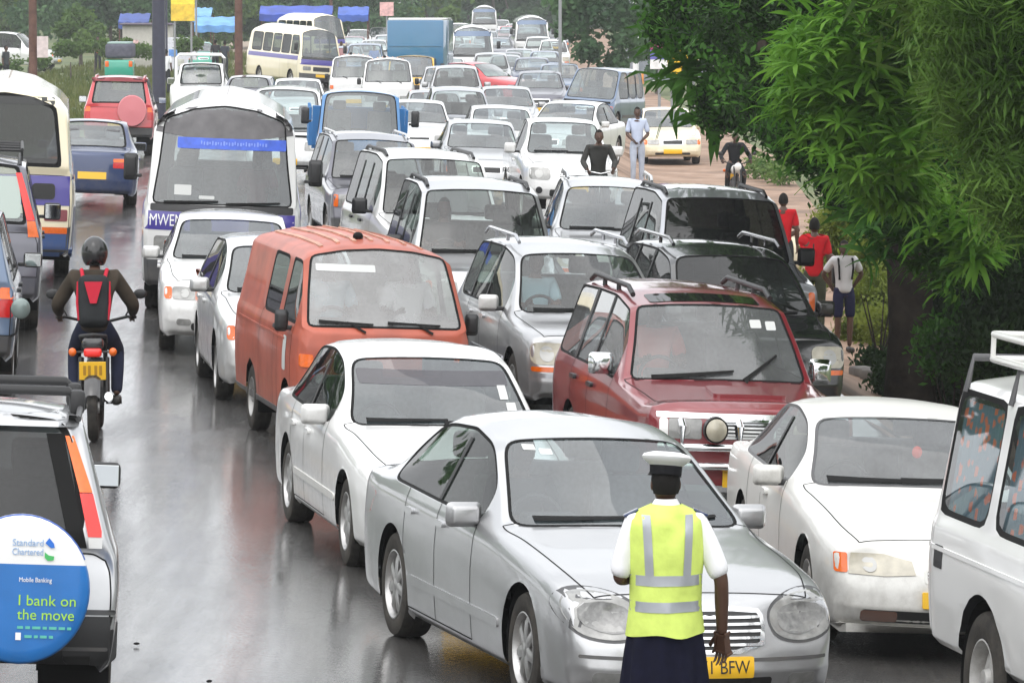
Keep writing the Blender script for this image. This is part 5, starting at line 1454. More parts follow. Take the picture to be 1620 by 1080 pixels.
def person(label, J=None, shirt=None, trousers=None, hair=HAIR_M, skirt=None, sleeve=.5, shorts=False, group=None, fingers=True, skinm=None, head_turn=0, name='person', shoes=SHOE_M, fem=False, legs=True, bulk=1.0, thumb=None, wr=.028):
    """faces local -y; J overrides joints of the standing pose"""
    P = dict(pelvis=V(0, 0, .96), spine=V(0, .01, 1.14), chest=V(0, 0, 1.32), neck=V(0, .01, 1.475), head=V(0, -.01, 1.60), top=V(0, -.005, 1.70),
             shL=V(-.175, 0, 1.415), elL=V(-.225, .03, 1.14), wrL=V(-.235, -.03, .90), shR=V(.175, 0, 1.415), elR=V(.225, .03, 1.14), wrR=V(.235, -.03, .90),
             hiL=V(-.09, 0, .90), knL=V(-.10, -.02, .50), anL=V(-.10, .02, .085), hiR=V(.09, 0, .90), knR=V(.10, -.02, .50), anR=V(.10, .02, .085))
    for k, v in (J or {}).items(): P[k] = V(*v)
    up = (P['top'] - P['neck']).normalized()
    t = lambda a, b, f: tuple(P[a].lerp(P[b], f))
    g = lambda k: tuple(P[k])
    s = .92 if fem else 1.0
    bk = bulk
    kk = .84 if shirt else 1.0
    chains = [[(g('pelvis'), .120), (g('spine'), .115 * s * kk), (g('chest'), .135 * s * kk), (g('neck'), .052), (t('neck', 'head', .5), .055)]]
    for q in 'LR':
        chains.append([(g('chest'), .135 * s * kk), (g('sh' + q), .058 * s), (t('sh' + q, 'el' + q, .5), .050), (g('el' + q), .042), (t('el' + q, 'wr' + q, .4), .042), (g('wr' + q), wr)])
        if legs: chains.append([(g('pelvis'), .120), (g('hi' + q), .088), (t('hi' + q, 'kn' + q, .5), .075), (g('kn' + q), .054), (t('kn' + q, 'an' + q, .35), .054), (g('an' + q), .034)])
    def flat(bm, k=.74):
        ax = P['chest'] - P['pelvis']
        fw = V(0, -1, 0)
        for v in bm.verts:
            rel = v.co - P['pelvis']
            h = rel.dot(ax) / ax.length_squared
            if -.2 < h < 1.25 and abs(v.co.x) < .23:
                c = P['pelvis'] + ax * h
                dy = (v.co - c)
                perp = fw - ax.normalized() * fw.dot(ax.normalized())
                if perp.length > .1:
                    perp.normalize(); v.co -= perp * dy.dot(perp) * (1 - k) * smooth(.30, .14, abs(v.co.x))
        return bm
    body = flat(skin(chains, 2))
    # head: skull, jaw, nose, ears, eyes, mouth
    hd = bmesh.new()
    q = bmesh.ops.create_uvsphere(hd, u_segments=20, v_segments=14, radius=1)
    for v in q['verts']:
        x, y, z = v.co
        w = .074 * (1 - .22 * max(0, -z) ** 1.3)
        v.co = V(x * w, y * (.094 if y > 0 else .088) * (1 - .10 * max(0, -z)) - .012 * max(0, -z), z * .112)
    bx(hd, 0, -.093, -.012, .024, .03, .042, .008, Matrix.Rotation(R(-18), 3, 'X'))
    bx(hd, 0, -.085, -.058, .046, .012, .016, .004)
    for sx in (-1, 1):
        ball(hd, (sx * .074, .008, -.008), .026, (.35, .65, 1), 8, 6)
        ball(hd, (sx * .028, -.079, .012), .012, (1, .5, .7), 8, 6)
    rot = up.to_track_quat('Z', 'Y').to_matrix().to_4x4()
    HM = Matrix.Translation(P['head']) @ Matrix.Rotation(R(head_turn), 4, 'Z')
    if abs(up.z) < .98: HM = HM @ Matrix.Rotation(math.atan2(up.y, up.z) * -1, 4, 'X')
    bmesh.ops.transform(hd, matrix=HM, verts=hd.verts)
    join_mesh(body, hd)
    if fingers:
        for q, sx in (('L', 1), ('R', -1)):
            d = (P['wr' + q] - P['el' + q])
            join_mesh(body, hand_bm(P['wr' + q] - d.normalized() * .012, d, V(*(thumb or (0, -1, .05))), .5, sc=1.0 if thumb is None else 1.12))
    root = fin(body, name, skinm or SKIN_M, None, 60)
    tag(root, label, 'person', group)
    if hair:
        hb = bmesh.new()
        q = bmesh.ops.create_uvsphere(hb, u_segments=20, v_segments=14, radius=1)
        dl = []
        for v in q['verts']:
            x, y, z = v.co
            if (y < -.35 and z < .45) or z < -.45 or (y < .1 and z < -.05): dl.append(v)
            v.co = V(x * .080, y * .100 + .003, z * .118 + .004)
        bmesh.ops.delete(hb, geom=dl, context='VERTS')
        bmesh.ops.transform(hb, matrix=HM, verts=hb.verts)
        fin(hb, 'hair', hair, root, 60)
    if shirt:
        ch = [[(t('pelvis', 'spine', -.45), .155), (t('pelvis', 'spine', .2), .150), (g('spine'), .140 * s * bk), (g('chest'), .150 * s * bk), (t('chest', 'neck', .78), .075)]]
        for q in 'LR':
            if sleeve >= 1: ch.append([(g('chest'), .150 * s * bk), (g('sh' + q), .075 * s * bk), (t('sh' + q, 'el' + q, .5), .062 * bk), (g('el' + q), .056 * bk), (t('el' + q, 'wr' + q, .5), .050 * bk), (t('el' + q, 'wr' + q, .96), .040)])
            else: ch.append([(g('chest'), .150 * s), (g('sh' + q), .074 * s), (t('sh' + q, 'el' + q, sleeve * .6), .066), (t('sh' + q, 'el' + q, sleeve + .3), .064)])
        fin(flat(skin(ch, 2)), 'shirt', shirt, root, 70)
    if trousers:
        f = .0 if shorts else None
        ch = []
        for q in 'LR':
            c = [(t('pelvis', 'spine', .5), .132), (g('pelvis'), .145), (g('hi' + q), .100), (t('hi' + q, 'kn' + q, .5), .090), (t('hi' + q, 'kn' + q, .95), .078 if shorts else .070)]
            if not shorts: c += [(t('kn' + q, 'an' + q, .4), .066), (t('kn' + q, 'an' + q, .97), .056)]
            ch.append(c)
        fin(flat(skin(ch, 2)), 'trousers', trousers, root, 70)
    if shoes and legs:
        for q in 'LR':
            a = P['an' + q]; fw = (P['an' + q] - P['kn' + q])
            sb = bmesh.new(); bx(sb, a.x, a.y - .055, a.z - .042, .092, .26, .085, .035, seg=3)
            fin(sb, 'shoe', shoes, root, 50)
    root.scale = (1, 1, VZ)
    return root, P
def put(o, px, d, rz, dz=0):
    X, Y = at(px, d); o.location = (X, Y, gz(X, Y) + dz); o.rotation_euler = (0, 0, R(rz)); return o

# --- the policewoman (back to the camera)
WSH = mat('white_shirt_cotton', (.80, .80, .82), .85, bump=.25, bscale=25)
pw, P = person('policewoman in white cap, yellow reflective vest and navy skirt directing the cars', dict(neck=(0, .012, 1.475), elR=(-.30, .05, 1.15), wrR=(-.315, -.04, .865), shR=(-.185, 0, 1.41), elL=(.255, .02, 1.15), wrL=(.15, -.24, 1.14), shL=(.185, 0, 1.41)), shirt=WSH, sleeve=.72, fem=True, thumb=(.75, -.65, .05), wr=.032)
# skirt
bm = bmesh.new()
n = 40
rs = []
for z, r0, fl in ((1.02, .168, 0), (.94, .195, .004), (.80, .215, .012), (.62, .235, .020), (.45, .252, .026)):
    rs.append([bm.verts.new(((r0 + fl * math.cos(9 * 2 * math.pi * k / n)) * math.cos(2 * math.pi * k / n), .76 * (r0 + fl * math.cos(9 * 2 * math.pi * k / n)) * math.sin(2 * math.pi * k / n), z)) for k in range(n)])
for A, B in zip(rs, rs[1:]):
    for k in range(n): bm.faces.new((A[k], B[k], B[(k + 1) % n], A[(k + 1) % n]))
fin(bm, 'skirt', mat('navy_skirt_cloth', (.006, .0065, .018), .9, noise=.2, nscale=20, bump=.2, bscale=12), pw, 70)
# reflective vest: open shell with armholes over the shirt
bm = bmesh.new()
ellip_rings(bm, [(0, .0, .885, .222, .180), (0, .0, 1.02, .204, .168), (0, .0, 1.16, .204, .166), (0, .0, 1.28, .212, .170), (0, .0, 1.37, .208, .162), (0, .005, 1.43, .195, .140), (0, .012, 1.475, .160, .110), (0, .015, 1.505, .085, .085)], 40, False)
for v in bm.verts: v.co += V(0, 0, 0) + V(.007 * math.sin(v.co.z * 40 + v.co.x * 9), .009 * math.sin(v.co.z * 31 + v.co.x * 17) + .006 * math.sin(v.co.z * 63 - v.co.x * 40), .008 * math.sin(v.co.x * 22) * (v.co.z < .93))
md_vest = mat('lime_reflective_cloth', (.62, .76, .17), .7, noise=.12, nscale=8, bump=.7, bscale=11)
bmesh.ops.subdivide_edges(bm, edges=bm.edges[:], cuts=1, use_grid_fill=True, smooth=.6)
vb = BVHTree.FromBMesh(bm)
vest = fin(bm, 'vest', md_vest, pw, 70)
tape = mat('reflective_tape', (.40, .42, .45), .35, .3, noise=.1)
for axis in ('rear', 'front'):
    for z0, z1 in ((1.125, 1.175), (1.0, 1.05)):
        patch('reflective_strip', vb, rrect(-.197, z0, .197, z1, .004, 1), axis, tape, vest, .004, .002, .03)
    for sx in (-1, 1):
        patch('reflective_strip', vb, [(sx * .102 - .022, 1.175), (sx * .102 + .022, 1.175), (sx * .118 + .022, 1.46), (sx * .118 - .022, 1.46)], axis, tape, vest, .004, .002, .03)
# collar, shoulder boards
bm = bmesh.new(); lathe(bm, [(1.485, .070), (1.52, .060), (1.53, .058), (1.495, .082)], 24, 'Z', Matrix.Translation((0, .012, 0))); fin(bm, 'collar', WSH, pw, 60)
for sx in (-1, 1):
    bm = bmesh.new(); bx(bm, sx * .19, .0, 1.462, .085, .055, .012, .004, Matrix.Rotation(R(22 * sx), 3, 'Y')); fin(bm, 'shoulder_board', M['navy'], pw, 40)
# cap
bm = bmesh.new()
Mx = Matrix.Translation((0, .0, 1.655)) @ Matrix.Rotation(R(7), 4, 'X') @ Matrix.Rotation(R(-4), 4, 'Y')
Mb = Mx @ Matrix.Diagonal((1, 1.15, 1, 1))
lathe(bm, [(-.015, .086), (.028, .089), (.033, .087)], 32, 'Z', Mb); cap_ = fin(bm, 'cap_band', mat('black_cap_band', (.012, .012, .014), .8), pw, 40)
bm = bmesh.new(); lathe(bm, [(.028, .089), (.042, .108), (.058, .130), (.070, .134), (.082, .122), (.092, .08), (.096, .001)], 36, 'Z', Mb); fin(bm, 'cap_top', mat('white_cap_cloth', (.82, .82, .83), .7), cap_, 50)
bm = bmesh.new()
for k in range(9):
    a0_, a1_ = R(200 + k * 140 / 9), R(200 + (k + 1) * 140 / 9)
    q = [Mx @ V(.088 * math.cos(a0_), .10 * math.sin(a0_), .0), Mx @ V(.088 * math.cos(a1_), .10 * math.sin(a1_), .0), Mx @ V(.10 * math.cos(a1_), .155 * math.sin(a1_), -.02), Mx @ V(.10 * math.cos(a0_), .155 * math.sin(a0_), -.02)]
    bm.faces.new([bm.verts.new(c) for c in q])
fin(bm, 'cap_peak', M['black'], cap_, 60)
pw.scale = (1.0, 1.0, 1.06 * VZ)
put(pw, 1052, 27.6, 184)

# --- walkers
RED = mat('red_jersey', (.42, .008, .014), .8, noise=.15); DARKT = mat('dark_trousers', (.022, .024, .026), .85, noise=.2)
m1, _ = person('man in a red shirt walking away on the verge, partly behind the grey off-road car', dict(elR=(-.27, .02, 1.15)), RED, DARKT)
put(m1, 1239, 84, 176)
m2, P2_ = person('man in a red numbered jersey and olive trousers standing beside the schoolboy', dict(elR=(-.29, .03, 1.17), wrR=(-.27, -.10, .93)), RED, mat('olive_trousers', (.045, .05, .032), .85, noise=.2))
text_obj('jersey_number', '1', .22, M['black_ink'], m2, M_rear(.0, .142, 1.28), .002)
put(m2, 1288, 75, 172)
m3, _ = person('schoolboy in white shirt and navy shorts with dark shoulder straps on the verge', dict(elL=(-.31, .10, 1.19), wrL=(-.17, .10, 1.0), elR=(.31, .08, 1.19), wrR=(.19, .14, 1.0)), mat('grey_white_shirt', (.48, .47, .48), .85, bump=.3, bscale=25), mat('navy_shorts', (.012, .013, .04), .85), shorts=True)
for sx in (-1, 1):
    bm = bmesh.new(); tube(bm, [(sx * .10, -.10, 1.12), (sx * .115, -.132, 1.30), (sx * .115, -.08, 1.44), (sx * .10, .06, 1.45), (sx * .10, .13, 1.25)], .018, 6); fin(bm, 'shoulder_strap', M['rubber'], m3, 60)
bm = bmesh.new(); bx(bm, 0, .19, 1.22, .28, .14, .38, .05, seg=3); fin(bm, 'school_bag', M['plastic'], m3, 50)
m3.scale = (.93, .93, .95)
put(m3, 1335, 73.5, 12)
m4, _ = person('man in a pale blue shirt and light jeans walking towards the camera on red earth', dict(knL=(-.10, -.10, .51), anL=(-.10, -.04, .10), elL=(-.24, -.02, 1.14), wrL=(-.10, -.20, 1.0), elR=(.25, -.02, 1.14), wrR=(.10, -.22, 1.02)), mat('pale_blue_shirt', (.48, .54, .68), .85, noise=.1), mat('light_jeans', (.40, .44, .52), .85, noise=.15), shoes=mat('tan_shoe', (.35, .20, .10), .6), sleeve=.6)
put(m4, 1008, 116, 5)
m5, _ = person('man in a dark olive shirt riding a bicycle beside the white pickup', dict(pelvis=(0, .12, .98), spine=(0, .10, 1.14), chest=(0, .02, 1.33), neck=(0, -.03, 1.48), head=(0, -.06, 1.60), top=(0, -.07, 1.70), shL=(-.19, -.02, 1.41), shR=(.19, -.02, 1.41), elL=(-.29, -.06, 1.18), wrL=(-.23, -.36, 1.06), elR=(.29, -.06, 1.18), wrR=(.23, -.36, 1.06), hiL=(-.09, .10, .93), hiR=(.09, .10, .93), knL=(-.13, -.28, .72), anL=(-.12, -.12, .32), knR=(.12, -.22, .58), anR=(.12, -.05, .16)), mat('olive_shirt', (.045, .045, .042), .85, noise=.2), DARKT, sleeve=1)
put(m5, 947, 90.5, 4)
def bicycle(label, px, d, rz):
    root = empty('bicycle', label, 'bicycle')
    blk = M['plastic']
    for nm, y in (('front_wheel', -.55), ('rear_wheel', .50)):
        bm = bmesh.new(); ring = [V(0, y + .33 * math.cos(2 * math.pi * k / 28), .345 + .33 * math.sin(2 * math.pi * k / 28)) for k in range(29)]
        tube(bm, ring, .018, 8, False); w = fin(bm, nm, M['tyre'], root, 60)
        bm = bmesh.new()
        for k in range(10):
            a = 2 * math.pi * k / 10; tube(bm, [(0, y, .345), (0, y + .32 * math.cos(a), .345 + .32 * math.sin(a))], .003, 4, False)
        fin(bm, 'spokes', M['chrome'], w, 0)
    bm = bmesh.new()
    for a, b in (((0, -.55, .345), (0, -.42, .95)), ((0, -.44, .86), (0, .12, .84)), ((0, -.44, .80), (0, -.02, .32)), ((0, -.02, .32), (0, .16, .90)), ((0, -.02, .32), (0, .5, .345)), ((0, .12, .84), (0, .5, .345))): tube(bm, [a, b], .016, 8)
    fin(bm, 'frame', blk, root, 60)
    bm = bmesh.new(); tube(bm, [(-.27, -.32, 1.04), (-.22, -.40, 1.04), (0, -.43, 1.0), (.22, -.40, 1.04), (.27, -.32, 1.04)], .013, 8); fin(bm, 'handlebar', M['chrome'], root, 60)
    bm = bmesh.new(); bx(bm, 0, .17, .92, .16, .26, .06, .025); fin(bm, 'saddle', M['rubber'], root, 50)
    root.scale = (1, 1, VZ)
    put(root, px, d, rz)
bicycle('dark bicycle ridden by the man in the olive shirt', 947, 90.5, 4)
# far-left bystanders
bys = [('bystander in an orange shirt by the green bushes', (.55, .10, .04), 155, 262, 20), ('bystander in a white shirt beside the dark lamp post', (.75, .75, .78), 263, 200, 160), ('bystander in dark clothes at the far left edge', (.05, .055, .06), 10, 222, 60), ('bystander in black beside the blue awnings', (.03, .03, .035), 341, 250, 200), ('bystander leaning by the brown post', (.04, .045, .06), 356, 246, 150), ('bystander in a red cap and shirt in the far crowd', (.5, .03, .03), 540, 250, 0), ('bystander in a pale shirt in the far crowd', (.6, .6, .62), 566, 246, 10), ('bystander in a blue shirt beside the box lorry', (.06, .2, .6), 592, 236, 10)]
for lab, c, px, d, rz in bys:
    o, _ = person(lab, None, mat('bystander_shirt', c, .85), DARKT, fingers=False, group='bystanders at the far left roadside')
    put(o, px, d, rz)

# --- seated people behind windscreens
def sitter(label, root, x, y, z, shirt):
    o, _ = person(label, dict(pelvis=(0, 0, .12), spine=(0, .05, .30), chest=(0, .07, .50), neck=(0, .05, .66), head=(0, .02, .785), top=(0, .02, .885), shL=(-.18, .06, .59), shR=(.18, .06, .59), elL=(-.24, -.05, .36), wrL=(-.16, -.30, .40), elR=(.24, -.05, .36), wrR=(.16, -.30, .40), hiL=(-.09, -.02, .10), hiR=(.09, -.02, .10), knL=(-.12, -.42, .14), knR=(.12, -.42, .14), anL=(-.12, -.50, -.20), anR=(.12, -.50, -.20)), shirt, DARKT, shoes=None)
    Mw = Matrix.LocRotScale(root.location, root.rotation_euler, root.scale) @ Matrix.Translation((x, y - root['length'] / 2, z))
    o.location = Mw.translation; o.rotation_euler = root.rotation_euler
BLUSH = mat('light_blue_shirt', (.35, .50, .58), .85); 
sitter('driver in a pale blue shirt inside the silver compact off-road car', crv, -.37, 2.12, .66, BLUSH)
sitter('driver in a dark suit inside the large silver saloon', merc, -.40, 2.60, .52, DARKT)
sitter('driver in a white shirt inside the faded red van', ov, -.38, .98, .84, BLUSH)
sitter('passenger in a white shirt inside the faded red van', ov, .38, .98, .84, WSH)
sitter('driver in a red shirt at the wheel of the maroon car', k4, -.37, 2.36, .82, mat('salmon_shirt', (.60, .18, .15), .8))
sitter('driver in a dark shirt at the right of the white and purple bus windscreen', bus, .45, 1.3, 1.08, mat('wine_shirt', (.12, .02, .03), .8))
sitter('driver inside the silver off-road car with dark windscreen', pr, -.38, 2.42, .84, DARKT)

# ---------------------------------------------------------------- motorcycles
def motorcycle(label, front_lamp=False):
    root = empty('motorcycle', label, 'motorcycle')
    r = .30
    for nm, y in (('front_wheel', -.66), ('rear_wheel', .62)):
        bm = bmesh.new(); w = .05
        lathe(bm, [(-w * .6, r * .74), (-w, r * .86), (-w * .75, r * .96), (-w * .3, r), (w * .3, r), (w * .75, r * .96), (w, r * .86), (w * .6, r * .74)], 32, 'X', Matrix.Translation((0, y, r)))
        t_ = fin(bm, nm, M['tyre'], root, 40)
        bm = bmesh.new(); lathe(bm, [(-.035, r * .74), (-.03, r * .70), (.03, r * .70), (.035, r * .74)], 28, 'X', Matrix.Translation((0, y, r)))
        for k in range(12):
            a = 2 * math.pi * k / 12; tube(bm, [(.03 * (-1) ** k, y, r), (0, y + r * .7 * math.cos(a), r + r * .7 * math.sin(a))], .004, 4, False)
        lathe(bm, [(-.06, .05), (.06, .05)], 14, 'X', Matrix.Translation((0, y, r)))
        fin(bm, 'rim', M['alloy'], t_, 40)
    bm = bmesh.new()
    for sx in (-1, 1):
        tube(bm, [(sx * .07, -.66, r), (sx * .08, -.42, .92)], .022, 8); tube(bm, [(sx * .06, .10, .42), (sx * .08, .62, r)], .022, 8)
        tube(bm, [(sx * .12, .58, .36), (sx * .12, .42, .72)], .028, 8)
    tube(bm, [(0, -.40, .88), (0, .05, .74), (0, .55, .74)], .03, 8); tube(bm, [(0, -.38, .84), (0, -.2, .40), (0, .2, .40)], .028, 8)
    fin(bm, 'frame', M['plastic'], root, 60)
    bm = bmesh.new(); bx(bm, 0, -.06, .44, .26, .34, .30, .06); bx(bm, 0, -.12, .58, .18, .20, .2, .04); fin(bm, 'engine', M['greyplastic'], root, 40)
    bm = bmesh.new(); ball(bm, (0, -.18, .84), .2, (.66, 1.2, .62), 18, 12); fin(bm, 'fuel_tank', M['black'] if not front_lamp else M['white_old'], root, 60)
    bm = bmesh.new(); bx(bm, 0, .25, .82, .24, .58, .10, .04, seg=3); fin(bm, 'seat', M['rubber'], root, 40)
    bm = bmesh.new(); tube(bm, [(-.11, .20, .84), (-.12, .60, .92), (0, .70, .94), (.12, .60, .92), (.11, .20, .84)], .018, 8); fin(bm, 'grab_rail', M['plastic'], root, 60)
    bm = bmesh.new(); bx(bm, 0, .62, .86, .20, .16, .12, .04); fin(bm, 'tail_cowl', M['black'], root, 40)
    bm = bmesh.new(); bx(bm, 0, .70, .785, .17, .06, .075, .025, seg=3); fin(bm, 'tail_lamp', M['redlens_lit'], root, 40)
    for sx in (-1, 1):
        bm = bmesh.new(); ball(bm, (sx * .19, .70, .79), .038, (1, .8, 1), 12, 8); s_ = fin(bm, 'turn_signal', M['amber'], root, 60)
        bm = bmesh.new(); tube(bm, [(sx * .09, .68, .79), (sx * .17, .69, .79)], .01, 6); fin(bm, 'stalk', M['plastic'], s_, 0)
    bm = bmesh.new(); bx(bm, 0, .755, .63, .25, .012, .16, .004, Matrix.Rotation(R(-8), 3, 'X')); pl_ = fin(bm, 'number_plate', M['plate'], root, 0)
    for k, xx in enumerate((-.075, -.03, .03, .075)):
        bm = bmesh.new(); bx(bm, xx, .765, .635, .026, .004, .085, .002, Matrix.Rotation(R(-8), 3, 'X')); fin(bm, 'plate_mark', mat('plate_print', (.42, .22, .02), .5) if k == 0 else bpy.data.materials['plate_print'], pl_, 0)
    bm = bmesh.new(); bx(bm, 0, .72, .52, .09, .015, .06, .006); fin(bm, 'rear_reflector', M['redlens'], root, 0)
    bm = bmesh.new()
    P_ = [(.0, .40, .62), (.0, .62, .635), (.0, .84, .55), (.0, .93, .42)]
    rows = [[bm.verts.new((sx * .075, y, z + (-.02 if abs(sx) == 1 else .01))) for sx in (-1, -.5, 0, .5, 1)] for x, y, z in P_]
    for A, B in zip(rows, rows[1:]):
        for k in range(4): bm.faces.new((A[k], A[k + 1], B[k + 1], B[k]))
    fin(bm, 'mudguard', M['black'], root, 60)
    bm = bmesh.new(); tube(bm, [(-.10, -.1, .34), (-.14, .2, .33), (-.15, .72, .40), (-.15, .80, .41)], [.025, .03, .045, .04], 10); fin(bm, 'exhaust', M['chrome'], root, 60)
    bm = bmesh.new(); tube(bm, [(-.38, -.24, 1.03), (-.30, -.33, 1.03), (-.1, -.40, .98), (.1, -.40, .98), (.30, -.33, 1.03), (.38, -.24, 1.03)], .014, 8); fin(bm, 'handlebar', M['plastic'], root, 60)
    for sx in (-1, 1):
        bm = bmesh.new(); tube(bm, [(sx * .28, -.33, 1.04), (sx * .36, -.36, 1.16), (sx * .40, -.36, 1.20)], .008, 6); ball(bm, (sx * .42, -.36, 1.23), .06, (1.1, .4, .75), 12, 8); fin(bm, 'mirror', M['plastic'], root, 60)
        bm = bmesh.new(); tube(bm, [(sx * .10, .05, .30), (sx * .25, .05, .30)], .018, 8); fin(bm, 'foot_peg', M['rubber'], root, 60)
    bm = bmesh.new(); lathe(bm, [(-.52, .02), (-.54, .08), (-.60, .088), (-.615, .07), (-.62, .001)], 20, 'Y', Matrix.Translation((0, 0, .93))); fin(bm, 'headlamp', M['clearlens'], root, 50)
    root.scale = (1, 1, VZ)
    return root
RIDE = dict(pelvis=(0, .24, .98), spine=(0, .20, 1.14), chest=(0, .10, 1.33), neck=(0, .03, 1.48), head=(0, .0, 1.60), top=(0, -.01, 1.70), shL=(-.195, .06, 1.40), shR=(.195, .06, 1.40), elL=(-.36, -.02, 1.16), wrL=(-.35, -.26, 1.06), elR=(.36, -.02, 1.16), wrR=(.35, -.26, 1.06), hiL=(-.10, .20, .93), hiR=(.10, .20, .93), knL=(-.21, -.20, .74), knR=(.21, -.20, .74), anL=(-.20, .08, .36), anR=(.20, .08, .36))
mc = motorcycle('black motorcycle with yellow plate and lit tail lamp carrying the rider with the backpack')
JK = mat('brown_olive_jacket', (.048, .038, .028), .8, noise=.25, nscale=7, bump=.3, bscale=18)
rider, _ = person('motorcycle rider in black helmet and dark jacket with a red trimmed backpack', RIDE, JK, mat('dark_jeans', (.018, .022, .045), .85, noise=.25), hair=None, sleeve=1, bulk=1.22)
def helmet(root, P0, m):
    bm = bmesh.new()
    q = bmesh.ops.create_uvsphere(bm, u_segments=24, v_segments=16, radius=1)
    dl = []
    for v in q['verts']:
        x, y, z = v.co
        if z < -.72: dl.append(v)
        v.co = V(x * .128, y * .150, z * .150)
    bmesh.ops.delete(bm, geom=dl, context='VERTS')
    bmesh.ops.translate(bm, vec=P0, verts=bm.verts)
    h = fin(bm, 'helmet', m, root, 60)
    bm = bmesh.new()
    rows = [[bm.verts.new(V(P0[0] + .131 * math.sin(a), P0[1] - .153 * math.cos(a), P0[2] + z)) for a in [R(-65 + 130 * k / 10) for k in range(11)]] for z in (-.06, .0, .05)]
    for A, B in zip(rows, rows[1:]):
        for k in range(10): bm.faces.new((A[k], A[k + 1], B[k + 1], B[k]))
    fin(bm, 'visor', M['glass_dark'], h, 60)
helmet(rider, (0, .0, 1.615), mat('black_gloss_helmet', (.012, .012, .013), .22, coat=.3))
RT = mat('red_trim_cloth', (.45, .02, .04), .75)
bm = bmesh.new(); bx(bm, 0, .345, 1.21, .30, .19, .46, .07, Matrix.Rotation(R(14), 3, 'X'), seg=4)
bp = fin(bm, 'backpack', mat('dark_backpack_cloth', (.024, .026, .028), .8, noise=.25), rider, 50)
bm = bmesh.new()
vs = [bm.verts.new(c) for c in ((-.085, .405, 1.385), (.085, .405, 1.385), (.03, .455, 1.20), (-.03, .455, 1.20))]; f = bm.faces.new(vs)
g = bmesh.ops.extrude_face_region(bm, geom=[f])
for q in g['geom']:
    if isinstance(q, bmesh.types.BMVert): q.co.y += .018
fin(bm, 'backpack_panel', RT, bp, 0)
for sx in (-1, 1):
    bm = bmesh.new(); tube(bm, [(sx * .148, .33, 1.38), (sx * .155, .41, 1.20), (sx * .14, .44, 1.05)], .012, 8); fin(bm, 'backpack_piping', RT, bp, 60)
    bm = bmesh.new(); tube(bm, [(sx * .10, .30, 1.40), (sx * .12, .16, 1.475), (sx * .12, .04, 1.46), (sx * .12, -.06, 1.36)], .019, 8); fin(bm, 'shoulder_strap', RT, bp, 60)
bm = bmesh.new(); bx(bm, 0, .40, 1.10, .16, .06, .16, .03, Matrix.Rotation(R(14), 3, 'X')); fin(bm, 'front_pocket', M['plastic'], bp, 40)
for o in (mc, rider): put(o, 152, 48.4, 183)
mc2 = motorcycle('motorcycle with white tank and headlamp coming along the red earth verge', True)
rider2, _ = person('motorcycle rider in a black jacket without helmet on the red earth verge', dict(RIDE, head=(0, -.02, 1.60)), mat('black_jacket', (.014, .015, .018), .75), DARKT, sleeve=1)
for o in (mc2, rider2): o.scale = (.95, .95, .93 * VZ); put(o, 1163, 119, 4)
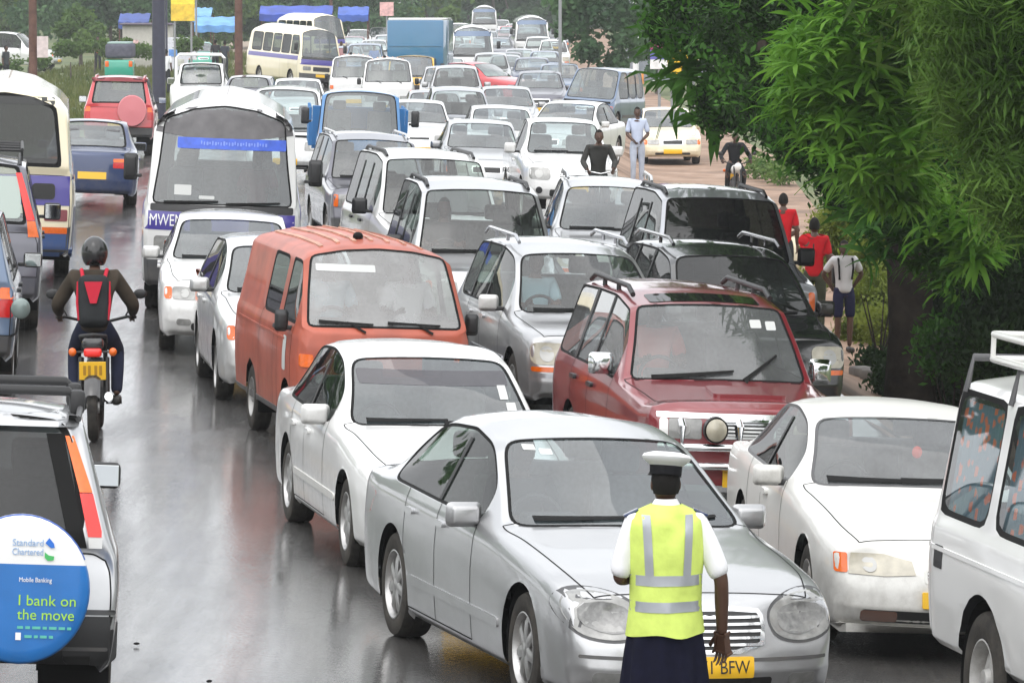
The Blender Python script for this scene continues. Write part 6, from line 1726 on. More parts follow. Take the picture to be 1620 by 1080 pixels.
# ---------------------------------------------------------------- ground, road, verge
rng = np.random.default_rng(11)
def sheet(name, xs_of_y, ys, m_, dz, nx, kind='structure'):
    bm = bmesh.new()
    rows = []
    for y in ys:
        x0, x1 = xs_of_y(y)
        rows.append([bm.verts.new((lerp(x0, x1, k / nx), y, gz(lerp(x0, x1, k / nx), y) + (dz(lerp(x0, x1, k / nx), y) if callable(dz) else dz))) for k in range(nx + 1)])
    for A, B in zip(rows, rows[1:]):
        for k in range(nx): bm.faces.new((A[k], A[k + 1], B[k + 1], B[k]))
    o = fin(bm, name, m_, None, 60, recalc=False)
    o['kind'] = kind
    return o
def ground_mat(name, cols, scale, rough, rdark=None, bump=.4, stretch=(1, 1, 1), wet=0, puddle=.5):
    m = bpy.data.materials.new(name); m.use_nodes = True
    N, L = m.node_tree.nodes, m.node_tree.links
    p = N["Principled BSDF"]
    tc = N.new("ShaderNodeTexCoord"); mp = N.new("ShaderNodeMapping"); mp.inputs['Scale'].default_value = stretch
    L.new(tc.outputs['Object'], mp.inputs[0])
    n = N.new("ShaderNodeTexNoise"); n.inputs['Scale'].default_value = scale; n.inputs['Detail'].default_value = 9; n.inputs['Roughness'].default_value = .65
    L.new(mp.outputs[0], n.inputs['Vector'])
    r = N.new("ShaderNodeValToRGB")
    els = r.color_ramp.elements
    els[0].position, els[1].position = .32, .70
    els[0].color, els[1].color = (*cols[0], 1), (*cols[-1], 1)
    for k, c in enumerate(cols[1:-1]):
        e = els.new(.32 + .38 * (k + 1) / (len(cols) - 1)); e.color = (*c, 1)
    L.new(n.outputs[0], r.inputs[0]); L.new(r.outputs[0], p.inputs['Base Color'])
    p.inputs['Roughness'].default_value = rough
    f = N.new("ShaderNodeTexNoise"); f.inputs['Scale'].default_value = scale * 45; f.inputs['Detail'].default_value = 4
    L.new(tc.outputs['Object'], f.inputs['Vector'])
    b = N.new("ShaderNodeBump"); b.inputs['Strength'].default_value = bump; b.inputs['Distance'].default_value = .02
    L.new(f.outputs[0], b.inputs['Height']); L.new(b.outputs[0], p.inputs['Normal'])
    if wet:
        # a water film: smooth in the wheel tracks and hollows, thinner on the crown of the stones
        w = N.new("ShaderNodeTexNoise"); w.inputs['Scale'].default_value = .9; w.inputs['Detail'].default_value = 7; w.inputs['Roughness'].default_value = .6
        mp2 = N.new("ShaderNodeMapping"); mp2.inputs['Scale'].default_value = (2.0, .16, 1); L.new(tc.outputs['Object'], mp2.inputs[0]); L.new(mp2.outputs[0], w.inputs['Vector'])
        mr = N.new("ShaderNodeMapRange"); mr.inputs[1].default_value = .38; mr.inputs[2].default_value = .68; mr.inputs[3].default_value = .06; mr.inputs[4].default_value = .24
        L.new(w.outputs[0], mr.inputs[0]); L.new(mr.outputs[0], p.inputs['Coat Roughness'])
        cw = N.new("ShaderNodeMapRange"); cw.inputs[1].default_value = .38; cw.inputs[2].default_value = .72; cw.inputs[3].default_value = 1.0; cw.inputs[4].default_value = .55
        L.new(w.outputs[0], cw.inputs[0]); L.new(cw.outputs[0], p.inputs['Coat Weight'])
        p.inputs['Coat IOR'].default_value = 1.7
        pu = N.new("ShaderNodeTexNoise"); pu.inputs['Scale'].default_value = .8; pu.inputs['Detail'].default_value = 10; pu.inputs['Roughness'].default_value = .72
        mp3 = N.new("ShaderNodeMapping"); mp3.inputs['Scale'].default_value = (1.5, .42, 1); mp3.inputs['Location'].default_value = (3.1, 7.7, 0)
        L.new(tc.outputs['Object'], mp3.inputs[0]); L.new(mp3.outputs[0], pu.inputs['Vector'])
        pr_ = N.new("ShaderNodeMapRange"); pr_.inputs[1].default_value = .46; pr_.inputs[2].default_value = .54; L.new(pu.outputs[0], pr_.inputs[0])
        rmx = N.new("ShaderNodeMix"); rmx.data_type = 'FLOAT'
        L.new(pr_.outputs[0], rmx.inputs['Factor']); rmx.inputs['A'].default_value = .055; L.new(mr.outputs[0], rmx.inputs['B'])
        L.new(rmx.outputs['Result'], p.inputs['Coat Roughness'])
        # cracks and the dark rims of old patches
        vc = N.new("ShaderNodeTexVoronoi"); vc.feature = 'DISTANCE_TO_EDGE'; vc.inputs['Scale'].default_value = .24
        nd = N.new("ShaderNodeTexNoise"); nd.inputs['Scale'].default_value = 1.7; nd.inputs['Detail'].default_value = 6; L.new(tc.outputs['Object'], nd.inputs['Vector'])
        va = N.new("ShaderNodeMix"); va.data_type = 'RGBA'; va.blend_type = 'LINEAR_LIGHT'; va.inputs['Factor'].default_value = .55
        L.new(tc.outputs['Object'], va.inputs['A']); L.new(nd.outputs['Color'], va.inputs['B']); L.new(va.outputs['Result'], vc.inputs['Vector'])
        ck = N.new("ShaderNodeMapRange"); ck.inputs[1].default_value = .0002; ck.inputs[2].default_value = .003; L.new(vc.outputs['Distance'], ck.inputs[0])
        cm = N.new("ShaderNodeMix"); cm.data_type = 'RGBA'; L.new(ck.outputs[0], cm.inputs['Factor']); cm.inputs['A'].default_value = (.008, .008, .008, 1); L.new(r.outputs[0], cm.inputs['B'])
        L.new(cm.outputs['Result'], p.inputs['Base Color'])
        cwm = N.new("ShaderNodeMath"); cwm.operation = 'MULTIPLY'; L.new(cw.outputs[0], cwm.inputs[0])
        ck2 = N.new("ShaderNodeMapRange"); ck2.inputs[1].default_value = .0001; ck2.inputs[2].default_value = .002; ck2.inputs[3].default_value = .8; L.new(vc.outputs['Distance'], ck2.inputs[0])
        L.new(ck2.outputs[0], cwm.inputs[1]); L.new(cwm.outputs[0], p.inputs['Coat Weight'])
        ripple = N.new("ShaderNodeTexNoise"); ripple.inputs['Scale'].default_value = 34; ripple.inputs['Detail'].default_value = 3
        L.new(tc.outputs['Object'], ripple.inputs['Vector'])
        rb = N.new("ShaderNodeBump"); rb.inputs['Strength'].default_value = .14; rb.inputs['Distance'].default_value = .01
        L.new(ripple.outputs[0], rb.inputs['Height']); L.new(rb.outputs[0], p.inputs['Coat Normal'])
    return m
ASPH = ground_mat('wet_asphalt', [(.028, .026, .025), (.046, .043, .040), (.070, .065, .060)], 1.3, .55, bump=.5, wet=1)
EARTH = ground_mat('red_earth', [(.13, .085, .06), (.26, .165, .11), (.37, .26, .195)], .8, .8, bump=.5)
GRASS = ground_mat('field_grass_ground', [(.045, .07, .022), (.09, .115, .04), (.17, .15, .075)], .25, .9, bump=.5)
ys = [(-12 + 1.6 * k) for k in range(100)] + [150 + 6 * k for k in range(125)]
sheet('ground', lambda y: (-220, 220), ys, GRASS, lambda x, y: -.03 - .45 * smooth(road_l(y / DS) + .2, road_l(y / DS) + 1.5, x) * smooth(road_r(y / DS) + 3.2, road_r(y / DS) + 1.6, x), 440)
sheet('road', lambda y: (road_l(y / DS), road_r(y / DS)), ys, ASPH, .004, 26)
sheet('earth_verge', lambda y: (road_r(y / DS) - .15, road_r(y / DS) + interp([(0, 2.0), (45, 2.2), (75, 2.6), (110, 4.5), (150, 5.5), (260, 3.5), (900, 2)], y / DS)), ys, EARTH, -.004, 14)
sheet('dirt_track', lambda y: (road_l(y / DS) - 7.5 - 3 * math.sin(y * .02), road_l(y / DS) - 4.5 - 3 * math.sin(y * .02)), [200 + 4 * k for k in range(40)], ground_mat('pale_track', [(.25, .2, .15), (.34, .28, .22)], .6, .9), -.018, 4)
# kerb stones along the dark path
for k, (px, d) in enumerate(((1368, 69), (1392, 68.5), (1416, 68))):
    bm = bmesh.new(); bx(bm, 0, 0, .06, .28, .5, .16, .04); o = fin(bm, 'kerb_stone', mat('kerb_stone_grey', (.16, .15, .14), .9, noise=.3) if k == 0 else bpy.data.materials['kerb_stone_grey'], None, 40)
    tag(o, ('pale kerb stone nearest the schoolboy', 'pale kerb stone between two others by the trunk', 'kerb stone touching the thick tree trunk')[k], 'stone', 'kerb stones beside the thick tree trunk'); put(o, px, d, 20 + 25 * k)

# ---------------------------------------------------------------- leaves and trees
def leaf_mat(name, c0, c1, trans=.35, rough=.6, nscale=1.3):
    m = bpy.data.materials.new(name); m.use_nodes = True
    N, L = m.node_tree.nodes, m.node_tree.links
    p = N["Principled BSDF"]; p.inputs['Roughness'].default_value = rough; p.inputs['Specular IOR Level'].default_value = .18
    tc = N.new("ShaderNodeTexCoord"); n = N.new("ShaderNodeTexNoise"); n.inputs['Scale'].default_value = nscale; n.inputs['Detail'].default_value = 5
    L.new(tc.outputs['Object'], n.inputs['Vector'])
    r = N.new("ShaderNodeValToRGB"); r.color_ramp.elements[0].position = .35; r.color_ramp.elements[1].position = .68
    r.color_ramp.elements[0].color = (*c0, 1); r.color_ramp.elements[1].color = (*c1, 1)
    L.new(n.outputs[0], r.inputs[0]); L.new(r.outputs[0], p.inputs['Base Color'])
    t = N.new("ShaderNodeBsdfTranslucent"); L.new(r.outputs[0], t.inputs[0])
    mx = N.new("ShaderNodeMixShader"); mx.inputs[0].default_value = trans
    L.new(p.outputs[0], mx.inputs[1]); L.new(t.outputs[0], mx.inputs[2]); L.new(mx.outputs[0], N["Material Output"].inputs[0])
    return m
LM = dict(bright=leaf_mat('mango_leaf', (.09, .24, .022), (.21, .41, .055), .45), mid=leaf_mat('shade_tinted_leaf', (.035, .11, .014), (.08, .21, .03), .35),  # mid repeats the mango leaf darker, with shade put into its colour
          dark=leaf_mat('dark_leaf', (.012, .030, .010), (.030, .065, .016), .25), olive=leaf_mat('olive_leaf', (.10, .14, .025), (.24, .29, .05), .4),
          feather=leaf_mat('feathery_leaf', (.06, .13, .022), (.14, .25, .045), .42), far=leaf_mat('far_leaf', (.040, .09, .040), (.10, .19, .075), .3, nscale=.35), far2=leaf_mat('far_light_leaf', (.07, .13, .035), (.13, .21, .05), .3, nscale=.4))
BARK = mat('dark_bark', (.030, .024, .019), .95, noise=.4, nscale=7, bump=.9, bscale=22)
BARK2 = mat('grey_bark', (.10, .085, .07), .95, noise=.4, nscale=6, bump=.8, bscale=20)
def rosette_template(nl=9, L=.36, W=.056, droop=1.0, seed=0):
    r = np.random.default_rng(seed); V_, F_ = [], []
    for k in range(nl):
        az = 2 * math.pi * k / nl + r.normal(0, .25); el = r.uniform(.15, .9); l = L * r.uniform(.7, 1.15)
        d = np.array([math.cos(az) * math.cos(el), math.sin(az) * math.cos(el), math.sin(el)])
        s = np.cross(d, [0, 0, 1.]); s /= np.linalg.norm(s) + 1e-9
        p = np.zeros(3); pts = []
        for f, w in ((0, .18), (.3, .95), (.65, .85), (1, .03)):
            pts.append((p.copy(), w))
            d2 = d + np.array([0, 0, -droop * (f + .25) * 1.1]); d2 /= np.linalg.norm(d2)
            p = p + d2 * l * .34
        b = len(V_)
        for q, w in pts:
            up = np.array([0, 0, .006])
            V_ += [q + s * W * w / 2 + up, q, q - s * W * w / 2 + up]
        for j in range(3):
            a = b + 3 * j
            F_ += [[a, a + 1, a + 4, a + 3], [a + 1, a + 2, a + 5, a + 4]]
    return np.array(V_), np.array(F_)
def sprig_template(nl=9, L=.075, W=.032, seed=0, span=.26):
    """leaflets along a short twig"""
    r = np.random.default_rng(seed); V_, F_ = [], []
    for k in range(nl):
        t = k / (nl - 1); c = np.array([t * span - span / 2, 0, -.12 * t * t * span * 4])
        sd = 1 if k % 2 else -1
        d = np.array([.45, sd * .9, r.normal(-.1, .25)]); d /= np.linalg.norm(d); s = np.cross(d, [0, 0, 1.]); s /= np.linalg.norm(s)
        l = L * r.uniform(.8, 1.2); b = len(V_)
        V_ += [c, c + d * l * .5 + s * W / 2, c + d * l, c + d * l * .5 - s * W / 2]
        F_.append([b, b + 1, b + 2, b + 3])
    return np.array(V_), np.array(F_)
def scatter(blobs, tmpl, n_per, sc=(.8, 1.3), shell=.45, tiltr=.5, seed=1):
    """copies of a leaf template spread through ellipsoids (x, y, z, rx, ry, rz, weight)"""
    r = np.random.default_rng(seed)
    VV, FF, off = [], [], 0
    nt = len(tmpl)
    for bl in blobs:
        x, y, z, rx, ry, rz = bl[:6]; n = int(n_per * (bl[6] if len(bl) > 6 else 1))
        d = r.normal(size=(n, 3)); d /= np.linalg.norm(d, axis=1)[:, None]
        rad = shell + (1 - shell) * r.random(n) ** .6
        lump = 1 + .22 * np.sin(d[:, 0] * 5 + x * 7) * np.cos(d[:, 2] * 6 + y * 3) + r.normal(0, .07, n)
        P = np.array([x, y, z]) + d * (rad * lump)[:, None] * np.array([rx, ry, rz])
        for k in range(n):
            V0, F0 = tmpl[r.integers(nt)]
            a = r.uniform(0, 2 * math.pi); tx, ty = r.normal(0, tiltr, 2)
            ca, sa = math.cos(a), math.sin(a)
            Rz = np.array([[ca, -sa, 0], [sa, ca, 0], [0, 0, 1]])
            Rx = np.array([[1, 0, 0], [0, math.cos(tx), -math.sin(tx)], [0, math.sin(tx), math.cos(tx)]])
            Ry = np.array([[math.cos(ty), 0, math.sin(ty)], [0, 1, 0], [-math.sin(ty), 0, math.cos(ty)]])
            s = r.uniform(*sc)
            VV.append((V0 * s) @ (Rz @ Rx @ Ry).T + P[k]); FF.append(F0 + off); off += len(V0)
    return np.concatenate(VV), np.concatenate(FF)
def leaf_obj(name, V_, F_, m_, parent=None, kind='stuff'):
    me = bpy.data.meshes.new(name)
    me.from_pydata(V_.tolist(), [], F_.tolist()) if len(F_) < 2000 else None
    if len(F_) >= 2000:
        k = F_.shape[1]
        me.vertices.add(len(V_)); me.vertices.foreach_set('co', V_.astype(np.float32).ravel())
        me.loops.add(F_.size); me.loops.foreach_set('vertex_index', F_.astype(np.int32).ravel())
        me.polygons.add(len(F_)); me.polygons.foreach_set('loop_start', np.arange(0, F_.size, k, dtype=np.int32))
        me.update(calc_edges=True); me.validate()
    me.shade_smooth()
    o = link(name, me, parent, m_)
    if kind: o['kind'] = kind
    return o
ROS = [rosette_template(seed=k) for k in range(6)]
ROSB = [rosette_template(8, .34, .06, 1.0, seed=20 + k) for k in range(3)]
SPR = [sprig_template(seed=k) for k in range(4)]
FEA = [sprig_template(14, .19, .021, seed=k, span=.40) for k in range(4)]
CARD = [(np.array([[-.5, 0, 0], [0, -.32, .08], [.5, 0, 0], [0, .32, .08]]), np.array([[0, 1, 2, 3]])), (np.array([[-.5, 0, .05], [-.1, -.25, 0], [.45, 0, .08], [0, .3, 0]]), np.array([[0, 1, 2, 3]]))]
def W3(px, y, d):
    X, Y = at(px, d)
    s = FPX / (d * DS)
    return (X, Y, CAMH - (y + 40) / s)
def blob(px, y, d, r, ry=None, w=1): 
    X, Y, Z = W3(px, y, d); return (X, Y, Z, r, ry or r, r * .85, w)
def tree_root(name, label, px, d, group=None):
    X, Y = at(px, d); return empty(name, label, 'tree', (X, Y, gz(X, Y)), group=group)
def rel(root, V_): return V_ - np.array(root.location)
def wood(root, paths, m_, name='branch'):
    for k, (pts, rr) in enumerate(paths):
        bm = bmesh.new(); tube(bm, [Vector(p) - root.location for p in pts], rr, 12)
        for v in bm.verts: v.co += Vector((math.sin(v.co.z * 5 + k), math.cos(v.co.z * 4.3), 0)) * .02
        fin(bm, 'trunk' if k == 0 else name, m_, root, 60)

# the big mango tree at the right
mt = tree_root('mango_tree', 'mango tree with thick black trunk and bright drooping leaves, over the right verge', 1440, 60)
X, Y, Z = mt.location
wood(mt, [([(X, Y, Z - .2), (X - .02, Y, Z + .15), (X + .02, Y, Z + 1.2), (X - .05, Y + .1, Z + 2.6), (X + .1, Y, Z + 4.2)], [.40, .33, .27, .26, .24]), ([(X - .02, Y, Z + 2.2), (X - .9, Y - 1, Z + 3.6), (X - 1.9, Y - 2.5, Z + 4.6)], [.14, .11, .07]),
          ([(X, Y, Z + 2.8), (X + 1.2, Y - 1.2, Z + 4.0), (X + 2.4, Y - 2.2, Z + 4.8)], [.15, .11, .06]), ([(X - .05, Y, Z + 2.5), (X - .3, Y - 2.4, Z + 3.9), (X - .5, Y - 4.8, Z + 4.3)], [.13, .10, .05]), ([(X - .15, Y + .3, Z + 3.2), (X - .34, Y + .5, Z + 2.75), (X - .52, Y + .6, Z + 2.4), (X - .68, Y + .7, Z + 2.15)], [.07, .055, .04, .028])], BARK)
BR = [blob(1330, 80, 50, .62), blob(1420, 60, 50, .75), blob(1310, 180, 50.5, .45), blob(1375, 220, 50, .6), blob(1460, 150, 50, .7), blob(1362, 250, 51, .32), blob(1500, 50, 50, .7), blob(1410, 285, 51.5, .36), blob(1290, 110, 51, .5), blob(1380, 0, 50.5, .8), blob(1480, -40, 50, .8)]
Vv, Ff = scatter(BR, ROS, 42, (.5, 1.15), .5, .4, 3)
leaf_obj('crown_leaves', rel(mt, Vv), Ff, LM['bright'], mt)
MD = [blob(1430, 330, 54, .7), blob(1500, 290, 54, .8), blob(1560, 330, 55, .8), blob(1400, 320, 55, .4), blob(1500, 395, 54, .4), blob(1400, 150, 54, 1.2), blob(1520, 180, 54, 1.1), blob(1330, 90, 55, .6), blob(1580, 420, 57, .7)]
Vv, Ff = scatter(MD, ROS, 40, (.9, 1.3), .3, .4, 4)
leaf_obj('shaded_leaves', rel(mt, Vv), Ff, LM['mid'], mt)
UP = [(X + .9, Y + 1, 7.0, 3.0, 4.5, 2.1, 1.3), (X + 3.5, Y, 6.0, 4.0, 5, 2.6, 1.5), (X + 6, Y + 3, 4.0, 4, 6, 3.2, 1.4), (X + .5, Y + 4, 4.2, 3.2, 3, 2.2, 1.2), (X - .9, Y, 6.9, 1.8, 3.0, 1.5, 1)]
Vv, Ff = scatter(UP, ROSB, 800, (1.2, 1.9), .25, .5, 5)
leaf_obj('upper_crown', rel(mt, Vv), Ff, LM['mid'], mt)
# the nearest leaf rosettes of the mango, each a part sharing mesh data
ros_me = []
for k in range(6):
    me = bpy.data.meshes.new('leaf_rosette'); me.from_pydata(ROS[k][0].tolist(), [], ROS[k][1].tolist()); me.shade_smooth(); me.materials.append(LM['bright']); ros_me.append(me)
r2 = np.random.default_rng(9)
for bl in BR + [blob(1500, 360, 52.5, .28), blob(1520, 400, 52.5, .2), blob(1420, 320, 52, .25), blob(1470, 300, 52, .3)]:
    for k in range(14 if bl[3] > .35 else 9):
        d = r2.normal(size=3); d /= np.linalg.norm(d); d[1] = -abs(d[1]); d[2] = d[2] * .8
        o = bpy.data.objects.new('leaf_rosette', ros_me[r2.integers(6)]); COL.objects.link(o); o.parent = mt
        o.location = Vector((bl[0] + d[0] * bl[3] * 1.05, bl[1] + d[1] * bl[4] * 1.05, bl[2] + d[2] * bl[5] * 1.05)) - mt.location
        o.rotation_euler = (r2.normal(0, .3), r2.normal(0, .3), r2.uniform(0, 6.28)); s = r2.uniform(.9, 1.3); o.scale = (s, s, s)

# dark fine-leaved tree left of the mango
dt = tree_root('dark_leafed_tree', 'dark small-leaved tree leaning over the verge, left of the mango tree', 1478, 66)
X, Y, Z = dt.location
wood(dt, [([(X, Y, Z - .1), (X - .15, Y - .3, Z + .9), (X - .35, Y - .5, Z + 2.6), (X - 1.3, Y - 2.0, Z + 4.2)], [.13, .11, .09, .07]), ([(X - .5, Y - .7, Z + 3.1), (X - 1.6, Y - 2.0, Z + 3.5), (X - 2.9, Y - 3.0, Z + 3.9)], [.06, .05, .03]), ([(X - .8, Y - 1.2, Z + 2.5), (X - 2.2, Y - 2, Z + 4.2), (X - 2.8, Y - 2.5, Z + 5.2)], [.07, .05, .03])], BARK)
DK = [blob(1112, 25, 62, .42), blob(1198, 65, 60, .60), blob(1158, 145, 62, .34), blob(1258, 145, 58, .46), blob(1270, 205, 57, .35), blob(1222, 120, 61, .38), blob(1240, 40, 58, 1.1), blob(1180, 0, 60, .72), blob(1340, 285, 60, .28), blob(1150, 160, 62, .28), blob(1255, 140, 58, .8), blob(1380, 310, 58, .3), blob(1070, 30, 63, .35), blob(1252, 190, 60, .25), blob(1320, 200, 57, .6)]
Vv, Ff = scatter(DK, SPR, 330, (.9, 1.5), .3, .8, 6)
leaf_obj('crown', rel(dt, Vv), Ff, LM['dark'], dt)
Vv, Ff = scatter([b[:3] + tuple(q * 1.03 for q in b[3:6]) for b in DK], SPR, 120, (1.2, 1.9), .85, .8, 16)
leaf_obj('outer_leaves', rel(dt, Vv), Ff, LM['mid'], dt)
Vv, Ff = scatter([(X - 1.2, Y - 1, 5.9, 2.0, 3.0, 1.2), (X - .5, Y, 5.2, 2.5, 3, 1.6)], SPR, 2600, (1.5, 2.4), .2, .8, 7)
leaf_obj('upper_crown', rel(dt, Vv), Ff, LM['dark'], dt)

# feathery tree at the right edge
ft = tree_root('feathery_tree', 'feathery fine-leaved tree filling the upper right corner', 1760, 46)
X, Y, Z = ft.location
wood(ft, [([(X, Y, Z - .1), (X - .1, Y, Z + 2), (X - .5, Y - .5, Z + 4.5)], [.16, .13, .1]), ([(X - .1, Y, Z + 2.2), (X - 1.2, Y - 1, Z + 4)], [.08, .04])], BARK)
Vv, Ff = scatter([blob(1585, 70, 43, .62), blob(1610, 190, 43, .55), blob(1570, 0, 43, .75), blob(1615, 290, 42.5, .32), blob(1640, 120, 43, .8), blob(1550, 130, 44, .42), blob(1660, 30, 43, 1.0), blob(1660, 240, 43, .7)], FEA, 330, (.8, 1.3), .3, .6, 8)
leaf_obj('crown', rel(ft, Vv), Ff, LM['feather'], ft)
Vv, Ff = scatter([(X, Y, 5.4, 2.6, 3, 1.2)], FEA, 2200, (1.8, 2.8), .2, .9, 18)
leaf_obj('upper_crown', rel(ft, Vv), Ff, LM['feather'], ft)

# bushes of the right verge
def bush(label, blobs, mk, n, sc=(.9, 1.6), tm=None, px=None, d=None, seed=0, name='bush'):
    X, Y = blobs[0][0], blobs[0][1]
    root = empty(name, label, 'bush', (X, Y, gz(X, Y)), group='bushes on the right verge')
    Vv, Ff = scatter(blobs, tm or SPR, n, sc, .2, .9, seed)
    leaf_obj('foliage', rel(root, Vv), Ff, LM[mk], root)
    for k in range(5):
        bm = bmesh.new(); a = k * 1.3; tube(bm, [(0, 0, -.05), (.12 * math.cos(a), .12 * math.sin(a), .4), (.3 * math.cos(a), .3 * math.sin(a), 1.0)], [.02, .014, .006], 5); fin(bm, 'stem', BARK, root, 60)
    return root
bush('yellow green bush behind the second red shirt', [blob(1330, 350, 82, .45), blob(1360, 400, 82, .5), blob(1310, 420, 84, .35)], 'olive', 420, seed=31)
bush('olive bush between the schoolboy and the thick trunk', [blob(1395, 400, 78, .55), blob(1390, 470, 77, .5), blob(1370, 520, 76, .35), blob(1420, 520, 75, .5)], 'olive', 420, seed=32)
bush('low dark bush at the foot of the thick trunk', [blob(1392, 575, 71, .22), blob(1415, 600, 66, .2)], 'dark', 420, seed=33)
bush('mid green bush in front of the dark one right of the thick trunk', [blob(1505, 540, 58, .35), blob(1560, 470, 58, .4), blob(1590, 560, 57, .4)], 'mid', 300, (1, 1.7), seed=38)
bush('dark green bush right of the thick trunk', [blob(1520, 500, 62, .55), blob(1560, 580, 60, .6), blob(1500, 590, 61, .4), blob(1540, 430, 63, .5)], 'dark', 620, (1, 1.7), seed=34)
bush('bush with bright hanging leaves right of the thick trunk', [blob(1515, 430, 57, .36), blob(1500, 390, 57, .26)], 'bright', 20, (.7, 1.0), ROS, seed=35)
bush('dark bush hidden behind the curtained white car', [blob(1620, 540, 56, .9), blob(1680, 480, 56, 1.1), blob(1600, 420, 60, .8)], 'dark', 800, (1.1, 1.8), seed=36)
hx_, hy_ = at(1640, 92)
hd_b = [(hx_ - 2.0 + k * 1.15, hy_ + 3 * math.sin(k * 1.7) + .9 * k, gz(hx_ + k, hy_) + 1.1 + .5 * math.sin(k * 2.1), 1.1, 1.2, 1.7) for k in range(9)]
hedge = empty('dark_hedge', 'tall dark hedge closing the view behind the thick trunk', 'hedge', (hx_, hy_, gz(hx_, hy_)))
Vv, Ff = scatter(hd_b, SPR, 1300, (1.6, 2.6), .2, .9, 37); leaf_obj('foliage', rel(hedge, Vv), Ff, LM['mid'], hedge)

# trees by the road further off
def far_tree(label, px, d, blobs, mk, n, card=.34, trunks=((0, .12, 2.5),), seed=0, group='trees beyond the road', name='roadside_tree'):
    root = tree_root(name, label, px, d, group)
    Vv, Ff = scatter(blobs, CARD, n, (card * .7, card * 1.3), .25, 1.2, seed)
    leaf_obj('crown', rel(root, Vv), Ff, LM[mk], root)
    for k, (dx, r, h) in enumerate(trunks):
        bm = bmesh.new(); tube(bm, [(dx, 0, -.2), (dx * .9, 0, h * .5), (dx * .6, 0, h)], [r, r * .8, r * .5], 8); fin(bm, 'trunk', BARK2, root, 60)
    return root
far_tree('blue-green tree with several thin trunks beside the blue people carrier', 955, 196, [blob(905, 40, 196, .8), blob(950, 20, 196, 1.1), blob(990, 60, 196, .8), blob(930, 80, 195, .6), blob(975, 100, 196, .6), blob(1000, 20, 197, .8), blob(900, 0, 196, .9), blob(960, -40, 196, 1.6)], 'far', 520, .26, ((-.9, .07, 2.0), (-.3, .09, 2.2), (.5, .08, 2.0)), 41)
far_tree('grey-green tree right of the several-trunked one, behind the yellow sign', 1040, 230, [blob(1030, 30, 230, 1.0), blob(1070, 60, 230, 1.0), blob(1015, 80, 230, .6), blob(1100, 20, 232, 1.6), blob(1040, 110, 228, .5)], 'far', 560, .3, ((0, .12, 2.2),), 42)
far_tree('round light green bushy tree beside the pale blue parked car', 128, 275, [blob(125, 30, 275, .9), blob(105, 45, 274, .7), blob(150, 50, 274, .6), blob(130, 60, 272, .5)], 'far2', 700, .26, ((0, .12, 1.5),), 43)
labs = ['dark tree at the far left corner behind the parked car', 'dark tree just left of the light green bushy tree', 'tree behind the light green bushy tree', 'dark tree behind the white kiosk', 'tree between the yellow billboard and the brown post', 'tree behind the large blue awning', 'tree right of the large blue awning', 'tree left of the blue box lorry roof', 'tree behind the blue box lorry', 'pale tree right of the blue box lorry', 'tree over the far end of the road', 'tree right of the far white lorry', 'tree above the far right bus']
pxs = [-10, 50, 160, 230, 330, 420, 500, 575, 650, 715, 780, 835, 890]
for k, (px, lab) in enumerate(zip(pxs, labs)):
    d = 385 + 40 * math.sin(k * 2.3) + (120 if 9 <= k <= 12 else 0)
    s = FPX / (d * DS)
    bl = [blob(px + random.uniform(-60, 60), random.uniform(-70, 30), d + random.uniform(-4, 4), random.uniform(1.5, 2.8)) for _ in range(7)] + [blob(px + random.uniform(-70, 70), random.uniform(22, 40), d - 4, random.uniform(.8, 1.3)) for _ in range(4)]
    far_tree(lab, px, d, bl, 'far' if k % 4 else 'far2', 420, .5, ((0, .2, 4), (1.5, .12, 3)), 50 + k, name='far_tree')
# bushy growth closing the left background
for k, (px, d, lab) in enumerate(((-20, 320, 'dense bush at the far left edge of the field'), (45, 335, 'dense bush right of the pale parked car'), (175, 330, 'dense bush left of the white kiosk'), (205, 345, 'dense bush over the kiosk roof'), (262, 335, 'dense bush behind the poster hoarding'), (310, 340, 'dense bush left of the brown pole'), (372, 345, 'dense bush behind the brown pole'), (600, 352, 'dense bush left of the box lorry'))):
    far_tree(lab, px, d, [blob(px + random.uniform(-40, 40), random.uniform(-30, 45), d + random.uniform(-3, 3), random.uniform(1.0, 1.9)) for _ in range(7)], 'far' if k % 3 else 'far2', 420, .36, ((0, .14, 2.5),), 90 + k, name='far_bush')
for k, (px, d) in enumerate(((-10, 245), (45, 232), (112, 246), (150, 252), (212, 250), (300, 256))):
    far_tree(('low field bush at the far left edge', 'low field bush in front of the pale parked car', 'low field bush left of the light green tree', 'low field bush right of the light green tree', 'low field bush in front of the kiosk', 'low field bush under the billboard')[k], px, d, [blob(px + random.uniform(-24, 24), (72 if k > 1 else 94) + random.uniform(-6, 12), d, random.uniform(.3, .5)) for _ in range(5)], 'far2', 260, .18, ((0, .05, .8),), 120 + k, 'low bushes of the field', 'field_bush')
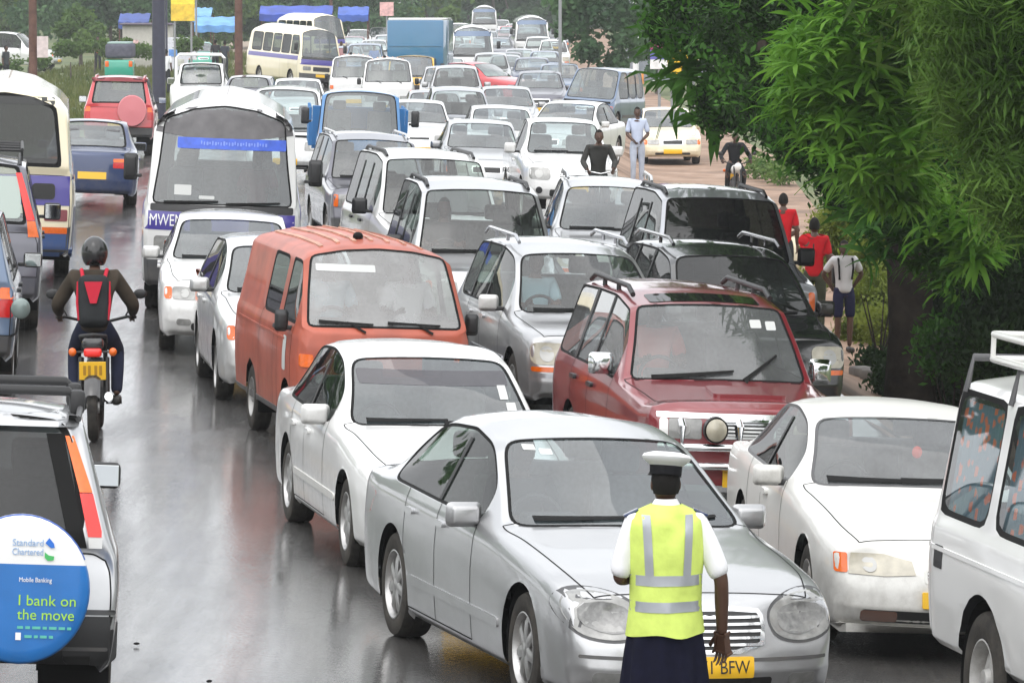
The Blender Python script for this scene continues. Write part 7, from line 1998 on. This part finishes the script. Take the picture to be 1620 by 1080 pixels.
# the tree belt that lines both sides of the near road; the car windows mirror it
near_v, near_f = scatter([(0, 0, 5.4, 3.2, 3.4, 2.6), (1.4, 1.8, 4.2, 2.2, 2.2, 1.8), (-1.2, -1.9, 3.8, 2.2, 2.2, 1.8), (.3, -.6, 7.0, 2.2, 2.2, 1.6)], CARD, 900, (.28, .6), .3, 1.2, 77)
belt = None
for k, (x, y, lab) in enumerate(((-19, 6, 'belt tree left of the camera'), (-17.5, 15, 'second belt tree left of the camera'), (-18.5, 24, 'belt tree abreast of the spare wheel car'), (-17.8, 33, 'belt tree beyond the spare wheel car'), (-18.6, 43, 'belt tree left of the motorcycle'), (-19, 54, 'belt tree left of the dark silver car'), (-20, 66, 'belt tree left of the cream bus'), (-21, 79, 'belt tree left of the blue saloon'), (12.5, 8, 'belt tree right of the camera'), (11.5, 17, 'second belt tree right of the camera'), (11.8, 27, 'belt tree right of the curtained car'))):
    rt = empty('belt_tree', lab, 'tree', (x, y, gz(x, y)), (0, 0, k * 1.7), 'trees lining the near road')
    if belt is None:
        belt = leaf_obj('crown', near_v, near_f, LM['mid'], rt).data
        bm = bmesh.new(); tube(bm, [(0, 0, -.2), (.1, 0, 2.2), (-.1, .1, 5)], [.28, .22, .12], 10); btr = fin(bm, 'trunk', BARK, rt, 60).data
    else:
        o = link('crown', belt, rt); o['kind'] = 'stuff'; link('trunk', btr, rt)
    sc_ = .9 + .18 * math.sin(k * 2.1); rt.scale = (sc_, sc_, sc_)
# the wood behind everything
bl = [(-75 + 9.5 * k, 440 + 12 * math.sin(k * 1.9), 4.5 + 1.2 * math.sin(k * 2.7), 7.5, 7, 6.0) for k in range(17)]
Vv, Ff = scatter(bl, CARD, 1500, (.9, 1.7), .5, 1.2, 71)
leaf_obj('far_wood', Vv, Ff, LM['far'])
# grass of the left field
gl = []
r3 = np.random.default_rng(5)
gx = r3.uniform(-24, -10, 9000); gy = r3.uniform(100, 300, 9000)
Vg, Fg, o_ = [], [], 0
for x, y in zip(gx, gy):
    if x > road_l(y / DS) - .5: continue
    h = r3.uniform(.12, .38); a = r3.uniform(0, 3.14); z = gz(x, y) - .03
    c, s = math.cos(a) * .05, math.sin(a) * .05
    for q in range(3):
        ax_, ay_ = r3.normal(0, .09, 2); lx, ly = r3.normal(0, .08, 2)
        Vg += [(x + ax_ - c, y + ay_ - s, z), (x + ax_ + c, y + ay_ + s, z), (x + ax_ + lx, y + ay_ + ly, z + h)]; Fg.append([o_, o_ + 1, o_ + 2]); o_ += 3
leaf_obj('field_grass', np.array(Vg), np.array(Fg), leaf_mat('grass_blade', (.07, .10, .02), (.16, .17, .06), .3, nscale=.3))
Vv, Ff = scatter([blob(1200 + 20 * k, 262 + 5 * k, 134 - 2 * k, .45, .8) for k in range(3)], CARD, 500, (.08, .16), .1, 1.0, 81)
leaf_obj('verge_grass', Vv, Ff, LM['far2'])

# ---------------------------------------------------------------- posts, boards, stalls
def post(label, px, d, r, h, m_, lean=0, name='utility_pole'):
    X, Y = at(px, d)
    o = empty(name, label, 'pole', (X, Y, gz(X, Y)))
    bm = bmesh.new(); tube(bm, [(0, 0, -.3), (lean * .5, 0, h * .5), (lean, 0, h)], [r * 1.08, r, r * .85], 14); fin(bm, 'shaft', m_, o, 60)
    return o
WOODP = mat('brown_wooden_pole', (.13, .07, .055), .85, noise=.3, nscale=4, bump=.4, bscale=30); STEELP = mat('navy_steel_pole', (.035, .035, .06), .5, noise=.15); GREYP = mat('grey_pole', (.25, .26, .27), .6)
p1 = post('brown wooden pole with a small white board, near the far left corner', 53, 190, .15, 9, WOODP)
bm = bmesh.new(); bx(bm, .38, -.18, 2.0, .42, .04, .80, .01); fin(bm, 'notice_board', mat('pinkish_white_board', (.62, .52, .52), .7, noise=.15), p1, 0)
p2 = post('dark steel lamp post rising behind the red off-roader', 252, 158, .20, 9, STEELP)
post('thin dark pole right of the dark steel lamp post', 264, 235, .05, 7, STEELP); post('brown pole with a whitened foot beside the side-on minibus', 378, 222, .17, 8, WOODP)
post('thin brown pole at the end of the large blue awning', 524, 320, .10, 8, WOODP); post('thin pale pole above the dark green car', 311, 262, .05, 7, GREYP); post('thin grey pole in front of the far blue-green tree', 886, 168, .055, 8, GREYP)
def board(name, label, px, d, w, h, zc, cols, cat='sign', post_r=.05):
    X, Y = at(px, d); g_ = gz(X, Y)
    o = empty(name, label, cat, (X, Y, g_))
    bm = bmesh.new()
    for x in ((0,) if w < 1 else (-w * .35, w * .35)): tube(bm, [(x, .04, -.2), (x, .04, zc)], post_r, 8)
    fin(bm, 'support', GREYP, o, 60)
    n = len(cols)
    for k, c in enumerate(cols):
        bm = bmesh.new(); hh = h / n; bx(bm, 0, -.02, zc + h / 2 - hh * (k + .5), w, .06, hh - .004, .004); fin(bm, 'panel', mat(name + '_print', c, .5, noise=.25, nscale=5), o, 0)
    return o
board('advertising_board', 'white and yellow advertising board on tall supports at the upper left', 290, 245, 1.15, 2.4, 4.0, [(.75, .74, .8), (.78, .62, .05), (.75, .50, .04)], 'billboard')
board('red_white_sign', 'small white sign with red print left of the blue box lorry', 612, 330, .9, .9, 2.9, [(.72, .42, .40)])
ys_ = board('yellow_sign', 'yellow sign half hidden by the dark leaves', 1080, 165, 1.0, 1.0, 2.6, [(.80, .48, .01)])
for k in range(5):
    bm = bmesh.new(); bx(bm, -.32 + .16 * k, -.056, 2.35 + .08 * math.sin(k * 2.2), .10, .012, .13, .004); fin(bm, 'print_mark', M['black_ink'], ys_, 0)
board('poster_board', 'pink, blue and white poster board left of the yellow sign', 1043, 168, .62, .95, 2.75, [(.62, .05, .28), (.12, .12, .42), (.75, .75, .75)])
board('orange_sign', 'low orange board behind the blue people carrier', 1003, 172, .65, .40, 1.9, [(.72, .28, .06)])
AW = [('awning', 'dark blue awning above the white kiosk', 215, 300, 1.8, 2.3, (.035, .07, .26)), ('awning', 'pale blue awning right of the billboard', 345, 300, 2.6, 2.1, (.12, .30, .62)), ('awning', 'large royal blue awning over the market', 470, 300, 4.3, 2.75, (.03, .07, .36)), ('awning', 'blue awning left of the box lorry', 560, 315, 1.9, 2.7, (.04, .10, .40)), ('awning', 'pale blue awning behind the leaning bystander', 322, 320, 1.2, 2.5, (.15, .35, .62))]
for nm, lab, px, d, w, h, c in AW:
    X, Y = at(px, d); o = empty(nm, lab, 'awning', (X, Y, gz(X, Y)), group='blue market awnings')
    bm = bmesh.new(); n = 10
    rows = [[bm.verts.new((lerp(-w / 2, w / 2, k / n), y, h + dz - .035 * math.sin(k * 1.9 + y))) for k in range(n + 1)] for y, dz in ((-1.5, -.45), (-1.52, -.05), (0, .45), (1.5, .1))]
    for A, B in zip(rows, rows[1:]):
        for k in range(n): bm.faces.new((A[k], A[k + 1], B[k + 1], B[k]))
    fin(bm, 'sheet', mat('blue_tarpaulin', c, .6, noise=.3, nscale=1.5), o, 60, recalc=False)
    for sx in (-1, 1):
        for sy in (-1.4, 1.4):
            bm = bmesh.new(); tube(bm, [(sx * w * .47, sy, -.1), (sx * w * .47, sy, h)], .04, 6); fin(bm, 'pole', WOODP, o, 60)
# white kiosk and its posters
X, Y = at(232, 275); kk_ = empty('white_kiosk', 'white kiosk with dark hatch and posters behind the lamp post', 'kiosk', (X, Y, gz(X, Y)))
bm = bmesh.new(); bx(bm, 0, 1.2, 1.15, 2.6, 2.4, 2.3, .02); fin(bm, 'wall', mat('kiosk_white_wall', (.50, .48, .44), .8, noise=.08, dirt=.3), kk_, 30)
bm = bmesh.new(); bx(bm, 0, 1.1, 2.36, 2.9, 2.9, .08, .01); fin(bm, 'roof', mat('kiosk_roof_sheet', (.10, .08, .11), .6), kk_, 0)
bm = bmesh.new(); bx(bm, .75, -.02, 1.1, .5, .05, .35, .005); fin(bm, 'hatch', M['plastic'], kk_, 0)
for k, (x, c) in enumerate(((-.7, (.62, .40, .40)), (1.18, (.25, .35, .62)))):
    bm = bmesh.new(); bx(bm, x, -.025, 1.25, .55, .03, .5, .004); fin(bm, 'poster', mat('poster_print', c, .6, noise=.4, nscale=6), kk_, 0)
X, Y = at(285, 262); pp_ = empty('poster_hoarding', 'white hoarding with blue and pink posters under the billboard', 'hoarding', (X, Y, gz(X, Y)))
bm = bmesh.new(); bx(bm, 0, 0, .95, 1.7, .08, 1.7, .01); fin(bm, 'panel', mat('hoarding_white', (.62, .62, .68), .7, noise=.1), pp_, 0)
for x, z, c in ((-.35, 1.0, (.10, .25, .60)), (.35, 1.1, (.62, .12, .2)), (.0, .5, (.5, .5, .45))):
    bm = bmesh.new(); bx(bm, x, -.055, z, .45, .03, .36, .004); fin(bm, 'poster', mat('hoarding_print', c, .6, noise=.3, nscale=8), pp_, 0)
# building with white columns seen through the leaves
X, Y = at(1075, 255); bd_ = empty('columned_building', 'grey building with white columns seen through the dark leaves', 'building', (X, Y, gz(X, Y)))
bm = bmesh.new(); bx(bm, 0, 3, 3.2, 5.2, 5, 6.4, .02); fin(bm, 'wall', mat('grey_blue_render', (.30, .32, .36), .8, noise=.1), bd_, 0)
for x in (-2.2, -1.2, -.2, .8, 1.8):
    bm = bmesh.new(); tube(bm, [(x, .1, 0), (x, .1, 6.2)], .16, 12); fin(bm, 'column', mat('white_column', (.75, .75, .76), .7) if x < -2 else bpy.data.materials['white_column'], bd_, 60)
bm = bmesh.new(); bx(bm, 0, .2, 6.5, 5.6, 1.4, .3, .02); fin(bm, 'parapet', bpy.data.materials['white_column'], bd_, 0)
for x in (-1.7, -.7, .3, 1.3):
    bm = bmesh.new(); bx(bm, x, .45, 4.4, .6, .14, 1.3, .01); fin(bm, 'window', mat('dull_window', (.06, .09, .16), .2) if x < -1.5 else bpy.data.materials['dull_window'], bd_, 0)
# tuk-tuk
X, Y = at(190, 222); tk = empty('green_rickshaw', 'green motor rickshaw with dark canopy seen from behind above the red off-roader', 'rickshaw')
bm = bmesh.new(); bx(bm, 0, .15, .78, 1.26, .9, .72, .09, seg=3); bx(bm, 0, -1.0, .62, .9, 1.5, .4, .1); fin(bm, 'body', M['green'], tk, 40)
bm = bmesh.new(); bx(bm, 0, -.35, 1.50, 1.20, 1.8, .62, .14, seg=3); fin(bm, 'canopy', mat('grey_canvas', (.10, .10, .13), .8, noise=.2), tk, 40)
bm = bmesh.new(); bx(bm, 0, -.35, 1.82, 1.0, 1.7, .08, .03); fin(bm, 'roof_sheet', mat('pale_canvas', (.32, .42, .40), .8), tk, 40)
bm = bmesh.new(); bx(bm, 0, .60, .38, 1.1, .06, .16, .02); fin(bm, 'bumper', M['plastic'], tk, 30)
for sx in (-1, 1):
    bm = bmesh.new(); bx(bm, sx * .52, .61, .98, .16, .03, .24, .02); fin(bm, 'tail_lamp', M['amber'], tk, 30)
    bm = bmesh.new(); lathe(bm, [(-.06, .01), (-.06, .22), (.06, .22), (.06, .01)], 20, 'X', Matrix.Translation((sx * .52, .2, .22))); fin(bm, 'wheel', M['tyre'], tk, 40)
bm = bmesh.new(); lathe(bm, [(-.06, .01), (-.06, .22), (.06, .22), (.06, .01)], 20, 'X', Matrix.Translation((0, -1.65, .22))); fin(bm, 'wheel', M['tyre'], tk, 40)
tk.scale = (1, 1, VZ); put(tk, 190, 222, 180)
# cream sack on the red earth
bm = bmesh.new(); ball(bm, (0, 0, .36), .38, (1, .85, 1), 18, 12); tube(bm, [(0, 0, .70), (.03, 0, .82), (.08, 0, .86)], [.12, .06, .10], 10)
for v in bm.verts: v.co += Vector((math.sin(v.co.z * 13), math.cos(v.co.x * 11), 0)) * .015
o = fin(bm, 'cream_sack', mat('cream_sackcloth', (.62, .56, .42), .9, noise=.15, bump=.3, bscale=40), None, 60); tag(o, 'cream sack standing on the red earth behind the first red shirt', 'sack'); put(o, 1242, 92, 0)
# litter on the wet road
for k, (px, d) in enumerate(((216, 33.5), (331, 31.8))):
    bm = bmesh.new(); ball(bm, (0, 0, .02), .018, (1.2, .8, .5), 8, 6); o = fin(bm, 'pebble', M['rubber'], None, 40); tag(o, ('dark pebble on the wet road nearer the spare wheel cover', 'dark pebble in the middle of the empty wet lane')[k], 'pebble'); put(o, px, d, 30 * k, .01)

# ---------------------------------------------------------------- damp air
bm = bmesh.new(); bx(bm, 0, 260, 6.0, 520, 640, 24)
hz = fin(bm, 'haze', None, None, 0)
hm = bpy.data.materials.new('damp_air'); hm.use_nodes = True
hm.node_tree.nodes.remove(hm.node_tree.nodes["Principled BSDF"])
pv = hm.node_tree.nodes.new("ShaderNodeVolumePrincipled")
pv.inputs['Color'].default_value = (.93, .95, .97, 1); pv.inputs['Density'].default_value = .00034; pv.inputs['Anisotropy'].default_value = .2
hm.node_tree.links.new(pv.outputs[0], hm.node_tree.nodes["Material Output"].inputs['Volume'])
hz.data.materials.append(hm); hz['kind'] = 'stuff'
